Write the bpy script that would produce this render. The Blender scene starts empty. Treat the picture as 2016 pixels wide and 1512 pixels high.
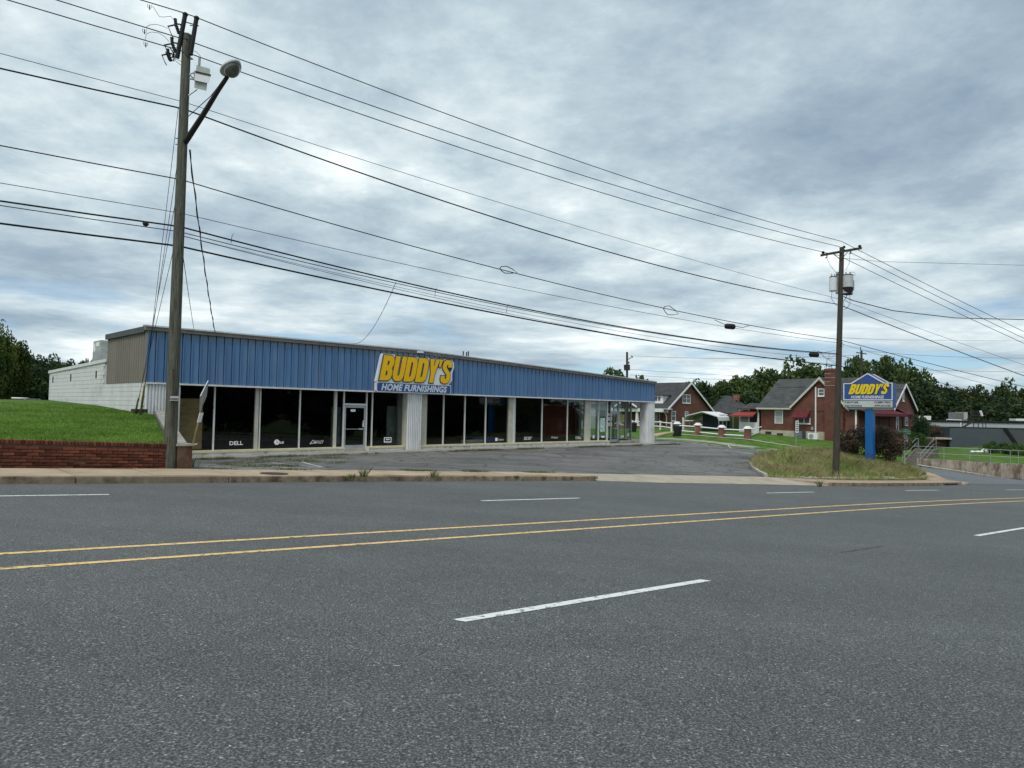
import bpy, bmesh, math, random
import numpy as np
from math import sin, cos, atan, atan2, radians, pi, sqrt
from mathutils import Matrix, Vector
rnd = random.Random(7)
sc = bpy.context.scene
C = sc.collection
# ---------------------------------------------------------------- camera
F = 1400.0            # focal length in pixels of the 2016 px wide photograph
EY = 1.5              # eye height above the road
PITCH = atan(52 / F); ROLL = 0.019
FW = np.array([0, cos(PITCH), sin(PITCH)])
RT = np.array([cos(ROLL), -sin(ROLL) * sin(PITCH), sin(ROLL) * cos(PITCH)])
UP = np.cross(RT, FW)
cam_d = bpy.data.cameras.new('camera'); cam = bpy.data.objects.new('camera', cam_d); C.objects.link(cam)
cam_d.sensor_width = 36; cam_d.lens = F / 2016 * 36; cam_d.clip_end = 3000; cam_d.clip_start = 0.05
M = Matrix(((RT[0], UP[0], -FW[0], 0), (RT[1], UP[1], -FW[1], 0), (RT[2], UP[2], -FW[2], EY), (0, 0, 0, 1)))
cam.matrix_world = M
sc.camera = cam
# ---------------------------------------------------------------- world, sun, exposure
SUN_EL, SUN_ROT = radians(58), radians(200)
w = bpy.data.worlds.new('World'); sc.world = w; w.use_nodes = True
N = w.node_tree.nodes; L = w.node_tree.links; N.clear()
def nd(t, **k):
    n = N.new(t)
    for a, b in k.items(): setattr(n, a, b)
    return n
def mth(op, a, b=None, c=None, clamp=False):
    n = nd('ShaderNodeMath', operation=op); n.use_clamp = clamp
    for i, v in enumerate((a, b, c)):
        if v is None: continue
        if isinstance(v, (int, float)): n.inputs[i].default_value = v
        else: L.new(v, n.inputs[i])
    return n.outputs[0]
def ramp(fac, stops, nodes=None, links=None):
    n = (nodes or N).new('ShaderNodeValToRGB'); (links or L).new(fac, n.inputs[0])
    cr = n.color_ramp
    while len(cr.elements) < len(stops): cr.elements.new(0.5)
    for e, (p, c) in zip(cr.elements, stops):
        e.position = p; e.color = (c, c, c, 1) if isinstance(c, (int, float)) else (*c, 1)
    return n.outputs[0]
out = nd('ShaderNodeOutputWorld'); bg = nd('ShaderNodeBackground'); bg.inputs[1].default_value = 0.1
sky = nd('ShaderNodeTexSky', sky_type='NISHITA'); sky.sun_disc = False
sky.sun_elevation = SUN_EL; sky.sun_rotation = SUN_ROT; sky.air_density = 1.0; sky.dust_density = 0.6; sky.ozone_density = 1.5
tc = nd('ShaderNodeTexCoord'); sep = nd('ShaderNodeSeparateXYZ'); L.new(tc.outputs['Generated'], sep.inputs[0])
zc = mth('MAXIMUM', sep.outputs[2], 0.0); zz = mth('ADD', zc, 0.17)
cu = mth('DIVIDE', sep.outputs[0], zz); cv = mth('DIVIDE', sep.outputs[1], zz)
def comb(a, b, c):
    n = nd('ShaderNodeCombineXYZ')
    for i, v in enumerate((a, b, c)):
        if isinstance(v, (int, float)): n.inputs[i].default_value = v
        else: L.new(v, n.inputs[i])
    return n.outputs[0]
def noise(vec, scale, detail=6, rough=0.55, dist=0.0):
    n = nd('ShaderNodeTexNoise'); L.new(vec, n.inputs['Vector']); n.inputs['Scale'].default_value = scale
    n.inputs['Detail'].default_value = detail; n.inputs['Roughness'].default_value = rough; n.inputs['Distortion'].default_value = dist
    return n.outputs[0]
SKX, SKY = 31.0, 14.2
P0 = comb(mth('ADD', cu, SKX), mth('ADD', cv, SKY), 0.4)
n_big = noise(P0, 0.55, 3, 0.5, 0.1)          # where the deck is thick
n_mid = noise(P0, 1.9, 8, 0.62, 0.12)         # billows
n_fine = noise(P0, 7.0, 6, 0.66, 0.1)
# low layer seen edge on near the horizon: long streaks
hz = comb(mth('MULTIPLY', sep.outputs[0], 2.6), mth('MULTIPLY', sep.outputs[1], 2.6), mth('MULTIPLY', sep.outputs[2], 19.0))
n_str = noise(hz, 1.3, 7, 0.58, 0.15)
lowmask = ramp(sep.outputs[2], [(0.0, 1.0), (0.10, 0.85), (0.19, 0.0)])
body = mth('ADD', mth('ADD', mth('MULTIPLY', n_big, 0.54), mth('MULTIPLY', n_mid, 0.36)), mth('MULTIPLY', n_fine, 0.10))
mixb = nd('ShaderNodeMix', data_type='FLOAT'); L.new(mth('MULTIPLY', lowmask, 0.62), mixb.inputs[0]); L.new(body, mixb.inputs[2]); L.new(n_str, mixb.inputs[3])
body2 = mth('SUBTRACT', mixb.outputs[0], mth('MULTIPLY', lowmask, 0.028))
ccol = ramp(body2, [(0.375, (8.6, 9.1, 9.2)), (0.44, (5.8, 6.65, 6.95)), (0.495, (4.1, 5.05, 5.6)), (0.55, (2.95, 3.8, 4.55)), (0.61, (2.2, 2.95, 3.8))])
# blue gaps: thin parts of the deck, seen low over the horizon
gap_n = noise(comb(mth('MULTIPLY', sep.outputs[0], 2.9), mth('MULTIPLY', sep.outputs[1], 2.9), mth('MULTIPLY', sep.outputs[2], 20.0)), 1.3, 6, 0.58, 0.15)
gap = mth('MULTIPLY', ramp(gap_n, [(0.50, 0.0), (0.60, 1.0)]), ramp(sep.outputs[2], [(0.0, 0.15), (0.035, 0.5), (0.06, 0.95), (0.10, 0.6), (0.17, 0.0)]))
mx = nd('ShaderNodeMix', data_type='RGBA'); L.new(gap, mx.inputs[0]); L.new(ccol, mx.inputs[6])
skm = nd('ShaderNodeMix', data_type='RGBA', blend_type='MULTIPLY'); skm.inputs[0].default_value = 1; L.new(sky.outputs[0], skm.inputs[6]); skm.inputs[7].default_value = (0.62, 0.80, 1.0, 1)
L.new(skm.outputs[2], mx.inputs[7])
L.new(mx.outputs[2], bg.inputs[0]); L.new(bg.outputs[0], out.inputs[0])
sun_d = bpy.data.lights.new('sun', 'SUN'); sun = bpy.data.objects.new('sun', sun_d); C.objects.link(sun)
sun_d.energy = 1.5; sun_d.angle = radians(18); sun_d.color = (1.0, 0.96, 0.9)
sun.rotation_euler = (radians(32), 0, radians(-20 + 180 + 180))
sd = Vector((sin(SUN_ROT) * cos(SUN_EL), cos(SUN_ROT) * cos(SUN_EL), sin(SUN_EL)))
sun.rotation_euler = sd.to_track_quat('Z', 'Y').to_euler()
vs = sc.view_settings; vs.view_transform = 'Standard'; vs.look = 'None'; vs.exposure = 0.35; vs.gamma = 1.0; vs.use_curve_mapping = False
sc.render.engine = 'CYCLES'
# ---------------------------------------------------------------- geometry of the photograph
def ray(x, y):
    d = FW + RT * (x - 1008) / F - UP * (y - 756) / F
    return d / d[1]
def at(x, y, Y):
    d = ray(x, y); return Vector((d[0] * Y, d[1] * Y, EY + d[2] * Y))
A = radians(49.0); G = 0.0473
U = np.array([sin(A), cos(A)]); NN = np.array([-cos(A), sin(A)])
def st(s, t): p = U * s + NN * t; return float(p[0]), float(p[1])
def to_st(x, y): return x * U[0] + y * U[1], x * NN[0] + y * NN[1]
def bend(s): return -0.0024 * max(0.0, s - 18.0) ** 2 if s < 70 else -6.49 - (s - 70) * 0.25
KS = [-60, -5, 2, 6, 9, 15, 18.5, 20, 23, 26, 29.5, 33, 39.5, 47, 60, 90]
KT = [16.5, 16.55, 16.55, 16.6, 16.75, 16.8, 16.66, 15.9, 15.3, 14.7, 13.8, 13.4, 13.15, 13.3, 11.0, 2.0]
SWB = [18.9, 18.7, 18.7, 18.8, 18.75, 18.6, 18.2, 18.0, 17.6, 17.2, 16.7, 15.6, 14.9, 15.3, 14.0, 5.0]
def kt(s): return float(np.interp(s, KS, KT))
def swb(s): return float(np.interp(s, KS, SWB))
def plane_hit(px, py, O, az):
    """pixel -> (l, z) on the vertical plane through O whose horizontal direction has azimuth az"""
    d = ray(px, py); dx, dy = sin(az), cos(az)
    # d0*Y = O0 + l*dx ; Y = O1 + l*dy
    l = (d[0] * O[1] - O[0]) / (dx - d[0] * dy); Y = O[1] + l * dy
    return l, EY + d[2] * Y
# terrain beyond the kerb: smooth surface through surveyed points
ctrl = []
for s in list(range(-60, 61, 4)): 
    x, y = st(s, swb(s)); ctrl.append((x, y, -G * s + 0.15))
    x, y = st(s, kt(s)); ctrl.append((x, y, -G * s + 0.15 if (s < 18.5 or s > 29.5) else -G * s + 0.03))
B = radians(45.7)
FO = at(285, 800, 29.16); FO.z = 0
UF = Vector((sin(B), cos(B), 0)); NF = Vector((-cos(B), sin(B), 0))
for l in range(-2, 38, 3):
    for m in (-1.6, 0.5, 9.0):
        p = FO + UF * l + NF * m; ctrl.append((p.x, p.y, -0.76 - 0.002 * l))
for (px, py, Y) in [(1712, 908, 42), (1600, 893, 44), (1560, 898, 41.5), (1650, 893, 45), (1480, 924, 36.5), (1571, 896, 60), (1294, 867, 71), (1430, 880, 65.5),
                    (1805, 915, 56.8), (2016, 948, 51.7), (1900, 930, 54), (1781, 920, 48.6), (1472, 864, 69.5), (1421, 861, 71.6), (1374, 856, 73.7), (1333, 853, 75.6),
                    (1640, 869, 75), (1498, 854, 80.6), (1310, 842, 95), (1400, 843, 98), (1560, 861, 77), (1240, 848, 100), (1100, 845, 120), (1285, 862, 74), (1735, 880, 70)]:
    p = at(px, py, Y); ctrl.append(tuple(p))
for (x, y, z) in [(-60, 120, 1.5), (0, 160, -1), (80, 160, -2.5), (130, 120, -4), (120, 60, -5), (-40, 60, 1.2), (60, 90, -3.0), (50, 70, -3.0)]: ctrl.append((x, y, z))
CP = np.array(ctrl)
def _fit(P):
    n = len(P); D = np.sqrt(((P[:, None, :2] - P[None, :, :2]) ** 2).sum(-1)); 
    K = np.zeros((n + 3, n + 3)); K[:n, :n] = D + np.eye(n) * 0.02; K[:n, n] = 1; K[:n, n + 1:] = P[:, :2]; K[n, :n] = 1; K[n + 1:, :n] = P[:, :2].T
    b = np.zeros(n + 3); b[:n] = P[:, 2]
    return np.linalg.lstsq(K, b, rcond=None)[0]
CW = _fit(CP)
def T1(x, y):
    n = len(CP); r = np.hypot(CP[:, 0] - x, CP[:, 1] - y)
    return float(r @ CW[:n] + CW[n] + CW[n + 1] * x + CW[n + 2] * y)
LP = np.array([tuple(at(px, py, Y)) for px, py, Y in [(-200, 868, 14.2), (0, 868.5, 15.05), (200, 870.5, 16.6), (345, 875, 18.2), (0, 786, 48), (103, 787.5, 41.5), (208, 799, 33.6), (268, 812, 30.0), (288, 812, 29.2), (-300, 785, 48), (60, 784, 60), (-200, 780, 80),
               (0, 830, 22), (200, 838, 22.5), (-400, 868, 13)]])
LW = _fit(LP)
def TL(x, y):
    n = len(LP); r = np.hypot(LP[:, 0] - x, LP[:, 1] - y)
    return float(r @ LW[:n] + LW[n] + LW[n + 1] * x + LW[n + 2] * y)
def hit(px, py, fn=T1, y0=14.0, y1=140.0):
    d = ray(px, py); Y = y0; prev = None
    while Y < y1:
        g = fn(d[0] * Y, Y) - (EY + d[2] * Y)
        if prev is not None and g >= 0:
            a, b = Y - 0.5, Y
            for _ in range(20):
                m = (a + b) / 2
                if fn(d[0] * m, m) - (EY + d[2] * m) >= 0: b = m
                else: a = m
            return Vector((d[0] * b, b, fn(d[0] * b, b)))
        prev = g; Y += 0.5
    return Vector((d[0] * y1, y1, fn(d[0] * y1, y1)))
# ---------------------------------------------------------------- materials
def newmat(name):
    m = bpy.data.materials.new(name); m.use_nodes = True; nt = m.node_tree
    b = nt.nodes['Principled BSDF']; return m, nt, b
def mat(name, col, rough=0.7, var=0.12, scale=3.0, bump=0.0, bscale=40.0, metal=0.0, spec=0.3, rand=0.0, col2=None, c2scale=1.5, c2lo=0.45, c2hi=0.62, stretch=None, detail=5):
    m, nt, b = newmat(name); n = nt.nodes; l = nt.links
    b.inputs['Roughness'].default_value = rough; b.inputs['Metallic'].default_value = metal; b.inputs['Specular IOR Level'].default_value = spec
    tc = n.new('ShaderNodeTexCoord'); vec = tc.outputs['Object']
    if stretch:
        mp = n.new('ShaderNodeMapping'); mp.inputs['Scale'].default_value = stretch; l.new(vec, mp.inputs[0]); vec = mp.outputs[0]
    no = n.new('ShaderNodeTexNoise'); l.new(vec, no.inputs['Vector']); no.inputs['Scale'].default_value = scale; no.inputs['Detail'].default_value = detail; no.inputs['Roughness'].default_value = 0.65
    lo = tuple(c * (1 - var * 2) for c in col); hi = tuple(min(1, c * (1 + var * 2)) for c in col)
    c = ramp(no.outputs[0], [(0.3, lo), (0.7, hi)], n, l)
    if col2:
        n2 = n.new('ShaderNodeTexNoise'); l.new(vec, n2.inputs['Vector']); n2.inputs['Scale'].default_value = c2scale; n2.inputs['Detail'].default_value = 7; n2.inputs['Roughness'].default_value = 0.7
        f = ramp(n2.outputs[0], [(c2lo, 0.0), (c2hi, 1.0)], n, l)
        mx = n.new('ShaderNodeMix'); mx.data_type = 'RGBA'; l.new(f, mx.inputs[0]); l.new(c, mx.inputs[6]); mx.inputs[7].default_value = (*col2, 1); c = mx.outputs[2]
    if rand:
        oi = n.new('ShaderNodeObjectInfo'); mr = n.new('ShaderNodeMapRange'); l.new(oi.outputs['Random'], mr.inputs[0]); mr.inputs[3].default_value = 1 - rand; mr.inputs[4].default_value = 1 + rand
        hs = n.new('ShaderNodeHueSaturation'); l.new(c, hs.inputs['Color']); l.new(mr.outputs[0], hs.inputs['Value']); c = hs.outputs[0]
    l.new(c, b.inputs['Base Color'])
    if bump:
        nb = n.new('ShaderNodeTexNoise'); l.new(vec, nb.inputs['Vector']); nb.inputs['Scale'].default_value = bscale; nb.inputs['Detail'].default_value = 4
        bp = n.new('ShaderNodeBump'); bp.inputs['Strength'].default_value = bump; bp.inputs['Distance'].default_value = 0.02; l.new(nb.outputs[0], bp.inputs['Height']); l.new(bp.outputs[0], b.inputs['Normal'])
    return m
def asphalt(name, base, speck, patch, warm=(1, 1, 1), crack=False):
    m, nt, b = newmat(name); n = nt.nodes; l = nt.links; b.inputs['Roughness'].default_value = 0.72; b.inputs['Specular IOR Level'].default_value = 0.5
    tc = n.new('ShaderNodeTexCoord'); vec = tc.outputs['Object']
    def nz(s, d=4, r=0.6, v=vec, st=None):
        if st: mp = n.new('ShaderNodeMapping'); mp.inputs['Rotation'].default_value = (0, 0, A - pi / 2); mp.inputs['Scale'].default_value = st; l.new(v, mp.inputs[0]); v = mp.outputs[0]
        q = n.new('ShaderNodeTexNoise'); l.new(v, q.inputs['Vector']); q.inputs['Scale'].default_value = s; q.inputs['Detail'].default_value = d; q.inputs['Roughness'].default_value = r; return q.outputs[0]
    def mm(op, a, c_):
        q = n.new('ShaderNodeMath'); q.operation = op
        for i, v in enumerate((a, c_)):
            if isinstance(v, (int, float)): q.inputs[i].default_value = v
            else: l.new(v, q.inputs[i])
        return q.outputs[0]
    fine = nz(74, 3, 0.62)
    g = ramp(fine, [(0.30, 0.16), (0.42, 0.52), (0.50, 0.92), (0.58, 1.55), (0.70, 3.6)], n, l)
    big = ramp(nz(0.35, 4, 0.6), [(0.3, 1 - patch), (0.7, 1 + patch)], n, l)
    wheel = ramp(nz(0.9, 3, 0.5, st=(0.04, 1.0, 1.0)), [(0.35, 0.93), (0.65, 1.07)], n, l)
    v = mm('MULTIPLY', mm('MULTIPLY', big, wheel), mm('ADD', mm('MULTIPLY', g, speck), 1 - speck))
    mid = ramp(nz(2.3, 5, 0.7), [(0.3, 0.90), (0.5, 1.0), (0.7, 1.10)], n, l); v = mm('MULTIPLY', v, mid)
    spot = ramp(nz(0.9, 6, 0.75), [(0.655, 1.0), (0.72, 0.80)], n, l); v = mm('MULTIPLY', v, spot)
    wh = ramp(nz(48, 2, 0.5), [(0.66, 0.0), (0.71, 1.0)], n, l)
    v = mm('ADD', v, mm('MULTIPLY', wh, 2.6 * speck))
    wh2 = ramp(nz(24, 3, 0.6), [(0.655, 0.0), (0.69, 1.0)], n, l); v = mm('ADD', v, mm('MULTIPLY', wh2, 1.5 * speck))
    if crack:
        for sc_, wd in ((0.35, 0.010), (1.1, 0.012)):
            nv = n.new('ShaderNodeTexNoise'); l.new(vec, nv.inputs['Vector']); nv.inputs['Scale'].default_value = 1.2; nv.inputs['Detail'].default_value = 5
            va = n.new('ShaderNodeVectorMath'); va.operation = 'MULTIPLY_ADD'; l.new(nv.outputs['Color'], va.inputs[0]); va.inputs[1].default_value = (1.1, 1.1, 0); l.new(vec, va.inputs[2])
            vo = n.new('ShaderNodeTexVoronoi'); vo.feature = 'DISTANCE_TO_EDGE'; l.new(va.outputs[0], vo.inputs['Vector']); vo.inputs['Scale'].default_value = sc_
            cr = ramp(vo.outputs[0], [(wd * 0.6, 0.38), (wd * 2.2, 1.0)], n, l)
            if sc_ > 1:
                k = ramp(nz(0.25, 3), [(0.48, 0.0), (0.56, 1.0)], n, l)
                cr = mm('MAXIMUM', cr, k)
            v = mm('MULTIPLY', v, cr)
        stn = ramp(nz(0.5, 6, 0.7, st=(0.18, 1.0, 1.0)), [(0.35, 0.62), (0.52, 1.02), (0.7, 1.18)], n, l)
        v = mm('MULTIPLY', v, stn)
    cc = n.new('ShaderNodeCombineColor')
    for i in range(3): l.new(mm('MULTIPLY', v, base[i]), cc.inputs[i])
    l.new(cc.outputs[0], b.inputs['Base Color'])
    bp = n.new('ShaderNodeBump'); bp.inputs['Strength'].default_value = 0.5; bp.inputs['Distance'].default_value = 0.012; l.new(fine, bp.inputs['Height']); l.new(bp.outputs[0], b.inputs['Normal'])
    return m
def brickmat(name, c1, c2, mortar, sx=0.21, sy=0.075, rand=0.0):
    m, nt, b = newmat(name); n = nt.nodes; l = nt.links; b.inputs['Roughness'].default_value = 0.85
    tc = n.new('ShaderNodeTexCoord'); sp = n.new('ShaderNodeSeparateXYZ'); l.new(tc.outputs['Object'], sp.inputs[0])
    ad = n.new('ShaderNodeMath'); l.new(sp.outputs[0], ad.inputs[0]); l.new(sp.outputs[1], ad.inputs[1])
    cb = n.new('ShaderNodeCombineXYZ'); l.new(ad.outputs[0], cb.inputs[0]); l.new(sp.outputs[2], cb.inputs[1])
    br = n.new('ShaderNodeTexBrick'); l.new(cb.outputs[0], br.inputs['Vector']); br.inputs['Scale'].default_value = 1; br.inputs['Brick Width'].default_value = sx; br.inputs['Row Height'].default_value = sy
    br.inputs['Mortar Size'].default_value = 0.006; br.inputs['Color1'].default_value = (*c1, 1); br.inputs['Color2'].default_value = (*c2, 1); br.inputs['Mortar'].default_value = (*mortar, 1); br.inputs['Bias'].default_value = 0.1
    no = n.new('ShaderNodeTexNoise'); no.inputs['Scale'].default_value = 0.9; no.inputs['Detail'].default_value = 6; l.new(tc.outputs['Object'], no.inputs['Vector'])
    f = ramp(no.outputs[0], [(0.3, 0.75), (0.7, 1.2)], n, l)
    mx = n.new('ShaderNodeMix'); mx.data_type = 'RGBA'; mx.blend_type = 'MULTIPLY'; mx.inputs[0].default_value = 1; l.new(br.outputs[0], mx.inputs[6]); l.new(f, mx.inputs[7]); l.new(mx.outputs[2], b.inputs['Base Color'])
    bp = n.new('ShaderNodeBump'); bp.inputs['Strength'].default_value = 0.5; bp.inputs['Distance'].default_value = 0.01; l.new(br.outputs['Fac'], bp.inputs['Height']); bp.invert = True; l.new(bp.outputs[0], b.inputs['Normal'])
    return m
def shingles(name, col, rough=0.9):
    m, nt, b = newmat(name); n = nt.nodes; l = nt.links; b.inputs['Roughness'].default_value = rough; b.inputs['Specular IOR Level'].default_value = 0.15
    tc = n.new('ShaderNodeTexCoord'); sp = n.new('ShaderNodeSeparateXYZ'); l.new(tc.outputs['Object'], sp.inputs[0])
    ad = n.new('ShaderNodeMath'); l.new(sp.outputs[0], ad.inputs[0]); l.new(sp.outputs[1], ad.inputs[1])
    cb = n.new('ShaderNodeCombineXYZ'); l.new(ad.outputs[0], cb.inputs[0]); l.new(sp.outputs[2], cb.inputs[1])
    br = n.new('ShaderNodeTexBrick'); l.new(cb.outputs[0], br.inputs['Vector']); br.inputs['Scale'].default_value = 1; br.inputs['Brick Width'].default_value = 0.5; br.inputs['Row Height'].default_value = 0.14
    br.inputs['Mortar Size'].default_value = 0.02; br.inputs['Color1'].default_value = (*[c * 0.85 for c in col], 1); br.inputs['Color2'].default_value = (*[c * 1.15 for c in col], 1); br.inputs['Mortar'].default_value = (*[c * 0.6 for c in col], 1)
    no = n.new('ShaderNodeTexNoise'); no.inputs['Scale'].default_value = 1.2; no.inputs['Detail'].default_value = 6; l.new(tc.outputs['Object'], no.inputs['Vector'])
    f = ramp(no.outputs[0], [(0.3, 0.8), (0.7, 1.25)], n, l)
    mx = n.new('ShaderNodeMix'); mx.data_type = 'RGBA'; mx.blend_type = 'MULTIPLY'; mx.inputs[0].default_value = 1; l.new(br.outputs[0], mx.inputs[6]); l.new(f, mx.inputs[7]); l.new(mx.outputs[2], b.inputs['Base Color'])
    return m
def glass(name, tint=(0.5, 0.55, 0.55), clear=0.5):
    m, nt, b = newmat(name); n = nt.nodes; l = nt.links; n.remove(b)
    o = n['Material Output']; tr = n.new('ShaderNodeBsdfTransparent'); tr.inputs[0].default_value = (*[t * clear for t in tint], 1)
    gl = n.new('ShaderNodeBsdfGlossy'); gl.inputs['Roughness'].default_value = 0.02; gl.inputs[0].default_value = (1, 1, 1, 1)
    fr = n.new('ShaderNodeFresnel'); ge = n.new('ShaderNodeNewGeometry'); ir = n.new('ShaderNodeMapRange'); l.new(ge.outputs['Backfacing'], ir.inputs[0]); ir.inputs[3].default_value = 1.45; ir.inputs[4].default_value = 1 / 1.45; l.new(ir.outputs[0], fr.inputs[0])
    mx = n.new('ShaderNodeMixShader'); l.new(fr.outputs[0], mx.inputs[0]); l.new(tr.outputs[0], mx.inputs[1]); l.new(gl.outputs[0], mx.inputs[2]); l.new(mx.outputs[0], o.inputs[0])
    return m
def leafmat(name, c1, c2, scale=1.4, trans=0.25):
    m, nt, b = newmat(name); n = nt.nodes; l = nt.links; b.inputs['Roughness'].default_value = 0.6; b.inputs['Specular IOR Level'].default_value = 0.25
    ge = n.new('ShaderNodeNewGeometry'); tc = n.new('ShaderNodeTexCoord')
    no = n.new('ShaderNodeTexNoise'); no.inputs['Scale'].default_value = scale; no.inputs['Detail'].default_value = 4; l.new(ge.outputs['Position'], no.inputs['Vector'])
    c = ramp(no.outputs[0], [(0.35, c1), (0.65, c2)], n, l)
    oi = n.new('ShaderNodeObjectInfo'); mr = n.new('ShaderNodeMapRange'); l.new(oi.outputs['Random'], mr.inputs[0]); mr.inputs[3].default_value = 0.75; mr.inputs[4].default_value = 1.25
    hs = n.new('ShaderNodeHueSaturation'); l.new(c, hs.inputs['Color']); l.new(mr.outputs[0], hs.inputs['Value'])
    l.new(hs.outputs[0], b.inputs['Base Color'])
    tl = n.new('ShaderNodeBsdfTranslucent'); l.new(hs.outputs[0], tl.inputs[0]); mx = n.new('ShaderNodeMixShader'); mx.inputs[0].default_value = trans
    l.new(b.outputs[0], mx.inputs[1]); l.new(tl.outputs[0], mx.inputs[2]); l.new(mx.outputs[0], n['Material Output'].inputs[0])
    return m
MT = {}
MT['road'] = asphalt('asphalt_road', (0.082, 0.085, 0.082), 0.97, 0.12)
MT['lot'] = asphalt('asphalt_old', (0.140, 0.134, 0.124), 0.5, 0.22, crack=True)
MT['street'] = asphalt('asphalt_street', (0.125, 0.135, 0.14), 0.3, 0.08)
MT['white_line'] = mat('road_paint_white', (0.74, 0.75, 0.73), 0.7, 0.05, 30, 0.3, 90, col2=(0.22, 0.23, 0.23), c2scale=14, c2lo=0.555, c2hi=0.61)
MT['faded_line'] = mat('lot_paint', (0.62, 0.61, 0.57), 0.8, 0.1, 20, col2=(0.17, 0.17, 0.16), c2scale=5, c2lo=0.50, c2hi=0.60)
MT['yellow_line'] = mat('road_paint_yellow', (0.80, 0.54, 0.22), 0.7, 0.06, 25, 0.3, 90, col2=(0.20, 0.17, 0.12), c2scale=13, c2lo=0.54, c2hi=0.60)
MT['walk'] = mat('sidewalk_concrete', (0.42, 0.325, 0.225), 0.85, 0.10, 1.6, 0.25, 60, rand=0.07, col2=(0.24, 0.17, 0.11), c2scale=0.9, c2lo=0.52, c2hi=0.75)
MT['kerb'] = mat('kerb_concrete', (0.29, 0.225, 0.16), 0.85, 0.16, 4.5, 0.4, 50, rand=0.14, col2=(0.10, 0.062, 0.042), c2scale=2.4, c2lo=0.46, c2hi=0.66)
MT['apron'] = mat('apron_concrete', (0.40, 0.355, 0.28), 0.85, 0.08, 1.2, 0.2, 60, rand=0.04, col2=(0.30, 0.24, 0.17), c2scale=0.7, c2lo=0.48, c2hi=0.7)
MT['conc'] = mat('old_concrete', (0.31, 0.295, 0.26), 0.9, 0.13, 1.8, 0.3, 50, col2=(0.17, 0.16, 0.13), c2scale=1.1, c2lo=0.5, c2hi=0.72)
MT['conc_light'] = mat('light_concrete', (0.42, 0.40, 0.36), 0.85, 0.1, 2.2, 0.2, 50)
MT['stain_wall'] = mat('stained_retaining_wall', (0.36, 0.31, 0.26), 0.9, 0.16, 2.0, 0.4, 20, col2=(0.13, 0.095, 0.07), c2scale=1.6, c2lo=0.46, c2hi=0.62, stretch=(1.6, 1.6, 0.5))
MT['grass'] = mat('lawn_soil', (0.072, 0.145, 0.024), 0.95, 0.28, 1.3, 0.6, 60, spec=0.1, col2=(0.105, 0.13, 0.035), c2scale=0.35, c2lo=0.5, c2hi=0.72)
MT['dirt'] = mat('dry_soil', (0.30, 0.27, 0.15), 0.95, 0.2, 2.0, 0.6, 40, spec=0.1, col2=(0.18, 0.20, 0.08), c2scale=0.8, c2lo=0.45, c2hi=0.6)
MT['earth'] = mat('far_ground', (0.07, 0.10, 0.035), 0.95, 0.2, 0.1, spec=0.1)
MT['blade'] = leafmat('grass_blade', (0.080, 0.175, 0.020), (0.21, 0.32, 0.050), 0.45, 0.4)
MT['blade_dry'] = leafmat('tall_grass_blade', (0.40, 0.36, 0.16), (0.68, 0.58, 0.34), 0.7, 0.45)
MT['blade_mid'] = leafmat('mid_grass_blade', (0.20, 0.27, 0.08), (0.40, 0.44, 0.16), 0.7, 0.45)
MT['weed'] = leafmat('weed_leaf', (0.10, 0.14, 0.045), (0.22, 0.25, 0.09), 2.0, 0.3)
MT['leaf'] = leafmat('tree_leaf', (0.030, 0.064, 0.018), (0.10, 0.135, 0.036), 0.5)
MT['leaf_left'] = leafmat('tree_leaf_left', (0.035, 0.070, 0.013), (0.12, 0.15, 0.028), 0.8)
MT['leaf_dark'] = leafmat('tree_leaf_dark', (0.018, 0.044, 0.016), (0.058, 0.090, 0.030), 0.5)
MT['leaf_purple'] = leafmat('purple_bush_leaf', (0.055, 0.05, 0.032), (0.17, 0.115, 0.08), 1.2)
MT['leaf_hedge'] = leafmat('hedge_leaf', (0.03, 0.075, 0.014), (0.08, 0.15, 0.03), 1.0)
MT['bark'] = mat('bark', (0.08, 0.065, 0.05), 0.95, 0.2, 6, 0.5, 20)
MT['pole'] = mat('weathered_pole', (0.105, 0.108, 0.085), 0.9, 0.22, 5.0, 0.5, 18, stretch=(5, 5, 0.35), col2=(0.045, 0.043, 0.033), c2scale=6, c2lo=0.52, c2hi=0.62)
MT['pole_far'] = mat('brown_pole', (0.062, 0.054, 0.042), 0.9, 0.2, 5.0, 0.3, 18, stretch=(5, 5, 0.4))
MT['black'] = mat('black_rubber', (0.012, 0.012, 0.014), 0.6, 0.1, 5)
MT['cable'] = mat('cable_black', (0.010, 0.011, 0.013), 0.7, 0.05, 5, spec=0.2)
MT['alum'] = mat('aluminium', (0.50, 0.52, 0.53), 0.35, 0.06, 4, metal=0.6)
MT['frame'] = mat('window_frame_alu', (0.66, 0.66, 0.65), 0.4, 0.04, 4, spec=0.4)
MT['galv'] = mat('galvanised', (0.34, 0.36, 0.37), 0.5, 0.12, 6, metal=0.3)
MT['lampgrey'] = mat('lamp_housing', (0.48, 0.51, 0.51), 0.45, 0.06, 6)
MT['boxgrey'] = mat('cabinet_grey', (0.36, 0.40, 0.37), 0.55, 0.1, 4)
MT['rust'] = mat('dark_steel_arm', (0.03, 0.026, 0.028), 0.6, 0.2, 8)
MT['lens'] = mat('lamp_lens', (0.10, 0.105, 0.095), 0.15, 0.2, 5, spec=0.6)
MT['blue'] = mat('blue_metal', (0.098, 0.200, 0.375), 0.5, 0.06, 2.2, rand=0.07, stretch=(1, 1, 0.16), col2=(0.155, 0.245, 0.37), c2scale=1.5, c2lo=0.50, c2hi=0.72)
MT['tan'] = mat('tan_metal', (0.205, 0.185, 0.16), 0.6, 0.05, 1.0, rand=0.04)
MT['trim'] = mat('brown_trim', (0.17, 0.15, 0.135), 0.6, 0.12, 2.0)
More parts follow.
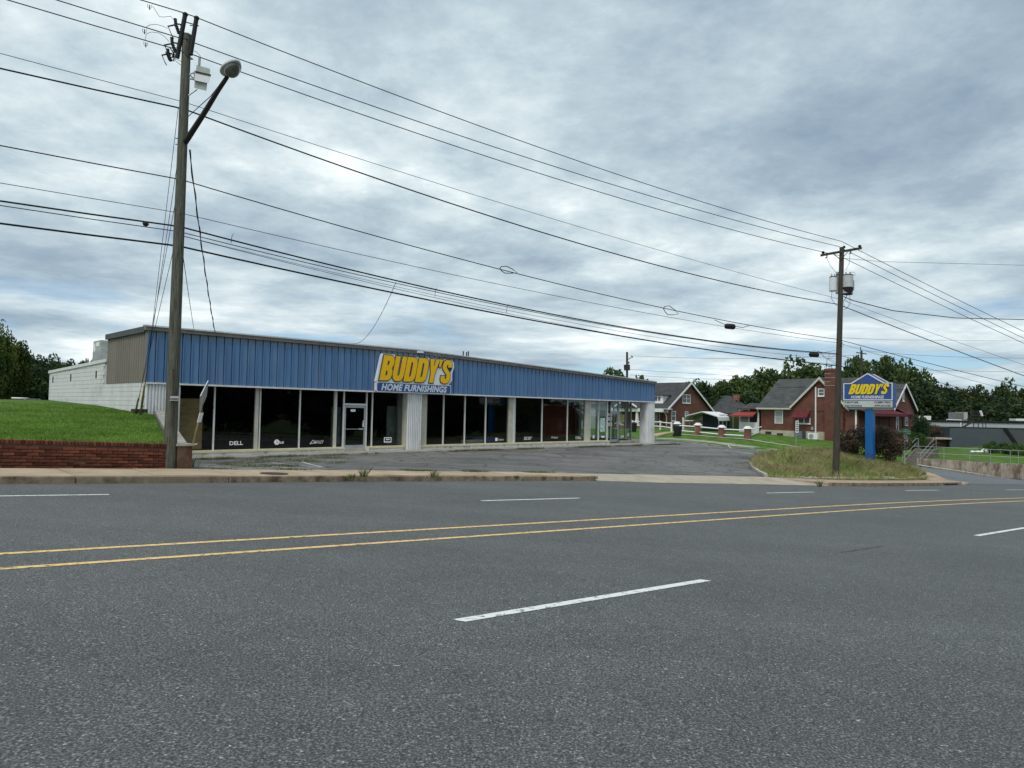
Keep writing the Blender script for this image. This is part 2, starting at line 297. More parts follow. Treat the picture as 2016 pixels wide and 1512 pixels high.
MT['trim_w'] = mat('white_trim', (0.66, 0.65, 0.63), 0.5, 0.06, 2.0)
MT['corr'] = mat('white_corrugated', (0.70, 0.71, 0.72), 0.55, 0.06, 2.0, col2=(0.40, 0.37, 0.31), c2scale=1.6, c2lo=0.53, c2hi=0.74, stretch=(1, 1, 0.4))
MT['white'] = mat('white_paint', (0.78, 0.78, 0.77), 0.5, 0.03, 2.0)
MT['base_w'] = mat('chipped_white_base', (0.66, 0.66, 0.65), 0.7, 0.08, 3.0, 0.3, 30, col2=(0.33, 0.31, 0.28), c2scale=3.5, c2lo=0.55, c2hi=0.62)
MT['cream'] = mat('cream_sill', (0.62, 0.56, 0.38), 0.6, 0.07, 2.0)
MT['block'] = mat('painted_block', (0.63, 0.63, 0.63), 0.8, 0.05, 1.2, 0.2, 30, col2=(0.50, 0.49, 0.47), c2scale=0.5, c2lo=0.55, c2hi=0.75)
MT['post'] = mat('interior_post', (0.50, 0.48, 0.41), 0.7, 0.06, 2.0)
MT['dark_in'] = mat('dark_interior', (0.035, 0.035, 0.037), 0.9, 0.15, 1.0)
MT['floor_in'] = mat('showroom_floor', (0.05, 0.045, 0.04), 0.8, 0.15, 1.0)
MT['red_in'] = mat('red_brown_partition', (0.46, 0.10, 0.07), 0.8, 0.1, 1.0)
MT['ply'] = mat('plywood', (0.56, 0.36, 0.17), 0.8, 0.12, 2.0, stretch=(1, 1, 4))
MT['blue_box'] = mat('blue_cover', (0.03, 0.07, 0.22), 0.7, 0.1, 2.0)
MT['ww'] = mat('faded_cloth', (0.40, 0.35, 0.28), 0.9, 0.2, 8.0)
MT['glass'] = glass('store_glass', (0.86, 0.90, 0.90), 0.85)
MT['glass_clear'] = glass('clear_glass', (0.93, 0.965, 0.95), 0.96)
MT['glass_house'] = glass('house_glass', (0.4, 0.43, 0.45), 0.6)
MT['decal'] = mat('white_vinyl', (0.82, 0.82, 0.82), 0.5, 0.01, 1)
MT['decal_t'] = mat('pale_teal_poster', (0.45, 0.62, 0.58), 0.6, 0.25, 6)
MT['decal_y'] = mat('olive_poster', (0.42, 0.42, 0.16), 0.6, 0.15, 3)
MT['sign_y'] = mat('sign_yellow', (0.86, 0.50, 0.004), 0.45, 0.03, 1)
MT['sign_y2'] = mat('pylon_yellow', (0.80, 0.60, 0.02), 0.45, 0.03, 1)
MT['sign_d'] = mat('sign_dark', (0.045, 0.065, 0.085), 0.5, 0.03, 1)  # dark tone of the letter outlines, a window logo and the fascia backing
MT['sign_b'] = mat('sign_blue', (0.030, 0.085, 0.26), 0.45, 0.04, 1)
MT['sign_b2'] = mat('pylon_blue', (0.035, 0.085, 0.29), 0.45, 0.05, 1)
MT['post_b'] = mat('pylon_post_blue', (0.010, 0.12, 0.36), 0.4, 0.06, 1)
MT['sign_w'] = mat('sign_white', (0.70, 0.72, 0.73), 0.5, 0.03, 1)
MT['letter_w'] = mat('letter_pale', (0.62, 0.67, 0.72), 0.5, 0.03, 1)
MT['panel_w'] = mat('sign_panel_grey', (0.50, 0.55, 0.52), 0.5, 0.06, 2)
MT['brick_one'] = mat('old_brick', (0.215, 0.066, 0.036), 0.9, 0.25, 9.0, 0.5, 60, rand=0.5, col2=(0.05, 0.024, 0.018), c2scale=1.2, c2lo=0.46, c2hi=0.64)
MT['mortar'] = mat('mortar', (0.22, 0.125, 0.09), 0.95, 0.15, 6.0, 0.4, 50)
MT['brick'] = brickmat('house_brick', (0.175, 0.058, 0.036), (0.115, 0.040, 0.028), (0.17, 0.10, 0.075))
MT['brick_post'] = brickmat('fence_pier_brick', (0.26, 0.10, 0.06), (0.16, 0.055, 0.035), (0.32, 0.24, 0.2))
MT['roof'] = shingles('dark_shingles', (0.068, 0.070, 0.072))
MT['roof2'] = shingles('grey_shingles', (0.082, 0.086, 0.085))
MT['maroon'] = mat('maroon_awning', (0.115, 0.018, 0.028), 0.7, 0.12, 2.0)
MT['redawn'] = mat('red_awning', (0.27, 0.05, 0.04), 0.7, 0.06, 2.0)
MT['found'] = mat('beige_foundation', (0.45, 0.41, 0.32), 0.85, 0.08, 2.0)
MT['rake'] = mat('cream_trim', (0.55, 0.52, 0.45), 0.6, 0.05, 2.0)
MT['pane'] = mat('window_pane', (0.10, 0.11, 0.115), 0.1, 0.15, 1.5, spec=0.6)
MT['pane_l'] = mat('window_blind', (0.34, 0.37, 0.36), 0.5, 0.05, 1.5)
MT['dgrey'] = mat('dark_grey_wall', (0.074, 0.090, 0.104), 0.7, 0.06, 1.0)
MT['dgrey2'] = mat('dark_grey_wall_b', (0.080, 0.082, 0.094), 0.7, 0.06, 1.0)
MT['lgrey'] = mat('light_grey_wall', (0.42, 0.44, 0.47), 0.8, 0.05, 0.6)
MT['shed'] = mat('blue_shed', (0.05, 0.065, 0.10), 0.7, 0.1, 1.0)
MT['porchgrey'] = mat('porch_wall_grey', (0.30, 0.31, 0.31), 0.8, 0.1, 1.0)
MT['green_sign'] = mat('green_sign', (0.005, 0.16, 0.09), 0.4, 0.05, 1)
MT['bin'] = mat('black_bin', (0.016, 0.018, 0.02), 0.5, 0.1, 2)
MT['guard'] = mat('guy_guard', (0.30, 0.235, 0.10), 0.7, 0.15, 2)
MT['stone'] = mat('pale_stone', (0.40, 0.37, 0.32), 0.9, 0.2, 5.0, rand=0.25)
MT['pier'] = mat('stained_pier', (0.13, 0.085, 0.05), 0.9, 0.15, 3.0, 0.3, 40, col2=(0.085, 0.04, 0.026), c2scale=2.2, c2lo=0.45, c2hi=0.6)
MT['step'] = mat('step_concrete', (0.16, 0.15, 0.125), 0.9, 0.15, 2.5)
MT['iron'] = mat('cast_iron', (0.035, 0.03, 0.028), 0.7, 0.2, 12)
# ---------------------------------------------------------------- objects
WM = {}
def setp(o, label=None, cat=None, group=None, kind=None):
    if label: o['label'] = label
    if cat: o['category'] = cat
    if group: o['group'] = group
    if kind: o['kind'] = kind
    return o
def put(o, parent=None, W=None):
    W = W or Matrix()
    C.objects.link(o)
    if parent is not None:
        o.parent = parent; o.matrix_basis = WM[parent.name].inverted() @ W
    else: o.matrix_basis = W
    WM[o.name] = W.copy()
    return o
def thing(name, label, cat, loc, az=None, group=None, kind=None):
    o = bpy.data.objects.new(name, None); o.empty_display_size = 0.3
    W = Matrix.Translation(Vector(loc)) @ (Matrix.Rotation(pi / 2 - az, 4, 'Z') if az is not None else Matrix())
    put(o, None, W); return setp(o, label, cat, group, kind)
class MB:
    """collects faces in world space; (O, az): local frame x along azimuth az, y to its left, z absolute height"""
    def __init__(s, O=(0, 0, 0), az=pi / 2):
        s.v = []; s.f = []; s.O = Vector((O[0], O[1], 0)); s.x = Vector((sin(az), cos(az), 0)); s.y = Vector((-cos(az), sin(az), 0)); s.az = az
    def W(s, p): return s.O + s.x * p[0] + s.y * p[1] + Vector((0, 0, p[2]))
    def add(s, vs, fs, world=False):
        b = len(s.v); s.v += [tuple(p if world else s.W(p)) for p in vs]; s.f += [tuple(b + i for i in f) for f in fs]; return s
    def box(s, x0, x1, y0, y1, z0, z1, world=False):
        return s.add([(x0, y0, z0), (x1, y0, z0), (x1, y1, z0), (x0, y1, z0), (x0, y0, z1), (x1, y0, z1), (x1, y1, z1), (x0, y1, z1)],
                     [(0, 3, 2, 1), (4, 5, 6, 7), (0, 1, 5, 4), (1, 2, 6, 5), (2, 3, 7, 6), (3, 0, 4, 7)], world)
    def prism(s, a, b, world=False):
        """two matching rings of points"""
        n = len(a); return s.add(list(a) + list(b), [tuple(range(n - 1, -1, -1)), tuple(range(n, 2 * n))] + [(i, (i + 1) % n, n + (i + 1) % n, n + i) for i in range(n)], world)
    def poly(s, pts, th=None, world=False): 
        return s.add(pts, [tuple(range(len(pts)))], world)
    def extr(s, pts, y0, y1):
        """profile of (x, z) points extruded along local y"""
        return s.prism([(p[0], y0, p[1]) for p in pts], [(p[0], y1, p[1]) for p in pts])
    def tube(s, pts, r, n=8, world=True, cap=True):
        P = [Vector(p) if world else s.W(p) for p in pts]; R = r if isinstance(r, (list, tuple)) else [r] * len(P)
        b = len(s.v); t0 = None
        for i, p in enumerate(P):
            t = (P[min(i + 1, len(P) - 1)] - P[max(i - 1, 0)]).normalized()
            ref = Vector((0, 0, 1)) if abs(t.z) < 0.9 else Vector((0, 1, 0))
            a = t.cross(ref).normalized(); c = a.cross(t)
            for k in range(n):
                q = p + (a * cos(2 * pi * k / n) + c * sin(2 * pi * k / n)) * R[i]; s.v.append(tuple(q))
        for i in range(len(P) - 1):
            for k in range(n):
                s.f.append((b + i * n + k, b + i * n + (k + 1) % n, b + (i + 1) * n + (k + 1) % n, b + (i + 1) * n + k))
        if cap:
            s.f.append(tuple(b + k for k in range(n - 1, -1, -1))); e = b + (len(P) - 1) * n; s.f.append(tuple(e + k for k in range(n)))
        return s
    def ball(s, c, r, seg=10, rings=6, sx=1, sy=1, sz=1, world=True):
        c = Vector(c) if world else s.W(c); b = len(s.v)
        for i in range(rings + 1):
            th = pi * i / rings
            for k in range(seg):
                ph = 2 * pi * k / seg; s.v.append((c.x + r * sx * sin(th) * cos(ph), c.y + r * sy * sin(th) * sin(ph), c.z + r * sz * cos(th)))
        for i in range(rings):
            for k in range(seg): s.f.append((b + i * seg + k, b + i * seg + (k + 1) % seg, b + (i + 1) * seg + (k + 1) % seg, b + (i + 1) * seg + k))
        return s
    def build(s, name, material, parent=None, W=None, smooth=False, label=None, cat=None, group=None, kind=None, bevel=0):
        if W is None: W = WM[parent.name] if parent is not None else Matrix.Translation(Vector(s.v[0]) if False else Vector((0, 0, 0)))
        inv = W.inverted(); me = bpy.data.meshes.new(name)
        me.from_pydata([tuple(inv @ Vector(p)) for p in s.v], [], s.f); me.materials.append(MT[material] if isinstance(material, str) else material)
        bm = bmesh.new(); bm.from_mesh(me); bmesh.ops.recalc_face_normals(bm, faces=bm.faces)
        if bevel: bmesh.ops.bevel(bm, geom=list(bm.edges), offset=bevel, segments=2, affect='EDGES', profile=0.6)
        bm.to_mesh(me); bm.free()
        if smooth:
            for p in me.polygons: p.use_smooth = True
        o = bpy.data.objects.new(name, me); put(o, parent, W); return setp(o, label, cat, group, kind)
def wframe(loc, az): return Matrix.Translation(Vector(loc)) @ Matrix.Rotation(pi / 2 - az, 4, 'Z')
def sheet(name, poly, zf, dz, material, step=1.0, parent=None, kind=None, label=None, cat=None, skirt=0.45):
    """a ground patch with outline poly [(x,y)...] laid on the height function zf"""
    bm = bmesh.new(); bm.faces.new([bm.verts.new((p[0], p[1], 0)) for p in poly]); bmesh.ops.triangulate(bm, faces=bm.faces)
    xs = [p[0] for p in poly]; ys = [p[1] for p in poly]
    for ax, lo, hi in ((0, min(xs), max(xs)), (1, min(ys), max(ys))):
        k = math.ceil(lo / step) * step
        while k < hi:
            no = (1, 0, 0) if ax == 0 else (0, 1, 0); co = (k, 0, 0) if ax == 0 else (0, k, 0)
            bmesh.ops.bisect_plane(bm, geom=bm.verts[:] + bm.edges[:] + bm.faces[:], plane_co=co, plane_no=no); k += step
    for v in bm.verts: v.co.z = zf(v.co.x, v.co.y) + dz
    be = [e for e in bm.edges if len(e.link_faces) == 1]
    if skirt:
        r_ = bmesh.ops.extrude_edge_only(bm, edges=be)
        for e in r_['geom']:
            if isinstance(e, bmesh.types.BMVert): e.co.z -= skirt
    for f in bm.faces:
        f.normal_update()
        if f.normal.z < 0: f.normal_flip()
        f.smooth = abs(f.normal.z) > .3
    me = bpy.data.meshes.new(name); bm.to_mesh(me); bm.free(); me.materials.append(MT[material])
    o = bpy.data.objects.new(name, me); put(o, parent); return setp(o, label, cat, None, kind)
def text_mesh(body, W_, H_, offset=0.0, shear=0.0, extrude=0.0, spacing=1.0):
    """built-in font text scaled to W_ x H_, lower left at 0,0"""
    cu_ = bpy.data.curves.new('t', 'FONT'); cu_.body = body; cu_.offset = offset; cu_.shear = shear; cu_.space_character = spacing; cu_.resolution_u = 3; cu_.fill_mode = 'FRONT'
    o = bpy.data.objects.new('t', cu_); C.objects.link(o); bpy.context.view_layer.update()
    dg = bpy.context.evaluated_depsgraph_get(); me = bpy.data.meshes.new_from_object(o.evaluated_get(dg)); bpy.data.objects.remove(o)
    v = np.array([x.co[:] for x in me.vertices]); lo = v.min(0); hi = v.max(0)
    for x in me.vertices: x.co = ((x.co[0] - lo[0]) / (hi[0] - lo[0]) * W_, (x.co[1] - lo[1]) / (hi[1] - lo[1]) * H_, 0)
    if extrude:
        bm = bmesh.new(); bm.from_mesh(me); r = bmesh.ops.extrude_face_region(bm, geom=bm.faces[:]); 
        for e in r['geom']:
            if isinstance(e, bmesh.types.BMVert): e.co.z += extrude
        bmesh.ops.recalc_face_normals(bm, faces=bm.faces); bm.to_mesh(me); bm.free()
    return me
def text_obj(name, body, O, az, l0, z0, W_, H_, y, material, parent, **k):
    """text on the vertical plane through O, reading along azimuth az, y metres in front of it"""
    me = text_mesh(body, W_, H_, **k); me.materials.append(MT[material])
    fx = Vector((sin(az), cos(az), 0)); ny = Vector((-cos(az), sin(az), 0)); loc = Vector((O[0], O[1], 0)) + fx * l0 - ny * y + Vector((0, 0, z0))
    W = Matrix(((fx.x, 0, -ny.x, loc.x), (fx.y, 0, -ny.y, loc.y), (0, 1, 0, loc.z), (0, 0, 0, 1)))
    o = bpy.data.objects.new(name, me); return put(o, parent, W)
def inst(name, me, parent, W):
    o = bpy.data.objects.new(name, me); return put(o, parent, W)

_m = MT['blue']; _n = _m.node_tree.nodes; _l = _m.node_tree.links; _b = _n['Principled BSDF']
_src = _b.inputs['Base Color'].links[0].from_socket
_tc = _n.new('ShaderNodeTexCoord'); _sp = _n.new('ShaderNodeSeparateXYZ'); _l.new(_tc.outputs['Generated'], _sp.inputs[0])
_no = _n.new('ShaderNodeTexNoise'); _no.inputs['Scale'].default_value = 3.0; _l.new(_tc.outputs['Object'], _no.inputs['Vector'])
_ad = _n.new('ShaderNodeMath'); _ad.operation = 'MULTIPLY_ADD'; _l.new(_no.outputs[0], _ad.inputs[0]); _ad.inputs[1].default_value = 0.10; _l.new(_sp.outputs[2], _ad.inputs[2])
_f = ramp(_ad.outputs[0], [(0.90, 0.0), (0.98, 0.62)], _n, _l)
_mx = _n.new('ShaderNodeMix'); _mx.data_type = 'RGBA'; _l.new(_f, _mx.inputs[0]); _l.new(_src, _mx.inputs[6]); _mx.inputs[7].default_value = (0.20, 0.235, 0.27, 1); _l.new(_mx.outputs[2], _b.inputs['Base Color'])
# ---------------------------------------------------------------- ground, road, pavements
def base_z(x, y):
    r = math.hypot(x, y - 20); k = min(1, max(0, (r - 110) / 120)); 
    z = min(T1(x, y), 2.0) if r < 235 else -3
    s, t = to_st(x, y)
    if t < kt(s): z = min(z, -G * max(-60, min(s, 110))) - 0.15
    return (z - 0.3) * (1 - k) - 4.0 * k
def grid_sheet(name, xs, ys, zf, material, kind='structure'):
    m = MB(); W_ = len(xs)
    vs = [(x, y, zf(x, y)) for y in ys for x in xs]
    m.add(vs, [(j * W_ + i, j * W_ + i + 1, (j + 1) * W_ + i + 1, (j + 1) * W_ + i) for j in range(len(ys) - 1) for i in range(W_ - 1)], True)
    return m.build(name, material, smooth=True, kind=kind)
gx = [-900, -500, -300, -200, -150, -110] + list(range(-84, 100, 6)) + [110, 150, 200, 300, 500, 900]
gy = [-400, -200, -100, -60, -40] + list(range(-30, 130, 6)) + [135, 150, 180, 220, 300, 450, 700, 1200]
grid_sheet('ground', gx, gy, base_z, 'earth')
# main road: strips along s, bending gently to the right and running downhill
ss = [-60, -40, -25, -15] + [i for i in range(-10, 60, 2)] + [62, 66, 70, 80, 95, 110]
m = MB()
ts = [-5, -2, 0, 3, 6, 9, 12]
vs = []
for s in ss:
    for t in ts + [kt(s) + 0.25]:
        x, y = st(s, t + (bend(s) if t < 12 else 0)); vs.append((x, y, -G * s))
n_ = len(ts) + 1
m.add(vs, [(j * n_ + i, (j + 1) * n_ + i, (j + 1) * n_ + i + 1, j * n_ + i + 1) for j in range(len(ss) - 1) for i in range(n_ - 1)], True)
m.build('road', 'road', kind='structure', smooth=True)
for nm_, t0_, t1_, h_, mt_ in (('near_sidewalk', -7.6, -5.0, .13, 'walk'), ('near_verge', -40, -7.6, .10, 'grass')):
    m = MB(); vs = [(*st(s, t), -G * s + h_) for s in ss for t in (t0_, t1_)]; m.add(vs, [(2 * j, 2 * j + 2, 2 * j + 3, 2 * j + 1) for j in range(len(ss) - 1)], True); m.build(nm_, mt_, kind='structure')
def roadline(name, t, s0, s1, w, material, skew=0.0, label=None):
    m = MB(); vs = []; k = max(1, int((s1 - s0) / 1.0)); 
    for i in range(k + 1):
        s = s0 + (s1 - s0) * i / k; b = bend(s)
        for q, tt in enumerate((t - w / 2, t + w / 2)):
            ex = (skew if q == 0 else -skew) if i in (0, k) else 0
            x, y = st(s + ex, tt + b); vs.append((x, y, -G * (s + ex) + 0.004))
    m.add(vs, [(2 * i, 2 * i + 2, 2 * i + 3, 2 * i + 1) for i in range(k)], True)
    return m.build(name, material, kind='structure')
roadline('centre_line', 8.0, -40, 100, 0.105, 'yellow_line')
roadline('centre_line', 8.8, -40, 100, 0.105, 'yellow_line')
for s0 in (-33.7, -21.4, -9.0, 3.42, 15.9, 28.3, 40.6, 53): roadline('lane_line', 4.52, s0, s0 + 3.38, 0.105, 'white_line', 0.03)
for s0 in (-2.6 - 12.2, 9.62, 21.38, 31.88 - 0.2, 41.9, 52.5): roadline('lane_line', 12.0, s0, s0 + 3.05, 0.105, 'white_line', 0.0)
roadline('lane_line', 12.05, -2.4, -2.15, 0.1, 'white_line')
roadline('lane_line', 14.35, -0.2 - 2.8, 2.98, 0.105, 'white_line')
# tar crack seal along the lane joint
m = MB(); vs = []
for i in range(14):
    s = 10.6 + i * 0.12; x, y = st(s, 4.75 + 0.02 * sin(i * 1.7)); x2, y2 = st(s, 4.764 + 0.02 * sin(i * 1.7)); vs += [(x, y, -G * s + 0.004), (x2, y2, -G * s + 0.004)]
m.add(vs, [(2 * i, 2 * i + 2, 2 * i + 3, 2 * i + 1) for i in range(13)], True); m.build('tar_line', 'rust', kind='structure')
# sidewalk along the store side: concrete bed, separate slabs and kerb stones
def zsw(x, y, h=0.15):
    s, t = to_st(x, y); return -G * s + h
def quad_slab(s0, s1, t00, t01, t10, t11, top, th, tilt=0.0, gap=0.008):
    m = MB(); ring = []
    for (s, t) in ((s0 + gap, t00 + gap), (s1 - gap, t10 + gap), (s1 - gap, t11 - gap), (s0 + gap, t01 - gap)):
        x, y = st(s, t); ring.append((x, y, -G * s + top + tilt * (t - t00)))
    m.prism([(p[0], p[1], p[2] - th) for p in ring], ring, True)
    return m
walk = thing('sidewalk', None, None, (st(5, 17)[0], st(5, 17)[1], -G * 5), kind='structure')
s = -15.4
i = 0
SL = []
while s < 18.2:
    e = min(s + 1.52, 18.4); SL.append((s, e)); s = e
for (a, b) in SL:
    ka, kb = kt(a) + 0.16, kt(b) + 0.16
    q = quad_slab(a, b, ka, swb(a), kb, swb(b), 0.15 + rnd.uniform(-0.006, 0.006), 0.12)
    q.build('slab', 'walk', walk, bevel=0.006)
kerb = thing('kerb', None, None, (st(5, 16.6)[0], st(5, 16.6)[1], -G * 5), kind='structure')
s = -15.4
while s < 17.6:
    e = min(s + 3.04, 17.7); q = quad_slab(s, e, kt(s), kt(s) + 0.155, kt(e), kt(e) + 0.155, 0.142 + rnd.uniform(-0.004, 0.004), 0.4)
    q.build('kerb_stone', 'kerb', kerb, bevel=0.02); s = e
# rounded end of the kerb beside the driveway
m = MB(); ring0 = []; 
pts = [(17.7, kt(17.7) + 0.08), (18.3, 16.78), (18.7, 16.95), (18.95, 17.25), (19.0, 17.7)]
def kerb_path(pts, w0, top, name, material, parent, th=0.3):
    m = MB(); P = [Vector(st(*p)) for p in pts]; ring = []
    for i, p in enumerate(P):
        t = (P[min(i + 1, len(P) - 1)] - P[max(i - 1, 0)]).normalized(); nrm = Vector((-t.y, t.x)); ring.append((p - nrm * w0 / 2, p + nrm * w0 / 2, top(pts[i], p)))
    for i in range(len(ring) - 1):
        a, b, z0 = ring[i]; c, d, z1 = ring[i + 1]
        m.prism([(a.x, a.y, z0 - th), (c.x, c.y, z1 - th), (d.x, d.y, z1 - th), (b.x, b.y, z0 - th)], [(a.x, a.y, z0), (c.x, c.y, z1), (d.x, d.y, z1), (b.x, b.y, z0)], True)
    return m.build(name, material, parent)
kerb_path(pts, 0.16, lambda q, p: -G * q[0] + 0.142 - 0.03 * (q[1] - 16.7), 'kerb_stone', 'kerb', kerb)
# driveway apron slabs
ap = thing('driveway_apron', None, None, (st(24, 16)[0], st(24, 16)[1], -G * 24), kind='structure')
S_ = [18.45, 20.4, 22.4, 24.4, 26.4, 28.2, 29.6]
for a, b in zip(S_[:-1], S_[1:]):
    m = MB(); K = 4; ring = []
    for s in (a + 0.01, b - 0.01):
        for k in range(K + 1):
            f = k / K; t = kt(s) + 0.0 + (swb(s) - kt(s)) * f; x, y = st(s, t); z = -G * s + 0.012 + 0.13 * min(1, f / 0.75); ring.append((x, y, z))
    m.add(ring, [(k, k + 1, K + 2 + k, K + 1 + k) for k in range(K)], True)
    lo = [(p[0], p[1], p[2] - 0.2) for p in ring]; m.add([ring[0], ring[K + 1], lo[K + 1], lo[0]], [(0, 1, 2, 3)], True)
    m.build('slab', 'apron', ap)
# old parking lot
H = lambda px, py, fn=T1: hit(px, py, fn)
xy = lambda v: (v.x, v.y)
lotp = [st(5.75, 18.84)] + [st(s, swb(s) - 0.02) for s in (9, 12, 15, 18.3, 20, 23, 26, 28.5, 29.4)] + [xy(H(1505, 937.5)), xy(H(1483, 923)), xy(H(1479, 912)), (14.6, 41.6), (17.5, 45.3), (22, 48), (26.6, 50.5), (25, 62), xy(at(1571, 896, 60)), xy(at(1430, 880, 65.5)), xy(at(1294, 867, 71)),
        (6, 79), (0, 82)]
fr = lambda l, mm_: ((FO + UF * l + NF * mm_).x, (FO + UF * l + NF * mm_).y)
lotp += [fr(38.5, 14), fr(38.0, 0), fr(36.5, -1.25), fr(20, -1.3), fr(1.5, -1.3), fr(0.35, -0.6)]
sheet('parking_lot', lotp, T1, 0.0, 'lot', 1.2, kind='structure')
# walkway in front of the store
wk = [fr(0.3, -1.35), fr(12, -1.35), fr(24, -1.4), fr(37.6, -1.5), fr(38.9, -0.6), fr(39.0, 13), fr(36.0, 13), fr(36.0, 0.7), fr(0.3, 0.7)]
ww = thing('walkway', None, None, (*fr(18, -0.7), -0.75), kind='structure')
ls = [0.3 + 1.83 * i for i in range(21)]
for a, b in zip(ls[:-1], ls[1:]):
    mid = (a + b) / 2; q = fr(mid, -0.6); z = T1(*q)
    m = MB(FO, B); za = T1(*fr(a, -0.6)) + 0.06; zb = T1(*fr(b, -0.6)) + 0.06
    m.prism([(a + .008, -1.35, za - .3), (b - .008, -1.35, zb - .3), (b - .008, 0.6, zb - .3), (a + .008, 0.6, za - .3)], [(a + .008, -1.35, za), (b - .008, -1.35, zb), (b - .008, 0.6, zb), (a + .008, 0.6, za)])
    m.build('slab', 'conc', ww, bevel=0.01)
sheet('side_walkway', [fr(36.3, 0.62), fr(38.7, 0.62), fr(38.7, 12), fr(36.3, 12)], T1, 0.07, 'conc', 2, kind='structure')
sheet('side_walkway', [fr(30.2, 0.62), fr(36.29, 0.62), fr(36.29, 3.4), fr(30.2, 3.4)], T1, 0.07, 'conc', 2, kind='structure')
# worn parking bay lines
def lotline(p0, p1, w, name='bay_line'):
    a = Vector(xy(H(*p0))); b = Vector(xy(H(*p1))); d = (b - a).normalized(); nn = Vector((-d.y, d.x)) * w / 2; k = 8; m = MB(); vs = []
    for i in range(k + 1):
        q = a + (b - a) * i / k
        for sg in (-1, 1): r = q + nn * sg; vs.append((r.x, r.y, T1(r.x, r.y) + 0.006))
    m.add(vs, [(2 * i, 2 * i + 2, 2 * i + 3, 2 * i + 1) for i in range(k)], True); return m.build(name, 'faded_line', kind='structure')
for p0, p1 in [((594, 909.4), (635.7, 920.4)), ((534.5, 911.4), (627.8, 920.2)), ((465, 913.8), (571, 922.0)), ((403.6, 918.3), (462, 922.6)), ((462, 923), (632, 920.8)),
               ((1432, 874.5), (1505, 893)), ((1355, 871), (1420, 881)), ((1395, 884), (1480, 893))]: lotline(p0, p1, 0.10)
# side street, its kerbs, sidewalks and verge
stp = [(23.5, 37.8), (25.6, 40.2), (26.9, 42.5), (27.4, 46.0), (27.1, 48.9), (26.55, 50.6), (25.05, 61.9), xy(at(1571, 896, 60)), (26.3, 60.4), (31.3, 54.9), (36.2, 49.8), (41, 44.5), (37, 34)]
def zstreet(x, y):
    s, t = to_st(x, y); r = -G * s; k = min(1, max(0, (t - kt(s) - 0.2) / 3.5)); return r * (1 - k) + T1(x, y) * k
stp = [st(43.8, kt(43.8) + 0.02), st(45.5, 13.35), st(46.6, 14.2), st(47.6, 15.6), (27.6, 46.6), (27.1, 48.9), (26.55, 50.6), (25.05, 61.9), (26.2, 60.8), (31.0, 55.6), (36.2, 49.8)] + [st(60, kt(60) + 0.2), st(55, kt(55) + 0.2), st(50, kt(50) + 0.2), st(47, kt(47) + 0.2)]
sheet('side_street', stp, zstreet, 0.008, 'street', 1.2, kind='structure')
verge = [xy(at(1294, 867, 71)), xy(at(1430, 880, 65.5)), xy(at(1571, 896, 60)), (26.2, 60.8), (31.2, 55.5), (32.0, 57.2), (38, 66), (62, 70), (90, 110), (60, 150), (-30, 150), (-14, 95), (2, 84), (7, 78)]
sheet('lawn', verge, T1, 0.03, 'grass', 3, kind='structure')
def ribbon(name, pa, pb, w, material, dz, fn=T1, k=14, kind='structure', parent=None):
    a = Vector(pa); b = Vector(pb); d = (b - a).normalized(); nn = Vector((-d.y, d.x)); m = MB(); vs = []
    for i in range(k + 1):
        q = a + (b - a) * i / k
        for sg in (0, 1): r = q + nn * sg * w; vs.append((r.x, r.y, fn(r.x, r.y) + dz))
    m.add(vs, [(2 * i, 2 * i + 2, 2 * i + 3, 2 * i + 1) for i in range(k)], True); return m.build(name, material, parent, kind=kind)
V1 = Vector(xy(at(1571, 896, 60))); V0 = Vector(xy(at(1294, 867, 71)))
dd = (V1 - V0).normalized(); nr = Vector((-dd.y, dd.x)); 
if nr.y < 0: nr = -nr
ribbon('side_sidewalk', xy(H(1730, 906)) if False else V1 + nr * 2.1 + dd * 4, V0 + nr * 2.1 - dd * 3, 1.1, 'conc', 0.045)
ribbon('side_kerb', V1 + dd * 1, V0 - dd * 1, 0.22, 'conc_light', 0.07)
ribbon('garden_edging', V1 + nr * 6.0 + dd * 4, V0 + nr * 4.8 - dd * 1, 0.35, 'conc_light', 0.05)
ribbon('garden_path', xy(H(1270, 858)), xy(H(1345, 849)), -1.4, 'walk', 0.05)
# grassy island between driveway and side street
isl_front = [st(s, kt(s) + 1.75 * max(0, min(1, (s - 29.3) / 2))) for s in ()]
island = [st(30.3, 16.0), st(33, 15.25), st(36, 14.9), st(39.5, 14.75), st(43, 14.8), st(45.6, 15.4), (25.0, 44.3), (25.2, 46.5), (24.9, 48.6), (24.4, 49.6), (22, 48.1), (17.5, 45.4), (14.55, 41.7), xy(H(1478, 912)), xy(H(1482, 922)), xy(H(1504, 936))]
sheet('island', island, T1, 0.03, 'dirt', 0.8, kind='structure')
isw = [st(29.6, kt(29.6)), st(33, kt(33)), st(36, kt(36)), st(39.5, kt(39.5)), st(43.8, kt(43.8)), st(45.4, 13.6), st(46.4, 14.5), st(47.2, 15.8), (27.35, 46.4), (27.0, 48.9), (26.4, 50.6), (24.7, 49.9), (25.1, 48.6), (25.35, 46.5), (25.1, 44.3), st(45.6, 15.4), st(43, 14.75), st(39.5, 14.7), st(36, 14.85), st(33, 15.2), st(30.2, 16.05), st(29.62, 16.7)]
sheet('island_sidewalk', isw, lambda x, y: max(zsw(x, y, 0.13), T1(x, y) + .01) if to_st(x, y)[1] > kt(to_st(x, y)[0]) + 2.0 else zsw(x, y, .13), 0.0, 'walk', 1.5, kind='structure')
ik = thing('island_kerb', None, None, (*st(36, 13.3), -G * 36), kind='structure')
kp = [(29.7, kt(29.7) + 0.02), (31.5, kt(31.5) - 0.02), (33, kt(33)), (36, kt(36)), (39.5, kt(39.5)), (43.8, kt(43.8))]
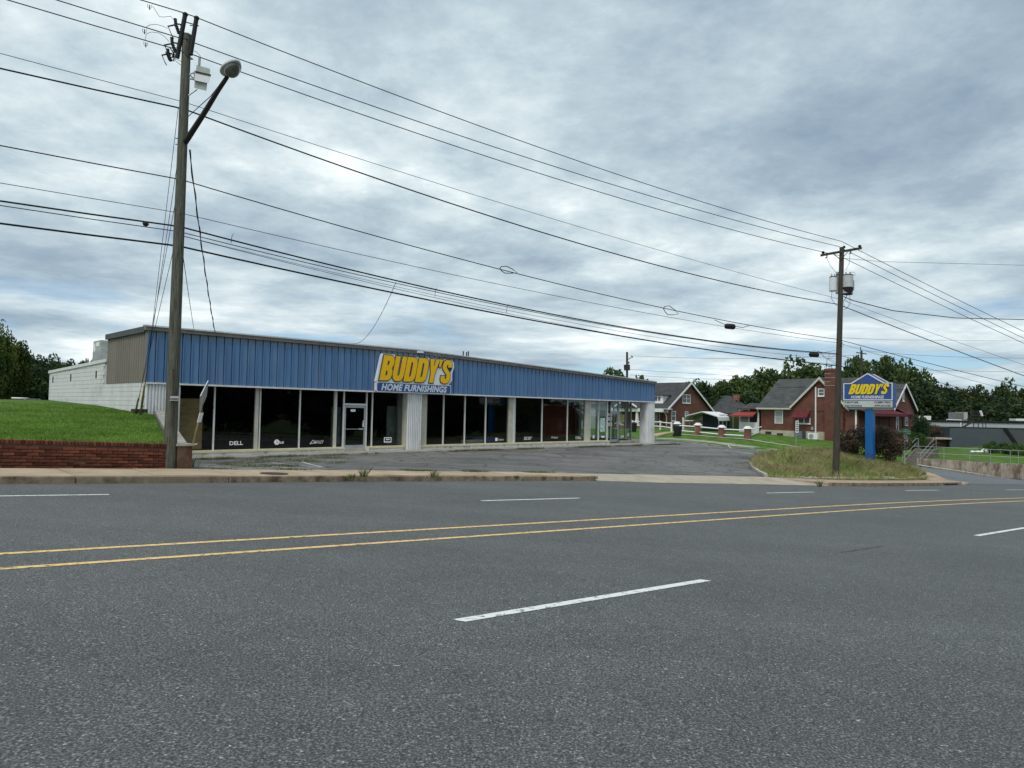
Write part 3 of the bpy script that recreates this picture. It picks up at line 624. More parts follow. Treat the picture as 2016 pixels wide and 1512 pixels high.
for a, b in zip(kp[:-1], kp[1:]): kerb_path([a, b], 0.16, lambda q, p: -G * q[0] + 0.138, 'kerb_stone', 'kerb', ik)
kerb_path([(43.8, kt(43.8)), (45.0, 13.35), (46.0, 13.9), (46.9, 14.8), (47.5, 16.0)], 0.5, lambda q, p: -G * q[0] + 0.10, 'kerb_stone', 'apron', ik)
sa = [Vector(xy(H(*q))) for q in ((1508, 938), (1494, 931), (1483, 923), (1479, 914), (1482, 908))]
kerb_path([to_st(p.x, p.y) for p in sa], 0.16, lambda q, p: T1(p.x, p.y) + 0.12, 'kerb_stone', 'conc_light', ik)
m = MB(); 
for s in (41.2,): 
    a = [st(s, kt(s) - .03), st(s + 2.1, kt(s + 2.1) - .03)]; m.prism([(a[0][0], a[0][1], -G * s - .02), (a[1][0], a[1][1], -G * (s + 2.1) - .02), (a[1][0], a[1][1], -G * (s + 2.1) + .09), (a[0][0], a[0][1], -G * s + .09)],
            [(a[0][0] - .05, a[0][1] - .12, -G * s - .02), (a[1][0] - .05, a[1][1] - .12, -G * (s + 2.1) - .02), (a[1][0] - .05, a[1][1] - .12, -G * (s + 2.1) + .09), (a[0][0] - .05, a[0][1] - .12, -G * s + .09)], True)
m.build('drain_inlet', 'iron', label='dark storm drain opening in the kerb at the corner of the side street', cat='drain')
m = MB(); q = Vector((*xy(H(540, 932.5, lambda x, y: zsw(x, y))), 0)); c = [(q.x + 0.34 * cos(2 * pi * k / 20), q.y + 0.34 * sin(2 * pi * k / 20)) for k in range(20)]
m.prism([(x, y, zsw(x, y) - .02) for x, y in c], [(x, y, zsw(x, y) + .012) for x, y in c], True); m.build('manhole_cover', 'iron', label='round dark iron cover set in the tan sidewalk', cat='manhole cover')
# left lawn behind the brick retaining wall
LF = [st(s, 19.15) for s in (-30, -14, -4, 5.2)]
pier = at(366, 918, 18.9); PZ = None
lawnp = [st(-30, 19.2), st(-14, 19.2), st(5.3, 19.3), fr(0.0, -1.2), fr(-0.02, 17.5), fr(-2, 40), (-55, 92), (-110, 80), (-95, 10)]
def TLs(x, y): return TL(x, y)
sheet('left_lawn', lawnp, TLs, 0.0, 'grass', 2.0, kind='structure')
# brick retaining wall with individual bricks
BWt = 19.02
bw = thing('brick_retaining_wall', 'low red brick retaining wall holding the lawn above the sidewalk', 'wall', (*st(2, BWt), -G * 2), az=A)
def wall_top(s): return 0.665 - 0.0473 * (s - 1.7)
o2 = Vector((*st(0, BWt), 0))
def zb(s): return -G * s + 0.10
core = MB(o2, A); core.prism([(-16, .035, zb(-16) - .3), (5.42, .035, zb(5.42) - .3), (5.42, .3, zb(5.42) - .3), (-16, .3, zb(-16) - .3)], [(-16, .035, wall_top(-16) - .02), (5.42, .035, wall_top(5.42) - .02), (5.42, .3, wall_top(5.42) - .02), (-16, .3, wall_top(-16) - .02)])
core.build('mortar', 'mortar', bw)
def brick_mesh(l, d, h):
    bm = bmesh.new(); bmesh.ops.create_cube(bm, size=1.0)
    for v in bm.verts: v.co = Vector((v.co.x * l, v.co.y * d, v.co.z * h))
    bmesh.ops.bevel(bm, geom=bm.edges[:], offset=0.006, segments=1, affect='EDGES'); me = bpy.data.meshes.new('brick'); bm.to_mesh(me); bm.free(); me.materials.append(MT['brick_one']); return me
BM1 = brick_mesh(0.215, 0.10, 0.060); BM2 = brick_mesh(0.062, 0.13, 0.10)
rowh = 0.0727; tilt = atan(-G); Rw = Matrix.Rotation(pi / 2 - A, 4, 'Z') @ Matrix.Rotation(-tilt if False else math.atan(G), 4, 'Y')
rows = 7; extra = MB(o2, A); hid = MB(o2, A)
ux3 = Vector((U[0], U[1], -G)).normalized()
for r in range(rows):
    k = 0; s = -15.9 + (0.11 if r % 2 else 0)
    while s < 5.32:
        z = zb(s) + 0.035 + r * rowh
        if not (r == 2 and abs(s - 3.25) < 0.11):
            off = rnd.uniform(-0.007, 0.007); p = Vector((*st(s, BWt + 0.045 + off), z))
            if s > -0.75: inst('brick', BM1, bw, Matrix.Translation(p) @ Rw @ Matrix.Rotation(rnd.uniform(-.012, .012), 4, 'Y'))
            else: extra.box(s - .105, s + .105, -0.005 + off, .09 + off, z - .029, z + .029)
        s += 0.226
extra.build('brick_courses', 'brick_one', bw, kind='stuff')
s = -0.8
while s < 5.40:
    z = wall_top(s) - 0.045; inst('coping_brick', BM2, bw, Matrix.Translation(Vector((*st(s, BWt + 0.05), z + rnd.uniform(-.004, .004)))) @ Rw); s += 0.0735
cm = MB(o2, A)
s = -15.9
while s < -0.85:
    z = wall_top(s) - 0.045; cm.box(s - .03, s + .03, -0.015, .115, z - .05, z + .05); s += 0.0735
cm.build('coping_courses', 'brick_one', bw, kind='stuff')
pr = MB(o2, A); zt = wall_top(5.6)
pr.box(5.43, 5.78, -0.06, 0.36, zb(6) - .3, zt - 0.04); pr.build('end_pier', 'pier', bw, bevel=.01)
pr = MB(o2, A); pr.box(5.39, 5.82, -0.09, 0.42, zt - 0.038, zt + 0.02); pr.build('pier_cap', 'conc', bw, bevel=.01)
# sloping concrete cheek wall between lawn and parking lot
a0 = Vector(st(5.62, 19.42)); a1 = Vector(fr(0.55, -0.05)); d = (a1 - a0); n2 = Vector((-d.y, d.x)).normalized() * 0.17; m = MB(); K = 10
top0 = zt + 0.0; top1 = TL(a1.x, a1.y) + 0.10
ring = []
for i in range(K + 1):
    f = i / K; q = a0 + d * f; z = top0 + (top1 - top0) * f; ring.append((q - n2, q + n2, z))
for i in range(K):
    a, b, z0 = ring[i]; c, e, z1 = ring[i + 1]
    m.prism([(a.x, a.y, -1.2), (c.x, c.y, -1.2), (e.x, e.y, -1.2), (b.x, b.y, -1.2)], [(a.x, a.y, z0), (c.x, c.y, z1), (e.x, e.y, z1), (b.x, b.y, z0)], True)
m.build('concrete_cheek_wall', 'conc', label='sloping bare concrete wall between the lawn and the parking lot', cat='wall')
# right retaining wall and the lawn above it
wa = at(1805, 915, 56.8); wb = at(2016, 948, 51.7); dw = Vector((wb.x - wa.x, wb.y - wa.y)); Lw = dw.length; dwn = dw / Lw; azw = atan2(dwn.x, dwn.y)
WTOP = -1.72
m = MB(wa, azw); K = 16
for i in range(K):
    x0 = Lw * 2.2 * i / K; x1 = Lw * 2.2 * (i + 1) / K; m.box(x0, x1, 0.0, 0.35, -6.0, WTOP + 0.012 * sin(i * 1.3))
m.build('concrete_retaining_wall', 'stain_wall', label='stained concrete retaining wall along the right side of the side street', cat='wall')
w2 = lambda l, mm_: (wa.x + dwn.x * l - dwn.y * mm_, wa.y + dwn.y * l + dwn.x * mm_)
rl = [w2(0, .3), w2(Lw * 2.2, .3), w2(Lw * 2.2, 40), w2(0, 40), w2(-3.5, 14), w2(-1.2, 6)]
def TR(x, y):
    q = Vector((x - wa.x, y - wa.y)); mm_ = -q.x * dwn.y + q.y * dwn.x; return WTOP - 0.03 + min(0.35, max(0, mm_) * 0.035)
sheet('right_lawn', rl, TR, 0.0, 'grass', 2.5, kind='structure')
ribbon('street_gutter', (wa.x - 0.6, wa.y - 0.9), (wb.x - 0.8, wb.y - 0.9), 0.9, 'conc_light', 0.06, zstreet)
# block letters drawn as outlines: name -> (width, outer ring, holes)
GL = {
 'B': (1.0, [(0,0),(.60,0),(.80,.03),(.94,.11),(1,.25),(.98,.39),(.87,.50),(.97,.61),(1,.76),(.94,.9),(.80,.975),(.62,1),(0,1)], [[(.42,.20),(.54,.20),(.60,.28),(.55,.39),(.42,.39)],[(.42,.61),(.54,.61),(.60,.69),(.56,.79),(.42,.79)]]),
 'U': (1.0, [(0,1),(0,.27),(.06,.12),(.19,.03),(.36,0),(.64,0),(.81,.03),(.94,.12),(1,.27),(1,1),(.60,1),(.60,.28),(.55,.21),(.45,.21),(.40,.28),(.40,1)], []),
 'D': (1.0, [(0,0),(.55,0),(.79,.03),(.94,.12),(1,.27),(1,.73),(.94,.88),(.79,.97),(.55,1),(0,1)], [[(.41,.20),(.52,.20),(.59,.27),(.59,.73),(.52,.80),(.41,.80)]]),
 'Y': (.95, [(.30,0),(.70,0),(.70,.38),(1,1),(.62,1),(.50,.64),(.38,1),(0,1),(.30,.38)], []),
 "'": (.34, [(.15,.68),(.60,.68),(.95,1.0),(.15,1.0)], []),
 'S': (.95, [(0,.31),(.01,.16),(.11,.05),(.33,0),(.70,0),(.91,.07),(1,.2),(.97,.36),(.86,.47),(.52,.63),(.43,.70),(.43,.77),(.50,.81),(.58,.78),(.60,.69),(.98,.69),(.97,.84),(.86,.95),(.62,1.0),(.32,1),(.12,.94),(.02,.81),(.03,.67),(.15,.56),(.54,.38),(.60,.30),(.58,.22),(.5,.18),(.42,.21),(.40,.31)], [])}
def glyph_mesh(body, W_, H_, grow=0.0, holes=True, sk=0.2, gap=0.07, ext=0.012):
    """flat extruded block letters filling W_ x H_, slanted; grow widens every outline by that many metres"""
    tot = sum(GL[c][0] for c in body) + gap * (len(body) - 1); u = W_ / tot
    cu_ = bpy.data.curves.new('g', 'CURVE'); cu_.dimensions = '2D'; cu_.fill_mode = 'FRONT'; x = 0.0
    for c in body:
        wd, outer, hs = GL[c]
        for j, ring in enumerate([outer] + (hs if holes else [])):
            R = [((x + p[0] * wd) * u + p[1] * H_ * sk, p[1] * H_) for p in ring]
            ar = sum(R[i][0] * R[(i + 1) % len(R)][1] - R[(i + 1) % len(R)][0] * R[i][1] for i in range(len(R)))
            if ar < 0: R.reverse()
            if grow and j == 0:
                Q = []
                for i in range(len(R)):
                    a, b, d = Vector(R[i - 1]), Vector(R[i]), Vector(R[(i + 1) % len(R)]); e1 = (b - a).normalized(); e2 = (d - b).normalized()
                    n1 = Vector((e1.y, -e1.x)); n2 = Vector((e2.y, -e2.x)); nn_ = (n1 + n2); nn_ = nn_.normalized() / max(.55, nn_.normalized().dot(n1)); Q.append(tuple(b + nn_ * grow))
                R = Q
            sp_ = cu_.splines.new('POLY'); sp_.points.add(len(R) - 1)
            for q, p in zip(sp_.points, R): q.co = (p[0], p[1], 0, 1)
            sp_.use_cyclic_u = True
        x += wd + gap
        if grow:      # one curve per letter so that grown outlines never cancel where they overlap
            pass
    o = bpy.data.objects.new('g', cu_); C.objects.link(o); bpy.context.view_layer.update()
    me = bpy.data.meshes.new_from_object(o.evaluated_get(bpy.context.evaluated_depsgraph_get())); bpy.data.objects.remove(o)
    bm = bmesh.new(); bm.from_mesh(me); r = bmesh.ops.extrude_face_region(bm, geom=bm.faces[:])
    for e in r['geom']:
        if isinstance(e, bmesh.types.BMVert): e.co.z += ext
    bmesh.ops.recalc_face_normals(bm, faces=bm.faces); bm.to_mesh(me); bm.free(); return me
def letters(body, O_, az, l0, z0, W_, H_, y, material, parent, name='letter', grow=0.0, holes=True, sk=0.2, ext=0.012, stag=0.0):
    """every letter its own object, standing y metres in front of the plane through O_"""
    gap = 0.07; tot = sum(GL[c][0] for c in body) + gap * (len(body) - 1) - .14; u = W_ / tot; x = 0.0
    fx_ = Vector((sin(az), cos(az), 0)); ny = Vector((-cos(az), sin(az), 0))
    for i, c in enumerate(body):
        if c == "'": x -= .10
        me = glyph_mesh(c, GL[c][0] * u if c != "'" else GL[c][0] * u, H_, grow, holes, sk, gap, ext); me.materials.append(MT[material])
        loc = Vector((O_[0], O_[1], 0)) + fx_ * (l0 + x * u) - ny * (y + (i % 2) * stag) + Vector((0, 0, z0))
        W = Matrix(((fx_.x, 0, -ny.x, loc.x), (fx_.y, 0, -ny.y, loc.y), (0, 1, 0, loc.z), (0, 0, 0, 1)))
        o = bpy.data.objects.new(name, me); put(o, parent, W); x += GL[c][0] + gap
# ---------------------------------------------------------------- store building
LEN = 36.3; ZF = -0.5; ZS = 2.38
store = thing('store_building', 'long single storey store with blue metal fascia above dark shop windows', 'store', (FO.x, FO.y, -0.76), az=B)
def rooft(l): return 4.66 if l < 13.5 else 4.66 - 0.0345 * (l - 13.5)
fb = lambda **k: MB(FO, B)
PW = 0.3555; nP = 102
for i in range(nP):
    a = i * PW; b = a + PW - 0.003; zt0 = rooft((a + b) / 2) - 0.13; m = MB(FO, B)
    prof = [(a, 0.05), (a + 0.001, -0.05), (a + 0.034, -0.05), (a + 0.044, 0.0), (b - .034, 0.0), (b - .028, 0.05)]
    m.prism([(x, y, ZS) for x, y in prof], [(x, y, rooft(x) - 0.12) for x, y in prof]); m.build('metal_panel', 'blue', store)
m = MB(FO, B)
for l_a, l_b in ((0.03, 13.5), (13.5, LEN)): m.prism([(l_a, .052, ZS), (l_b, .052, ZS), (l_b, .09, ZS), (l_a, .09, ZS)], [(l_a, .052, rooft(l_a) - .1), (l_b, .052, rooft(l_b) - .1), (l_b, .09, rooft(l_b) - .1), (l_a, .09, rooft(l_a) - .1)])
m.box(.055, .09, .1, 5.6, ZS, 4.5); m.build('fascia_backing', 'sign_d', store)  # board added behind the panels so no light leaks through their gaps
for i in range(18):
    a = 0.02 + i * 0.31; b = a + 0.305; m = MB(FO, B)
    prof = [(-0.0, a), (-0.045, a + 0.03), (-0.045, a + 0.07), (-0.0, a + 0.10), (-0.0, b), (0.02, b), (0.02, a)]
    zt0 = 4.60 - 0.02 * a; m.prism([(x, y, ZS + 0.0) for x, y in prof], [(x, y, zt0) for x, y in prof]); m.build('tan_panel', 'tan', store)
# roof edge trim
m = MB(FO, B); P = [(-0.10, rooft(0)), (13.5, rooft(13.5)), (LEN + 0.12, rooft(LEN + .1))]
for (x0, z0), (x1, z1) in zip(P[:-1], P[1:]):
    m.prism([(x0, -0.11, z0 - .15), (x1, -0.11, z1 - .15), (x1, 0.10, z1 - .15), (x0, 0.10, z0 - .15)], [(x0, -0.11, z0), (x1, -0.11, z1), (x1, 0.10, z1), (x0, 0.10, z0)])
m.build('roof_trim', 'trim', store)
m = MB(FO, B); m.box(-0.11, 0.05, 0.10, 5.62, rooft(0) - .22, rooft(0) + .02); m.build('side_roof_trim', 'dgrey2', store)
m = MB(FO, B)
for (x0, z0), (x1, z1) in zip(P[:-1], P[1:]):
    m.prism([(x0, -0.14, z0 + .004), (x1, -0.14, z1 + .004), (x1, 0.3, z1 + .004), (x0, 0.3, z0 + .004)], [(x0, -0.10, z0 + .07), (x1, -0.10, z1 + .07), (x1, 0.3, z1 + .09), (x0, 0.3, z0 + .09)])
m.build('roof_cap', 'galv', store)
m = MB(FO, B); m.add([(0, .3, 4.6), (13.5, .3, 4.64), (LEN, .3, 3.85), (LEN, 5.7, 3.75), (13.5, 5.7, 4.5), (0, 5.7, 4.5)], [(0, 1, 4, 5), (1, 2, 3, 4)]); m.build('roof_deck', 'galv', store)
m = MB(FO, B); m.box(-0.05, LEN + 0.03, -0.06, 0.0, ZS - 0.075, ZS - 0.002); m.build('fascia_trim', 'trim_w', store)
m = MB(FO, B); m.box(-0.02, LEN, 0.0, 0.42, ZS - 0.02, ZS); m.build('soffit', 'post', store)
m = MB(FO, B); m.box(LEN + 0.0, LEN + 0.04, 0, 13, ZS - .07, rooft(LEN) - .15); m.build('end_fascia', 'blue', store)
GY = 0.36
def base(l0, l1, y, zt_=ZF, name=('base_wall', 'sill')):
    m = MB(FO, B); m.box(l0, l1, y, y + 0.25, -1.3, zt_ - 0.115); m.build(name[0], 'base_w', store, bevel=.008)
    m = MB(FO, B); m.box(l0, l1, y - 0.03, y + 0.35, zt_ - 0.11, zt_); m.build(name[1], 'cream', store, bevel=.008)
fx = lambda px, y=0.36: plane_hit(px, 820, FO + NF * y, B)[0]
base(1.55, fx(676) - 0.03, 0.10); base(fx(720) + 0.05, 13.1, 0.10); base(14.15, fx(1195), 0.10)
def corr(l0, l1, y, zt_, zb_, name='corrugated_panel', along='x', x=0.0):
    m = MB(FO, B); n = max(3, int(round((l1 - l0) / 0.125))); pts = []
    for i in range(n):
        a = l0 + (l1 - l0) * i / n; q = (l1 - l0) / n
        pts += [(a, y), (a + q * .12, y - .06), (a + q * .48, y - .06), (a + q * .6, y)]
    pts += [(l1, y), (l1, y + 0.04), (l0, y + 0.04)]
    if along == 'y': pts = [(p[1], p[0]) for p in pts]
    m.prism([(p[0], p[1], zb_) for p in pts], [(p[0], p[1], zt_) for p in pts]); return m.build(name, 'corr', store)
corr(0.02, 1.40, 0.05, ZS - .08, -1.2); corr(13.14, 14.1, -0.02, ZS - .08, -1.0)
m = MB(FO, B); m.box(13.12, 14.12, .045, .9, -1.0, ZS - .08); m.build('column_core', 'post', store)
# corner column
m = MB(FO, B); m.box(35.42, 36.30, .06, .66, -1.1, ZS - .08); m.build('column_core', 'corr', store)
corr(35.40, 36.33, 0.02, ZS - .08, -1.1)
corr(0.09, .70, 35.38, ZS - .08, -1.1, along='y', x=0)
def bar(l0, l1, z0, z1, y=GY, d=0.10, material='frame', name='mullion', parent=None):
    m = MB(FO, B); m.box(l0, l1, y - d / 2, y + d / 2, z0, z1); return m.build(name, material, parent or store)
def pane(l0, l1, z0, z1, y=GY, material='glass'):
    m = MB(FO, B); m.box(l0, l1, y - 0.006, y + 0.006, z0, z1); return m.build('window_pane', material, store)
top = ZS - 0.02
edges = [1.42] + [fx(p) for p in (421, 509, 590)] + [fx(661)]
for i in range(len(edges) - 1): pane(edges[i] + .03, edges[i + 1] - .03, ZF, top)
panes = {}
for px in (421, 511, 589.5, 661): l = fx(px); bar(l - .03, l + .03, ZF, top)
l = fx(506); bar(l - .12, l + .04, ZF, top, GY + .0, .14, 'post', 'post')
bar(1.42, 1.48, ZF, top)
# entrance door bay
dl0, dl1 = fx(677), fx(719.5)
pane(fx(662.5), dl0 - .04, ZF, top); bar(fx(661) - .13, fx(661) - .03, ZF, top, GY, .14, 'post', 'post')
bar(dl0 - .07, dl0, -0.72, top); bar(dl1, dl1 + .07, -0.72, top); bar(dl0, dl1, 1.60, 1.70); pane(dl0, dl1, 1.70, top)
bar(dl0, dl1, -0.74, -0.62, GY, .2, 'conc_light', 'threshold')
def door(l0, l1, z0, z1, y, handle=True):
    m = MB(FO, B)
    for a in ((l0, l0 + .09, z0, z1), (l1 - .09, l1, z0, z1), (l0 + .09, l1 - .09, z1 - .1, z1), (l0 + .09, l1 - .09, z0, z0 + .2)): m.box(a[0], a[1], y - .025, y + .025, a[2], a[3])
    o = m.build('door', 'alum', store)
    m = MB(FO, B); m.box(l0 + .09, l1 - .09, y - .005, y + .005, z0 + .2, z1 - .1); m.build('door_pane', 'glass', o)
    m = MB(FO, B); m.box(l0 + .02, l1 - .02, y - .06, y - .03, z0 + 1.0, z0 + 1.03); m.box(l1 - .42, l1 - .15, y - .075, y - .03, z0 + .98, z0 + 1.05); m.build('push_bar', 'alum', o)
    m = MB(FO, B); m.box(l1 - .17, l1 - .12, y - .08, y - .026, z0 + 1.12, z0 + 1.36); m.ball((l1 - .145, y - .06, z0 + 1.42), .035, world=False); m.build('door_handle', 'frame', o)
    return o
dr = door(dl0 + .01, dl1 - .01, -0.62, 1.58, GY)
m = MB(FO, B); m.box(dl0 + .38, dl0 + .66, GY - .012, GY - .007, 1.28, 1.40); m.build('notice', 'decal', dr)
e = [fx(720.5) + .07, fx(732), fx(793)]
for i in range(2): pane(e[i] + .02, e[i + 1] - .02, ZF, top)
bar(e[1] - .03, e[1] + .03, ZF, top); bar(fx(793) - .03, 13.1, ZF, top, GY + .02, .2, 'post', 'post')
e = [fx(839)] + [fx(p) for p in (872.5, 914.5, 955.5, 1013, 1066.6, 1116.6, 1161)]
bar(14.12, fx(839), ZF, top, GY + .08, .3, 'post', 'post')
for i in range(len(e) - 1): pane(e[i] + .03, e[i + 1] - .03, ZF, top)
for l in e[1:]: bar(l - .035, l + .035, ZF, top)
bar(fx(1000), fx(1008), ZF, top, GY + .01, .2, 'post', 'post'); bar(fx(1008) + .02, fx(1011.5), ZF, top, GY, .14, 'frame', 'post'); bar(fx(1150.5), fx(1159), ZF, top, GY + .01, .2, 'post', 'post')
# glazed corner: clear glass front, recessed entrance and glazed end wall
e = [fx(1161), fx(1178), fx(1195)]
for i in range(2): pane(e[i] + .03, e[i + 1] - .03, ZF, top, GY, 'glass_clear')
bar(e[1] - .035, e[1] + .035, ZF, top); bar(e[2] - .05, e[2] + .05, -0.75, top)
r0 = e[2] + .05; YR = 1.25
m = MB(FO, B); m.box(r0 - .03, r0 + .03, GY, YR, ZF - .1, top); m.build('window_pane', 'glass_clear', store)
f0, f1, f2, f3 = fx(1196.5, YR) + .3, fx(1217, YR), fx(1231, YR), fx(1242, YR)
f0 = max(f0, r0 + .05)
bar(f0 - .05, f0 + .02, -0.75, top, YR, .1, 'alum'); bar(f1 - .06, f1 + .02, -0.75, top, YR, .1, 'alum'); bar(f2 - .03, f2 + .03, ZF, top, YR, .1, 'alum'); bar(f3 - .04, f3 + .05, -0.6, top, YR, .1, 'alum')
bar(f0, f1, 1.50, 1.60, YR, .1, 'alum'); pane(f0, f1, 1.6, top, YR, 'glass_clear'); pane(f1, f2, ZF - .1, top, YR, 'glass_clear'); pane(f2, f3, ZF - .1, top, YR, 'glass_clear')
base(f1 + .05, f3 + .12, YR - .18, -0.60)
d2 = door(f0 + .03, f1 - .07, -0.70, 1.48, YR)
# end wall glass
ye = [YR, 2.9, 4.6, 6.3]
for a, b in zip(ye[:-1], ye[1:]):
    m = MB(FO, B); m.box(f3 - .006, f3 + .006, a + .05, b - .05, ZF, top); m.build('window_pane', 'glass_clear', store)
    m = MB(FO, B); m.box(f3 - .05, f3 + .05, b - .05, b + .05, ZF, top); m.build('mullion', 'alum', store)
m = MB(FO, B); m.box(f3 - .12, f3 + .1, YR + .3, 8.0, -1.1, ZF - .005); m.build('base_wall', 'base_w', store)
# interior: floor, ceiling, rear and side walls, partitions, leftover stock
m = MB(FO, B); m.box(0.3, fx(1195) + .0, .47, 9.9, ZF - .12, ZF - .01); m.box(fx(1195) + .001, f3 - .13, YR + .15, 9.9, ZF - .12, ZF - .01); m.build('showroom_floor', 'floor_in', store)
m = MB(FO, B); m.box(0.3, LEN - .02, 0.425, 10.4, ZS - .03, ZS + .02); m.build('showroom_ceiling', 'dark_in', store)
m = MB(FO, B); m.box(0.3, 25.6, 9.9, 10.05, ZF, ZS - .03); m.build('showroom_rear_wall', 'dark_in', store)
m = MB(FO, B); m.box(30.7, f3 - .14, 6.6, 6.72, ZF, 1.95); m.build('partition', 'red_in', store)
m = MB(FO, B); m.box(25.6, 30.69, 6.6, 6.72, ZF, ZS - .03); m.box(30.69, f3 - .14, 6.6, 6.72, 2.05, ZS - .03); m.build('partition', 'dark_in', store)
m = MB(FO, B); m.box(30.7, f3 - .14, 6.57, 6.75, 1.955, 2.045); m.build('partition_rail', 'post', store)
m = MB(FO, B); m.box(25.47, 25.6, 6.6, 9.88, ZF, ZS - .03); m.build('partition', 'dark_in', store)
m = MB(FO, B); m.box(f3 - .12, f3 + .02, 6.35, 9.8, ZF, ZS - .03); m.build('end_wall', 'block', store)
m = MB(FO, B); m.box(f3 - .5, f3 - .2, 6.0, 6.5, ZF, ZS - .03); m.build('partition_post', 'post', store)
m = MB(FO, B); m.box(1.5, 2.5, .42, .45, ZF + .05, 1.75); m.build('plywood_sheet', 'ply', store)
m = MB(FO, B); m.box(fx(762, 1.2), fx(785, 1.2), 1.2, 1.28, ZF, 1.6); m.build('partition', 'porchgrey', store)
m = MB(FO, B); m.box(dl0 + .25, dl0 + .8, 2.0, 2.08, ZF, 1.5); m.build('partition', 'porchgrey', store)
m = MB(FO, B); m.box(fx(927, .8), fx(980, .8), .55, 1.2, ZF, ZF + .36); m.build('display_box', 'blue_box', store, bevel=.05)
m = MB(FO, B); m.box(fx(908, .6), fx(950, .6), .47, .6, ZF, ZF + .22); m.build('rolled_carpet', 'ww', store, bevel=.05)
# painted block rear part
m = MB(FO, B)
for r in range(24):
    z0 = -0.2 + r * 0.2; k = 0; y = 0.12 + (0.2 if r % 2 else 0)
    while y < 17:
        y1 = min(y + .4, 17); zt_ = min(z0 + .2, 3.52 - 0.022 * y)
        if y < 5.9: zt_ = min(zt_, ZS - .012)
        if zt_ > z0 + .03: m.box(-0.0, .2, y + .004, y1 - .004, z0 + .005, zt_ - .005)
        y += .4
m.build('painted_block_courses', 'block', store, kind='stuff')
m = MB(FO, B); m.prism([(.03, .1, -1), (.03, 17, -1), (.18, 17, -1), (.18, .1, -1)], [(.03, .1, 3.45), (.03, 17, 3.1), (.18, 17, 3.1), (.18, .1, 3.45)]); m.build('side_wall', 'lgrey', store)
m = MB(FO, B); m.prism([(-.05, 5.6, 3.40), (-.05, 17.1, 3.14), (.3, 17.1, 3.14), (.3, 5.6, 3.40)], [(-.05, 5.6, 3.55), (-.05, 17.1, 3.29), (.3, 17.1, 3.29), (.3, 5.6, 3.55)]); m.build('roof_edge', 'trim_w', store)
m = MB(FO, B); m.add([(0.2, 5.6, 3.5), (LEN, 5.6, 3.5), (LEN, 17, 3.22), (.2, 17, 3.22)], [(0, 1, 2, 3)]); m.box(.02, LEN - .2, 16.9, 17, -1, 3.2); m.build('rear_roof', 'galv', store)
m = MB(FO, B); m.box(.02, 29.1, 10.06, 10.2, -1, 3.3); m.box(29.1, 29.3, 8.0, 17, -1, 3.2); m.build('rear_wall', 'block', store)
for yy in (7.2, 12.0, 16.0):
    m = MB(FO, B); m.box(-.03, .0, yy, yy + .12, 2.75 - .01 * yy, 3.1 - .01 * yy); m.build('wall_vent', 'iron', store)
# brand lettering on the glass
def decal(body, px, py, wpx, hpx, name='window_lettering', **k):
    O_ = FO + NF * (GY - .012); l0, z1 = plane_hit(px, py, O_, B); l1, z0 = plane_hit(px + wpx, py + hpx, O_, B)
    h = abs(z0 - z1) * 0.97 + .0; z0 = plane_hit(px, py + hpx, O_, B)[1]
    return text_obj(name, body, O_, B, l0, z0, l1 - l0, h, 0, 'decal', store, **k)
decal('ool', 381, 872, 7, 4, offset=.04); decal('DELL', 452, 869, 26, 7.5, offset=.025); decal('LG', 551, 869, 7.5, 4.5, offset=.05); decal('ASHLEY', 617, 867.5, 20, 6, shear=.15, offset=.0, spacing=1.1)
decal('Woodhaven', 981, 863.5, 10.5, 4.0, offset=.0); decal('acer', 1031.5, 860, 16, 6, shear=.2, offset=.0); decal('Whirlpool', 1085, 859.5, 13, 5, offset=.0); decal('DELL', 1133.5, 859.5, 12, 5, offset=.01)
O_ = FO + NF * (GY - .012)
def disc(px, py, rpx, name, ring=False):
    l, z = plane_hit(px, py, O_, B); r = rpx / 1400 * at(px, py, 30).y; r = plane_hit(px + rpx, py, O_, B)[0] - l
    rz = plane_hit(px, py - rpx, O_, B)[1] - z
    m = MB(O_, B); c = [(l + r * cos(2 * pi * k / 20), 0, z + rz * sin(2 * pi * k / 20)) for k in range(20)]
    m.prism(c, [(p[0], -.003, p[2]) for p in c]); return m.build(name, 'decal', store)
disc(545, 870.5, 5.4, 'window_logo')
m = MB(O_, B)
l, z = plane_hit(545, 870.5, O_, B); m.box(l - .006, l + .006, -.006, -.0035, z - .08, z + .09); m.box(l, l + .09, -.006, -.0035, z - .03, z - .015); m.build('window_logo', 'sign_d', store)
m = MB(O_, B); l, z = plane_hit(610, 871, O_, B)
tri = [(l, z - .08), (l + .17, z + .11), (l + .34, z - .02)]
for (a, b), (c, d) in zip(tri, tri[1:] + tri[:1]): m.tube([(a, -.004, b), (c, -.004, d)], .010, 5, world=False)
m.build('window_logo', 'decal', store)
l0, z1 = plane_hit(756, 861, O_, B); l1, z0 = plane_hit(770.5, 871, O_, B)
m = MB(O_, B); m.box(l0, l1, -.003, 0, z0, z1); m.build('window_logo', 'decal', store); m = MB(O_, B); m.box(l0 + .05, l1 - .05, -.006, -.0035, z0 + .06, z1 - .05); m.build('window_logo', 'black', store)
m = MB(O_, B); m.box(l0 + .12, l1 - .12, -.009, -.0065, z0 + .13, z1 - .09); m.build('window_logo', 'decal', store)
l0, z1 = plane_hit(975, 862, O_, B); l1, z0 = plane_hit(979.5, 868, O_, B); m = MB(O_, B); m.box(l0, l1, -.003, 0, z0, z1); m.build('window_logo', 'decal', store)
O2 = FO + NF * (YR - .012)
def poster(px0, py0, px1, py1, material, O_p, par=None):
    l0, z1 = plane_hit(px0, py0, O_p, B); l1, z0 = plane_hit(px1, py1, O_p, B); m = MB(O_p, B); m.box(l0, l1, -.004, 0, z0, z1); return m.build('poster', material, store)
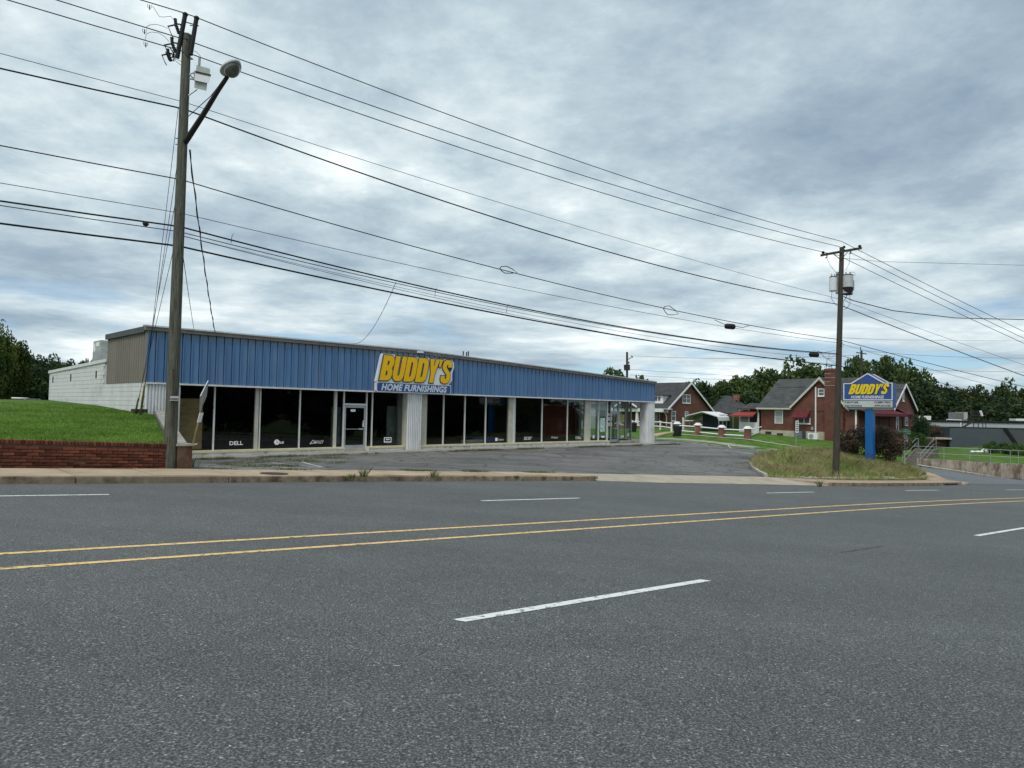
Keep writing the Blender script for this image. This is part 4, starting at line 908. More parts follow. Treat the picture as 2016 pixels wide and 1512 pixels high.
poster(1182, 823, 1190.5, 850, 'decal_t', O_); 
for a in ((1197, 814, 1205, 818, 'decal'), (1197.5, 821, 1205, 828, 'decal'), (1197.5, 832, 1205, 839, 'decal'), (1220, 816, 1229, 832, 'decal_y'), (1220, 834, 1228, 837, 'decal')): poster(*a, O2)
for a in ((1167, 857, 1170, 863, 'decal'), (1184, 858, 1190, 861.5, 'decal')): poster(*a, O_)
for a in ((1222, 857, 1228, 861, 'decal'), (1235, 853, 1238, 859, 'decal')): poster(*a, O2)
# roof top unit and small roof pipes
u0 = at(196, 714, 35.5); q = (FO + NF * 10.6 + UF * 0.9)
hv = thing('rooftop_unit', 'grey air conditioning unit on the rear roof of the store', 'air conditioner', (q.x, q.y, 3.3), az=B)
m = MB(q, B); m.box(-.1, 1.3, -.6, .7, 3.62, 4.76); m.build('housing', 'boxgrey', hv, bevel=.02)
m = MB(q, B); m.box(-.2, 1.4, -.7, .8, 3.52, 3.615); m.build('base_tray', 'galv', hv); m = MB(q, B); m.box(0.1, 1.3, -.4, .6, 3.3, 3.515); m.build('curb', 'iron', hv)
m = MB(q, B); m.box(-.11, -.101, .3, .5, 4.2, 4.6); m.box(-.11, -.101, -.4, .1, 4.45, 4.65); m.build('label_plate', 'decal', hv)
m = MB(q, B); m.box(-.115, -.101, -.5, .7, 3.75, 4.2); m.build('side_grille', 'galv', hv)
for px in (912, 918.5, 922):
    l, z = plane_hit(px, 700, FO + NF * 4, B); m = MB(FO, B); m.tube([(l, 4, 3.6), (l, 4, z + .28 - (px % 2) * .1)], .04, 8, world=False); m.build('roof_pipe', 'iron', store)
m = MB(FO, B); l = plane_hit(824, 690, FO, B)[0]; m.box(l - .18, l + .18, -.22, -.115, rooft(l) - .11, rooft(l) - .02); m.build('floodlight', 'white', store)
# wall sign
wsg = thing('store_sign', 'large yellow lettered sign on the blue fascia over the middle column', 'sign', tuple(Vector((*fr(11.5, -.1), ZS))), az=B)
sy = 0.23
def sp(px, py): return plane_hit(px, py, FO - NF * (sy), B)
OS = FO - NF * sy
lb = [sp(*q) for q in ((737.5, 765.5), (739.5, 748), (889.5, 754.5), (888, 773.5))]
m = MB(OS, B)
def rr(x0, x1, z0, z1, r, sk=0.0, n=5):
    P = []
    for cx, cz, a0 in ((x1 - r, z1 - r, 0), (x0 + r, z1 - r, 90), (x0 + r, z0 + r, 180), (x1 - r, z0 + r, 270)):
        for k in range(n + 1): a = radians(a0 + 90 * k / n); P.append((cx + r * cos(a) + sk * (cz + r * sin(a) - z0), cz + r * sin(a)))
    return P
SX0 = sp(741, 757)[0]; SX1 = sp(888, 765)[0]; zA = sp(741, 767.5)[1]; zB = sp(741, 748)[1]; zT = sp(748, 697.5)[1]; zT2 = sp(880, 706)[1]
zA = 2.33; zB = 2.86; zT = 4.30
m.extr(rr(SX0, SX1, zA, zB, .10), 0.0, 0.2); m.build('lower_box', 'sign_w', wsg)
m = MB(OS, B); m.extr(rr(SX0 + .05, SX1 - .05, zA + .045, zB - .045, .08), -.012, -.001); m.build('blue_face', 'sign_b', wsg)
text_obj('lettering', 'HOME FURNISHINGS', OS, B, SX0 + .30, zA + .085, SX1 - SX0 - .60, zB - zA - .17, .014, 'letter_w', wsg, shear=.25, offset=.035, spacing=1.05)
# upper cut-out box: outline follows the letters
ux0, ux1 = SX0 + .0, SX1 + .02
bw_ = ux1 - ux0
hz_ = zT - zB
m = MB(OS, B); sk = .16
out_ = [(ux0 - .02, zB + .004), (ux0 + .30, zT - .02), (ux0 + .34, zT + .03), (ux0 + 1.05, zT + .03), (ux0 + 1.12, zT - .0), (ux0 + 2.25, zT + .0), (ux0 + 2.32, zT - .02), (ux0 + 3.2, zT - .0), (ux0 + 4.25, zT + .0), (ux1 - .02, zT - .02), (ux1 + .15, zT - .16), (ux1 + .17, zT - .45), (ux1 + .04, zT - .75), (ux1 + .04, zB + .25), (ux1 - .2, zB + .004)]
m.extr(out_, 0.0, 0.2); m.build('upper_box', 'sign_w', wsg)
letters("BUDDY'S", OS, B, ux0 + .15, zB + .075, bw_ - .38, hz_ - .12, .006, 'sign_d', wsg, 'letter_outline', grow=.052, holes=False, sk=.2, ext=.010, stag=.012)
letters("BUDDY'S", OS, B, ux0 + .15, zB + .075, bw_ - .38, hz_ - .12, .032, 'sign_y', wsg, 'letter', sk=.2, ext=.012)
# ---------------------------------------------------------------- utility poles and street light
PY1 = 17.9; PB = at(333.5, 921, PY1); PT = at(368, 68, PY1)
def on1(px, py, dy=0.0): return at(px, py, PY1 + dy)
pole1 = thing('utility_pole', 'tall weathered wooden pole at the end of the brick retaining wall', 'utility pole', tuple(PB), az=A)
m = MB(); m.tube([PB - Vector((0, 0, .3)), PB + (PT - PB) * .33, PB + (PT - PB) * .66, PT], [.160, .142, .122, .105], 20); m.build('shaft', 'pole', pole1, smooth=False)
for a in range(1):
    m = MB(); m.tube([on1(364.6, 28.6, -.1), on1(348.7, 114, -.1)], .055, 10); m.build('standoff_arm', 'black', pole1)
    m = MB(); m.tube([on1(386.8, 36, -.1), on1(375, 108, -.1)], .055, 10); m.build('standoff_arm', 'black', pole1)
    for q in ((364.8, 28.4), (387, 35.6)):
        m = MB(); m.ball(on1(q[0], q[1], -.1), .07, 10, 6, sz=.8); m.build('insulator', 'black', pole1)
m = MB(); m.tube([on1(358, 41, -.1), on1(391, 51, -.1)], .014, 6); m.tube([on1(350, 95, -.1), on1(380, 117, -.1)], .014, 6); m.tube([on1(352, 72, -.1), on1(370, 78, -.1)], .014, 6); m.build('bolt', 'iron', pole1)
# fused cut-outs on the left of the pole top
for k, (ox, oy, sc_) in enumerate(((346, 36, 1.0), (339, 73, 1.0), (331, 96, .8))):
    c = MB(); f = lambda x, y: on1(ox + x * sc_, oy + y * sc_, -.12 + .05 * k)
    c.tube([f(-1, 1), f(0, 11)], .042, 8); c.tube([f(0, 12), f(6, 30)], .038, 8); c.tube([f(1, 11), f(9, 12), f(12, 18), f(9, 22)], .020, 6); c.tube([f(-16, 16), f(-2, 13)], .018, 6)
    c.tube([f(-14, 18), f(-8, 33), f(-4, 40)], .012, 6)
    for j in range(3): c.ball(f(1.5 + j * 1.9, 16 + j * 5), .052, 8, 4, sz=.45)
    c.build('fuse_cutout', 'black', pole1)
c = MB(); 
for a, b in (((326, 102), (332, 118)), ((332, 118), (342, 120)), ((342, 120), (341, 104)), ((333, 92), (347, 112)), ((331, 98), (336, 110)), ((339, 99), (345, 117))): c.tube([on1(*a), on1(*b)], .013, 6)
c.build('bracket', 'iron', pole1)
for path in ([(300.5, 12), (307, 22), (314, 33), (322, 33.5), (336, 32), (343, 40)], [(287, 54), (295, 49), (308, 48), (322, 52), (330, 56)], [(286, 78), (288, 67), (298, 63), (313, 65), (324, 72), (333, 82)], [(347, 116), (358, 122)], [(378, 99), (388, 103), (395, 111)], [(341, 116), (356, 128)]):
    m = MB(); m.tube([on1(*p) for p in path], .006, 5); m.build('jumper_wire', 'cable', pole1)
for (x, y) in ((294.5, 14), (284.5, 62), (287, 88)):
    m = MB(); m.tube([on1(x - 4, y - 6), on1(x - 3.4, y + 1), on1(x, y + 2)], .006, 5); m.tube([on1(x + 4, y - 4), on1(x + 3.4, y + 2), on1(x, y + 2)], .006, 5); m.tube([on1(x, y - 4), on1(x, y + 5)], .014, 6); m.build('line_clamp', 'black', pole1)
# grey control cabinet with its bracket
cb = MB(); f = lambda x, y, d=-.25: on1(x, y, d)
def slab4(m_, pts, d0, d1): m_.prism([at(x, y, PY1 + d0) for x, y in pts], [at(x * 1.0, y, PY1 + d1) for x, y in pts], True)
slab4(cb, [(386, 128), (412.5, 135), (414, 139), (413, 148), (385, 141), (387, 131)], -.45, -.05); cb.build('cabinet_lid', 'boxgrey', pole1)
cb = MB(); slab4(cb, [(384.5, 141), (415.5, 148), (411, 164), (383, 158)], -.46, -.04); cb.build('cabinet', 'sign_w', pole1)
cb = MB(); slab4(cb, [(383, 158), (408, 162.5), (406.5, 179), (382.5, 173)], -.4, -.1); cb.build('cabinet_base', 'boxgrey', pole1)
cb = MB(); cb.tube([f(392, 130), f(393, 114)], .032, 8); cb.build('bushing', 'galv', pole1)
cb = MB(); cb.tube([on1(372, 147, -.1), on1(384, 142)], .02, 6); cb.tube([on1(372, 155, -.1), on1(384, 156)], .02, 6); cb.tube([on1(374, 148, -.1), on1(383, 156)], .016, 6); cb.tube([on1(371, 188, -.1), on1(388, 176)], .018, 6); cb.tube([on1(384, 140), on1(383, 158)], .03, 6); cb.build('bracket', 'galv', pole1)
cb = MB(); slab4(cb, [(385, 139.5), (415.8, 146.6), (415.2, 149.5), (384.6, 142.6)], -.475, -.03); cb.build('band', 'black', pole1)
# metal tag and old ring marks
for (y, h, w_) in ((780, 7, 9), (787, 2.5, 10)):
    m = MB(); m.prism([at(344.0 - w_, y, 17.72), at(344.5 + w_ - 2, y, 17.72), at(344.5 + w_ - 2, y + h * .6, 17.72), at(344 - w_, y + h * .6, 17.72)], [at(344.0 - w_, y, 17.70), at(344.5 + w_ - 2, y, 17.70), at(344.5 + w_ - 2, y + h * .6, 17.70), at(344 - w_, y + h * .6, 17.70)], True); m.build('pole_band', 'alum', pole1)
m = MB(); m.tube([at(341.5, 727, 17.76), at(339, 840, 17.74)], .016, 6); m.build('ground_wire_moulding', 'bark', pole1)
for i, (x, y) in enumerate(((374, 116), (350, 272), (350.5, 284), (379, 50))):
    m = MB(); m.tube([on1(x - 5, y), on1(x + 4, y + 1)], .012, 5); m.build('bolt', 'iron', pole1)
# street lamp: arm reaching over the road
AZL = A + pi / 2
LO = on1(364, 287)
def la(px, py): l, z = plane_hit(px, py, LO, AZL); return Vector((LO.x + sin(AZL) * l, LO.y + cos(AZL) * l, z))
lamp = thing('street_lamp', 'cobra head street lamp on a long dark arm fixed to the left pole', 'street lamp', tuple(LO), az=AZL)
m = MB(); m.tube([la(357, 291), la(370, 272), la(400, 226), la(430, 177), la(447, 152)], [.075, .072, .062, .052, .045], 12); m.build('arm', 'rust', lamp, smooth=True)
m = MB(); m.tube([la(440, 157), la(415, 189), la(371, 229)], .010, 6); m.build('brace_wire', 'cable', lamp)
hc = la(467, 140); m = MB(); dv = (la(487, 148) - la(447, 128)).normalized(); 
hd = bpy.data.meshes.new('h')
dirL = Vector((sin(AZL), cos(AZL), 0.0)); sideL = Vector((dirL.y, -dirL.x, 0)); upL = Vector((0, 0, 1))
def ellip(c, a, b, hgt_up, hgt_dn, seg=20, rings=10, tilt=0.0):
    vs, fs = [], []
    for i in range(rings + 1):
        th = pi * i / rings
        for k in range(seg):
            ph = 2 * pi * k / seg; X = sin(th) * cos(ph); Yq = sin(th) * sin(ph); Z = cos(th); wv = 1 - .22 * X
            p = c + dirL * (a * X) + sideL * (b * Yq * wv) + upL * ((hgt_up if Z > 0 else hgt_dn) * Z + tilt * X); vs.append(tuple(p))
    for i in range(rings):
        for k in range(seg): fs.append((i * seg + k, i * seg + (k + 1) % seg, (i + 1) * seg + (k + 1) % seg, (i + 1) * seg + k))
    return vs, fs
E1 = la(446, 150); hc = E1 + dirL * 0.30 + upL * 0.06
v, f_ = ellip(hc, .37, .20, .13, .035, tilt=.05); m.add(v, f_, True); m.build('housing', 'lampgrey', lamp, smooth=True)
m = MB(); v, f_ = ellip(hc + dirL * .08 - upL * .02, .24, .165, .02, .17, tilt=.04); m.add(v, f_, True); m.build('lens', 'lens', lamp, smooth=True)
# second pole with crossarm and three transformer cans
PY2 = 34.3; QB = at(1645, 942, PY2); QT = at(1657.5, 487, PY2)
on2 = lambda x, y, d=0.0: at(x, y, PY2 + d)
pole2 = thing('utility_pole', 'brown wooden pole with crossarm and transformers at the grassy corner', 'utility pole', tuple(QB), az=A)
m = MB(); m.tube([QB - Vector((0, 0, .3)), QB + (QT - QB) * .5, QT], [.158, .135, .105], 16); m.build('shaft', 'pole_far', pole2)
m = MB(); ca, cb_ = on2(1617, 502.5, -.6), on2(1695, 488.5, .5); 
dvx = (cb_ - ca).normalized(); sdx = Vector((-dvx.y, dvx.x, 0)).normalized() * .055; up_ = Vector((0, 0, .06))
m.prism([ca - sdx - up_, ca + sdx - up_, ca + sdx + up_, ca - sdx + up_], [cb_ - sdx - up_, cb_ + sdx - up_, cb_ + sdx + up_, cb_ - sdx + up_], True); m.build('crossarm', 'pole_far', pole2)
for a, b in (((1642, 501), (1655, 511)), ((1669, 496), (1656, 511))): m = MB(); m.tube([on2(*a, -.2), on2(*b, -.1)], .018, 6); m.build('brace', 'iron', pole2)
for q, d in (((1620.5, 497), -.55), ((1661.5, 486.5), 0), ((1692.5, 484.5), .45)): m = MB(); m.ball(on2(*q, d), .075, 10, 5, sz=.9); m.tube([on2(q[0], q[1], d), on2(q[0], q[1] + 6, d)], .02, 6); m.build('insulator', 'black', pole2)
for q, d in (((1627, 508), -.5), ((1674, 500), .2)): m = MB(); m.tube([on2(q[0] - 2, q[1], d), on2(q[0] + 1, q[1] - 1, d), on2(q[0] + 1, q[1] - 7, d)], .03, 6); m.build('fuse_cutout', 'black', pole2)
for (px0, px1, y0, y1, d, pt) in ((1633, 1647, 547, 572, -.1, 'sign_w'), (1659.5, 1679, 543, 578, -.1, 'lampgrey'), (1645.5, 1652, 543, 577, .45, 'boxgrey')):
    cx = (px0 + px1) / 2; r = (px1 - px0) / 2 / 1400 * PY2; a = on2(cx - .5, y1, d); b = on2(cx, y0, d)
    m = MB(); m.tube([a - Vector((0, 0, .04)), a, b, b + Vector((0, 0, .05))], [r * .85, r, r, r * .8], 16); o = m.build('transformer', pt, pole2, smooth=False)
    m = MB(); m.tube([b + Vector((0, 0, .02)), b + Vector((0, 0, .06))], [r * 1.03, r * .9], 16); m.build('lid', 'iron', o)
    for dx in (-.4, .45): m = MB(); m.tube([b + Vector((dx * r, 0, .05)), b + Vector((dx * r, 0, .19))], [.045, .025], 8); m.build('bushing', 'galv', o)
m = MB(); a = on2(1669, 578, -.12); b = on2(1669.3, 566, -.12); m.tube([a - Vector((0, 0, .05)), b], [.215, .245], 16); m.build('lower_tank', 'black', pole2)
m = MB(); 
for k in range(5): x = 1676 + k * 1.2; m.tube([on2(x, 548 + k, -.05 + .1 * k), on2(x, 575 - k, -.05 + .1 * k)], .03, 6)
m.build('radiator_fin', 'galv', pole2)
for path in ([(1628, 508), (1634, 522), (1646, 537)], [(1673, 503), (1672, 518), (1665, 532)], [(1673, 536), (1682, 536), (1684, 541), (1678, 543)], [(1638, 573), (1637, 588), (1644, 599), (1650, 602)], [(1667, 580), (1664, 590), (1672, 596), (1668, 607), (1660, 610)], [(1673, 580), (1674, 600), (1664, 609)], [(1658, 675), (1661, 680), (1657, 684), (1654, 678)], [(1669, 580), (1661, 592), (1662, 606)]):
    m = MB(); m.tube([on2(*p, -.15) for p in path], .009, 5); m.build('jumper_wire', 'cable', pole2)
# ---------------------------------------------------------------- overhead wires
AZW = atan2(QT.x - PT.x, QT.y - PT.y); WD = Vector((sin(AZW), cos(AZW), 0)); WN = Vector((-cos(AZW), sin(AZW), 0))
AZ3 = radians(72)
def wire_pts(P, O_, az, l0, l1, cfix=None, n=28, anchor=None):
    ls, zs = zip(*[plane_hit(px, py, O_, az) for px, py in P]); ls = np.array(ls); zs = np.array(zs)
    if anchor is not None: ls = np.append(ls, anchor[0]); zs = np.append(zs, anchor[1])
    wt = np.ones(len(ls)); 
    if anchor is not None: wt[-1] = 20
    if cfix is None: co = np.polyfit(ls, zs, 2)
    else:
        b = np.polyfit(ls, zs - cfix * ls ** 2, 1, w=wt); co = np.array([cfix, b[0], b[1]])
    L_ = np.linspace(l0, l1, n); dx = Vector((sin(az), cos(az), 0)); base = Vector((O_[0], O_[1], 0))
    return [base + dx * float(l) + Vector((0, 0, float(np.polyval(co, l)))) for l in L_], co
SPAN = plane_hit(1657, 700, PT, AZW)[0]
def wire(label, main, left, right, r, off=.14, name='overhead_wire', lext=-27):
    O_ = PT + WN * off; L0 = 0.12
    pm, co = wire_pts(main, O_, AZW, L0, SPAN - .05)
    z0 = float(np.polyval(co, 0)); pts = pm
    if left is not None: pl_, _ = wire_pts(left, O_, AZW, lext, L0 - .3, max(.0008, co[0]), 16, anchor=(0, z0)); pts = pl_ + pts
    if right is not None:
        E_ = pm[-1]; pr_, _ = wire_pts(right, E_, AZ3, .2, 26, .0012, 14, anchor=(0, E_.z)); pts = pts + pr_
    m = MB(); m.tube(pts, r, 6); return m.build(name, 'cable', label=label, cat='wire', group='overhead lines between the poles', smooth=True)
wire('uppermost power line, running from the tip of the left pole to the crossarm', [(363, 26), (388, 34), (560, 102), (837.6, 208.6), (1140, 319), (1525, 440), (1599, 458), (1690, 484.5)], [(278, 0), (320, 13)], [(1963.8, 629), (2016, 652)], .0125, 0.0)
wire('second power line from the top, meeting the crossarm beside the right pole', [(382, 83), (560, 148.4), (540, 141), (837.6, 245.5), (1140, 342.8), (1474, 440), (1657.5, 487)], [(111, 0), (240, 39.4), (335, 70)], [(1840, 590), (2016, 661.7)], .0125)
wire('third power line from the top, ending on the left tip of the crossarm', [(378, 107), (445, 131), (560, 172), (540, 165.4), (837.6, 268), (1140, 365.7), (1395, 440), (1617, 495), (1650, 503)], [(14, 0), (240, 65.4), (351, 96)], [(1662, 517), (1850, 605), (2015, 672.5)], .0125)
wire('thin neutral wire just above the thick cable near the lamp arm', [(370, 201.6), (478, 239), (540, 259), (837.6, 355), (1140, 448), (1393, 517), (1643, 587)], [(0, 105), (240, 168.6), (351, 197.6)], [(1865.6, 669.6), (2016, 716.7)], .0075)
wire('thick black cable crossing the pole just under the thin neutral wire', [(403.7, 230.5), (540, 279.6), (837.6, 383), (1007.7, 440), (1140, 480), (1327, 530), (1646.6, 598.6)], [(0, 135), (240, 187), (351, 212.7)], [(1816.5, 678.4), (2016, 734.4)], .019)
wire('cable with two coiled loops and a black splice case', [(366.5, 360.7), (540, 408), (721, 456.5), (960, 520), (1187.6, 577.7), (1309, 609), (1419, 634.6), (1646.5, 665.8)], [(0, 285), (240, 334.7), (335, 354.8)], [(1816.5, 713.8), (1993, 755)], .014)
wire('thin wire running just below the cable with the coiled loops', [(363.5, 422), (540, 462.5), (400, 430), (1000, 562), (1187.6, 601.5), (1419, 642), (1650, 675)], [(0, 360), (240, 400.9), (344, 418)], [(1816, 726.6), (1964, 760)], .008)
wire('thick bundled cable carrying the drop line and the right hand splice case', [(363.5, 452), (400, 456.5), (540, 492), (779.5, 553.3), (1000, 600), (1253.7, 649), (1547, 689.6), (1643, 695)], [(0, 396), (240, 429), (344, 448)], None, .021)
wire('slim cable lashed close under the thick bundled cable', [(362, 458.8), (540, 502.7), (780, 556), (1000, 604), (1254, 653), (1547, 688), (1643, 699)], [(0, 404), (240, 441), (344, 459)], [(1720, 722), (1850, 752)], .011)
wire('thin sagging pair of wires under the bundled cable', [(374, 475), (540, 507), (769, 562), (1000, 614), (1165, 656), (1300, 674), (1640, 716)], None, None, .007)
wire('second thin sagging wire close above the lowest cable', [(374, 472), (540, 505), (769, 560), (1000, 611), (1165, 646), (1300, 664), (1640, 706)], None, None, .006)
wire('lowest and heaviest black cable between the two poles', [(362, 485.6), (540, 526.5), (770.5, 577), (1000, 621.7), (1253.7, 665.8), (1500, 703), (1643, 719.7)], [(0, 440), (240, 470), (341, 483.3)], [(1740, 735), (1900, 775)], .024)
O_ = PT + WN * .14
def wp(px, py, off=0.0): l, z = plane_hit(px, py, O_, AZW); return Vector((O_.x, O_.y, 0)) + WD * l + WN * off + Vector((0, 0, z))
for (x0, y0, w_, h_, lab) in ((984, 524, 34, 14, 'flat coil of slack cable hanging above the store sign side of the span'), (1306, 602, 30, 18, 'coil of slack cable hanging left of the black splice case')):
    m = MB(); c = [(x0, y0 + h_ * .3), (x0 + 3, y0 + h_ * .05), (x0 + w_ * .4, y0 + h_ * .02), (x0 + w_ * .75, y0 + h_ * .45), (x0 + w_, y0 + h_ * .92), (x0 + w_ * .7, y0 + h_ * 1.0), (x0 + w_ * .3, y0 + h_ * .98), (x0 + 4, y0 + h_ * .7), (x0, y0 + h_ * .3)]
    m.tube([wp(*q) for q in c], .014, 6); m.build('cable_coil', 'cable', label=lab, cat='cable coil')
for (x, y, w_, lab) in ((1437, 642, 18, 'black splice case hanging high on the looped cable'), (1602.5, 697.5, 16, 'black splice case hanging low beside the right pole')):
    m = MB(); a = wp(x - w_ / 2, y); b = wp(x + w_ / 2, y + 1.5); m.tube([a, a + (b - a) * .12, a + (b - a) * .88, b], [.05, .115, .12, .05], 12); m.build('splice_case', 'black', label=lab, cat='splice case')
m = MB(); m.tube([wp(*q) for q in ((1437 - 30, 630), (1425, 638), (1430, 644))], .012, 6); m.tube([wp(*q) for q in ((1446, 642), (1462, 645), (1474, 641))], .012, 6); m.build('cable_loop', 'cable', label='short slack loop of cable at the high splice case', cat='cable')
m = MB(); 
for c in ([(1614, 694), (1622, 702), (1634, 710), (1645, 716)], [(1610, 690), (1625, 704), (1645, 712)], [(1600, 690), (1622, 694), (1645, 690)], [(1633, 694), (1631, 706), (1645, 700)]): m.tube([wp(*q) for q in c], .008, 5)
m.build('cable_tangle', 'cable', label='tangle of slack thin wires beside the right pole above the chimney', cat='cable')
for i, (x, y) in enumerate(((456, 466), (857, 572), (998, 604))):
    m = MB(); m.tube([wp(x - 1, y + 12), wp(x, y + 3), wp(x + 1, y - 2), wp(x + 4, y - 6)], .008, 5); m.build('cable_spacer', 'cable', label=('thin wire tail sticking up left of centre on the bundled cable', 'wire spacer on the cable bundle above the store sign', 'wire spacer on the cable bundle right of the store sign')[i], cat='cable spacer')
m = MB(); sp_ = wp(286, 441); m.tube([wp(281, 438), wp(284, 440), wp(289, 441.5), wp(293, 442)], [.02, .06, .06, .02], 10); m.build('splice_case', 'black', label='small dark splice bulge on the cable left of the tall pole', cat='splice case')
# drops to the store roof and guy wires
def line(pts, r, name, label, cat='wire', material='cable', n=6, group=None):
    m = MB(); m.tube(pts, r, n); return m.build(name, material, label=label, cat=cat, group=group, smooth=True)
def sagline(a, b, sag, k=14): return [a + (b - a) * (i / k) - Vector((0, 0, sag * 4 * (i / k) * (1 - i / k))) for i in range(k + 1)]
m = MB(); a = on1(373, 295, .1); b = Vector((*fr(plane_hit(423, 650, FO, B)[0], 0.0), 4.72)); P_ = sagline(a, b, .25, 40)
m.tube(P_, .014, 6)
m.tube([p + Vector((.028 * cos(i * 1.1), 0, .028 * sin(i * 1.1))) for i, p in enumerate(P_)], .009, 5); m.build('service_drop', 'cable', label='twisted black service cable from the lamp arm down to the roof edge', cat='cable')
line(sagline(on1(361, 508, .1), Vector((*fr(plane_hit(382, 646, FO, B)[0], 0.0), 4.72)), .05), .009, 'drop_wire', 'thin straight wire from the left pole to the roof edge')
line(sagline(wp(779.5, 556), Vector((*fr(plane_hit(697, 673, FO, B)[0], 0.1), 4.75)), .55), .009, 'drop_wire', 'thin sagging wire from the bundled cable to the roof left of the sign')
G1 = at(266, 812, 28.6); G2 = at(276, 818, 27.6); G1.z = TL(G1.x, G1.y); G2.z = TL(G2.x, G2.y)
gy_ = [((351, 213), G2 + Vector((.06, 0, 0)), 'outermost guy wire running from high on the left pole to the lawn anchor'), ((349, 322), G2, 'guy wire from the middle of the left pole to the lawn anchor'), ((345, 400), G1 + Vector((.05, 0, 0)), 'guy wire leaving the left pole above the bundled cable'), ((341, 494), G1, 'lowest guy wire leaving the left pole at the heaviest cable')]
for p, g, lab in gy_: line([on1(*p, .12), g], .007, 'guy_wire', lab, group='guy wires of the left pole')
for g, p, lab, k in ((G2, (349, 322), 'longer weathered guy guard tube leaning across the blue corner', .13), (G1, (341, 494), 'shorter yellowish guy guard tube leaning by the tan panels', .1)):
    t_ = on1(*p, .12); a = g + (t_ - g) * .004; b = g + (t_ - g) * (k + .04); line([a, b], .035, 'guy_guard', lab, 'guy guard', 'guard', 8)
m = MB(FO, B); m.box(-.55, -.05, -.55, -.1, .4, TL(FO.x - .5, FO.y - .5) + .17); m.build('meter_box', 'iron', label='small dark utility box at the foot of the guy guards', cat='utility box', bevel=.02)
# distant poles
def far_pole(px, py0, py1, Y, r, label, arms=()):
    b = at(px, py0, Y); b.z = T1(b.x, b.y); t_ = at(px, py1, Y); o = thing('utility_pole', label, 'utility pole', tuple(b))
    m = MB(); m.tube([b, t_], [r, r * .8], 10); m.build('shaft', 'pole_far', o)
    for (x0, y0, x1, y1, rr_) in arms: m = MB(); m.tube([at(x0, y0, Y), at(x1, y1, Y)], rr_, 6); m.build('fitting', 'iron', o)
    return o
far_pole(1234.5, 850, 693, 92, .17, 'distant pole rising behind the right end of the store roof', [(1234, 718, 1234.6, 729, .4), (1236, 708, 1244, 703, .05), (1243, 700, 1246, 704, .06), (1238, 716, 1238, 712, .08)])
far_pole(1696, 860, 690, 80, .15, 'distant pole standing directly behind the peaked sign', [(1686, 694, 1706, 697, .06), (1683, 702, 1690, 700, .04), (1694, 683, 1694.5, 690, .05)])
far_pole(1911, 850, 790, 95, .06, 'thin grey pole on the roof of the low grey building')
for (p0, p1, Y, lab) in (((1663, 509), (2016, 522), 36, 'topmost thin line leaving the right pole nearly level to the right'), ):
    line([on2(1661, 508.5), at(1734, 515, 37), at(2030, 522.5, 42)], .009, 'overhead_wire', lab)
line([on2(1661, 584, .1), at(1680, 592, 34.6), at(1757.5, 611.6, 36), at(1881, 626, 38), at(2030, 629.5, 41)], .021, 'overhead_wire', 'thick twisted cable sagging to the right from below the transformers')
line([on2(1657, 665, .1), at(1750, 669, 40), at(2030, 671.5, 46)], .007, 'overhead_wire', 'thin level line right of the right pole at mid height')
DWL = ['highest distant wire from the top of the pole behind the store roof', 'middle distant wire from the pole behind the store roof', 'lowest distant wire from the pole behind the store roof', 'distant wire from the top of the pole behind the peaked sign', 'second distant wire right of the pole behind the peaked sign', 'lowest distant wire crossing the dark trees on the right', 'distant wire crossing just above the lowest one over the right trees', 'thin wire crossing the grey roof of the right brick house', 'thin wire running right from the right pole behind the peaked sign']
for i, (a, b, c, Y) in enumerate((((1240, 700), (1440, 712), (1690, 699), 86), ((1240, 727), (1440, 742), (1690, 749), 86), ((1240, 738), (1450, 754), (1690, 745), 86), ((1700, 690), (1840, 706), (2040, 705), 86), ((1700, 725), (1850, 730), (2040, 733), 86), ((1697, 768), (1850, 785), (2040, 798), 86), ((1697, 752), (1850, 772), (2040, 780), 86), ((1530, 763), (1600, 762), (1650, 761), 60), ((1655, 762), (1800, 768), (2040, 778), 60))):
    pts_ = []
    for k in range(13):
        f = k / 12; x = (1 - f) ** 2 * a[0] + 2 * f * (1 - f) * b[0] + f * f * c[0]; y = (1 - f) ** 2 * a[1] + 2 * f * (1 - f) * b[1] + f * f * c[1]; pts_.append(at(x, y, Y))
    m = MB(); m.tube(pts_, .016 if Y > 70 else .012, 5); m.build('distant_wire', 'cable', label=DWL[i], cat='wire', group='distant wires')
# ---------------------------------------------------------------- pylon sign
SY = 42.0; SB = at(1712, 910, SY); SB.z = T1(SB.x, SB.y)
AZS = radians(136)
pyl = thing('pylon_sign', 'peaked blue roadside sign with yellow letters on a single blue post', 'sign', tuple(SB), az=AZS)
OP = Vector((SB.x, SB.y, 0))
ps = lambda px, py, o=0.0: plane_hit(px, py, OP - Vector((-cos(AZS), sin(AZS), 0)) * o, AZS)
m = MB(OP, AZS); l0 = ps(1705.5, 850)[0]; l1 = ps(1720.5, 850)[0]; m.box(l0, l1, -.2, .22, SB.z - .3, ps(1712, 804)[1]); m.build('post', 'post_b', pyl, bevel=.015)
m = MB(OP, AZS); m.box(l0 - .01, l1 + .01, -.21, .23, SB.z - .3, SB.z + .5); m.build('post_base', 'sign_b', pyl, bevel=.01)
L0 = ps(1664.5, 780)[0]; L1 = ps(1761, 780)[0]; z0 = ps(1664.5, 788)[1]; z1 = ps(1664.5, 755)[1]; zp = ps(1712, 735)[1]; zq0 = ps(1664.5, 802)[1]
cx = (L0 + L1) / 2; outl = [(L0, z0), (L1, z0), (L1, z1), (L1 - .42, z1), (cx, zp), (L0 + .42, z1), (L0, z1)]
m = MB(OP, AZS); m.extr(outl, -.30, .30); m.build('cabinet', 'sign_b2', pyl)
m = MB(OP, AZS); k = .05
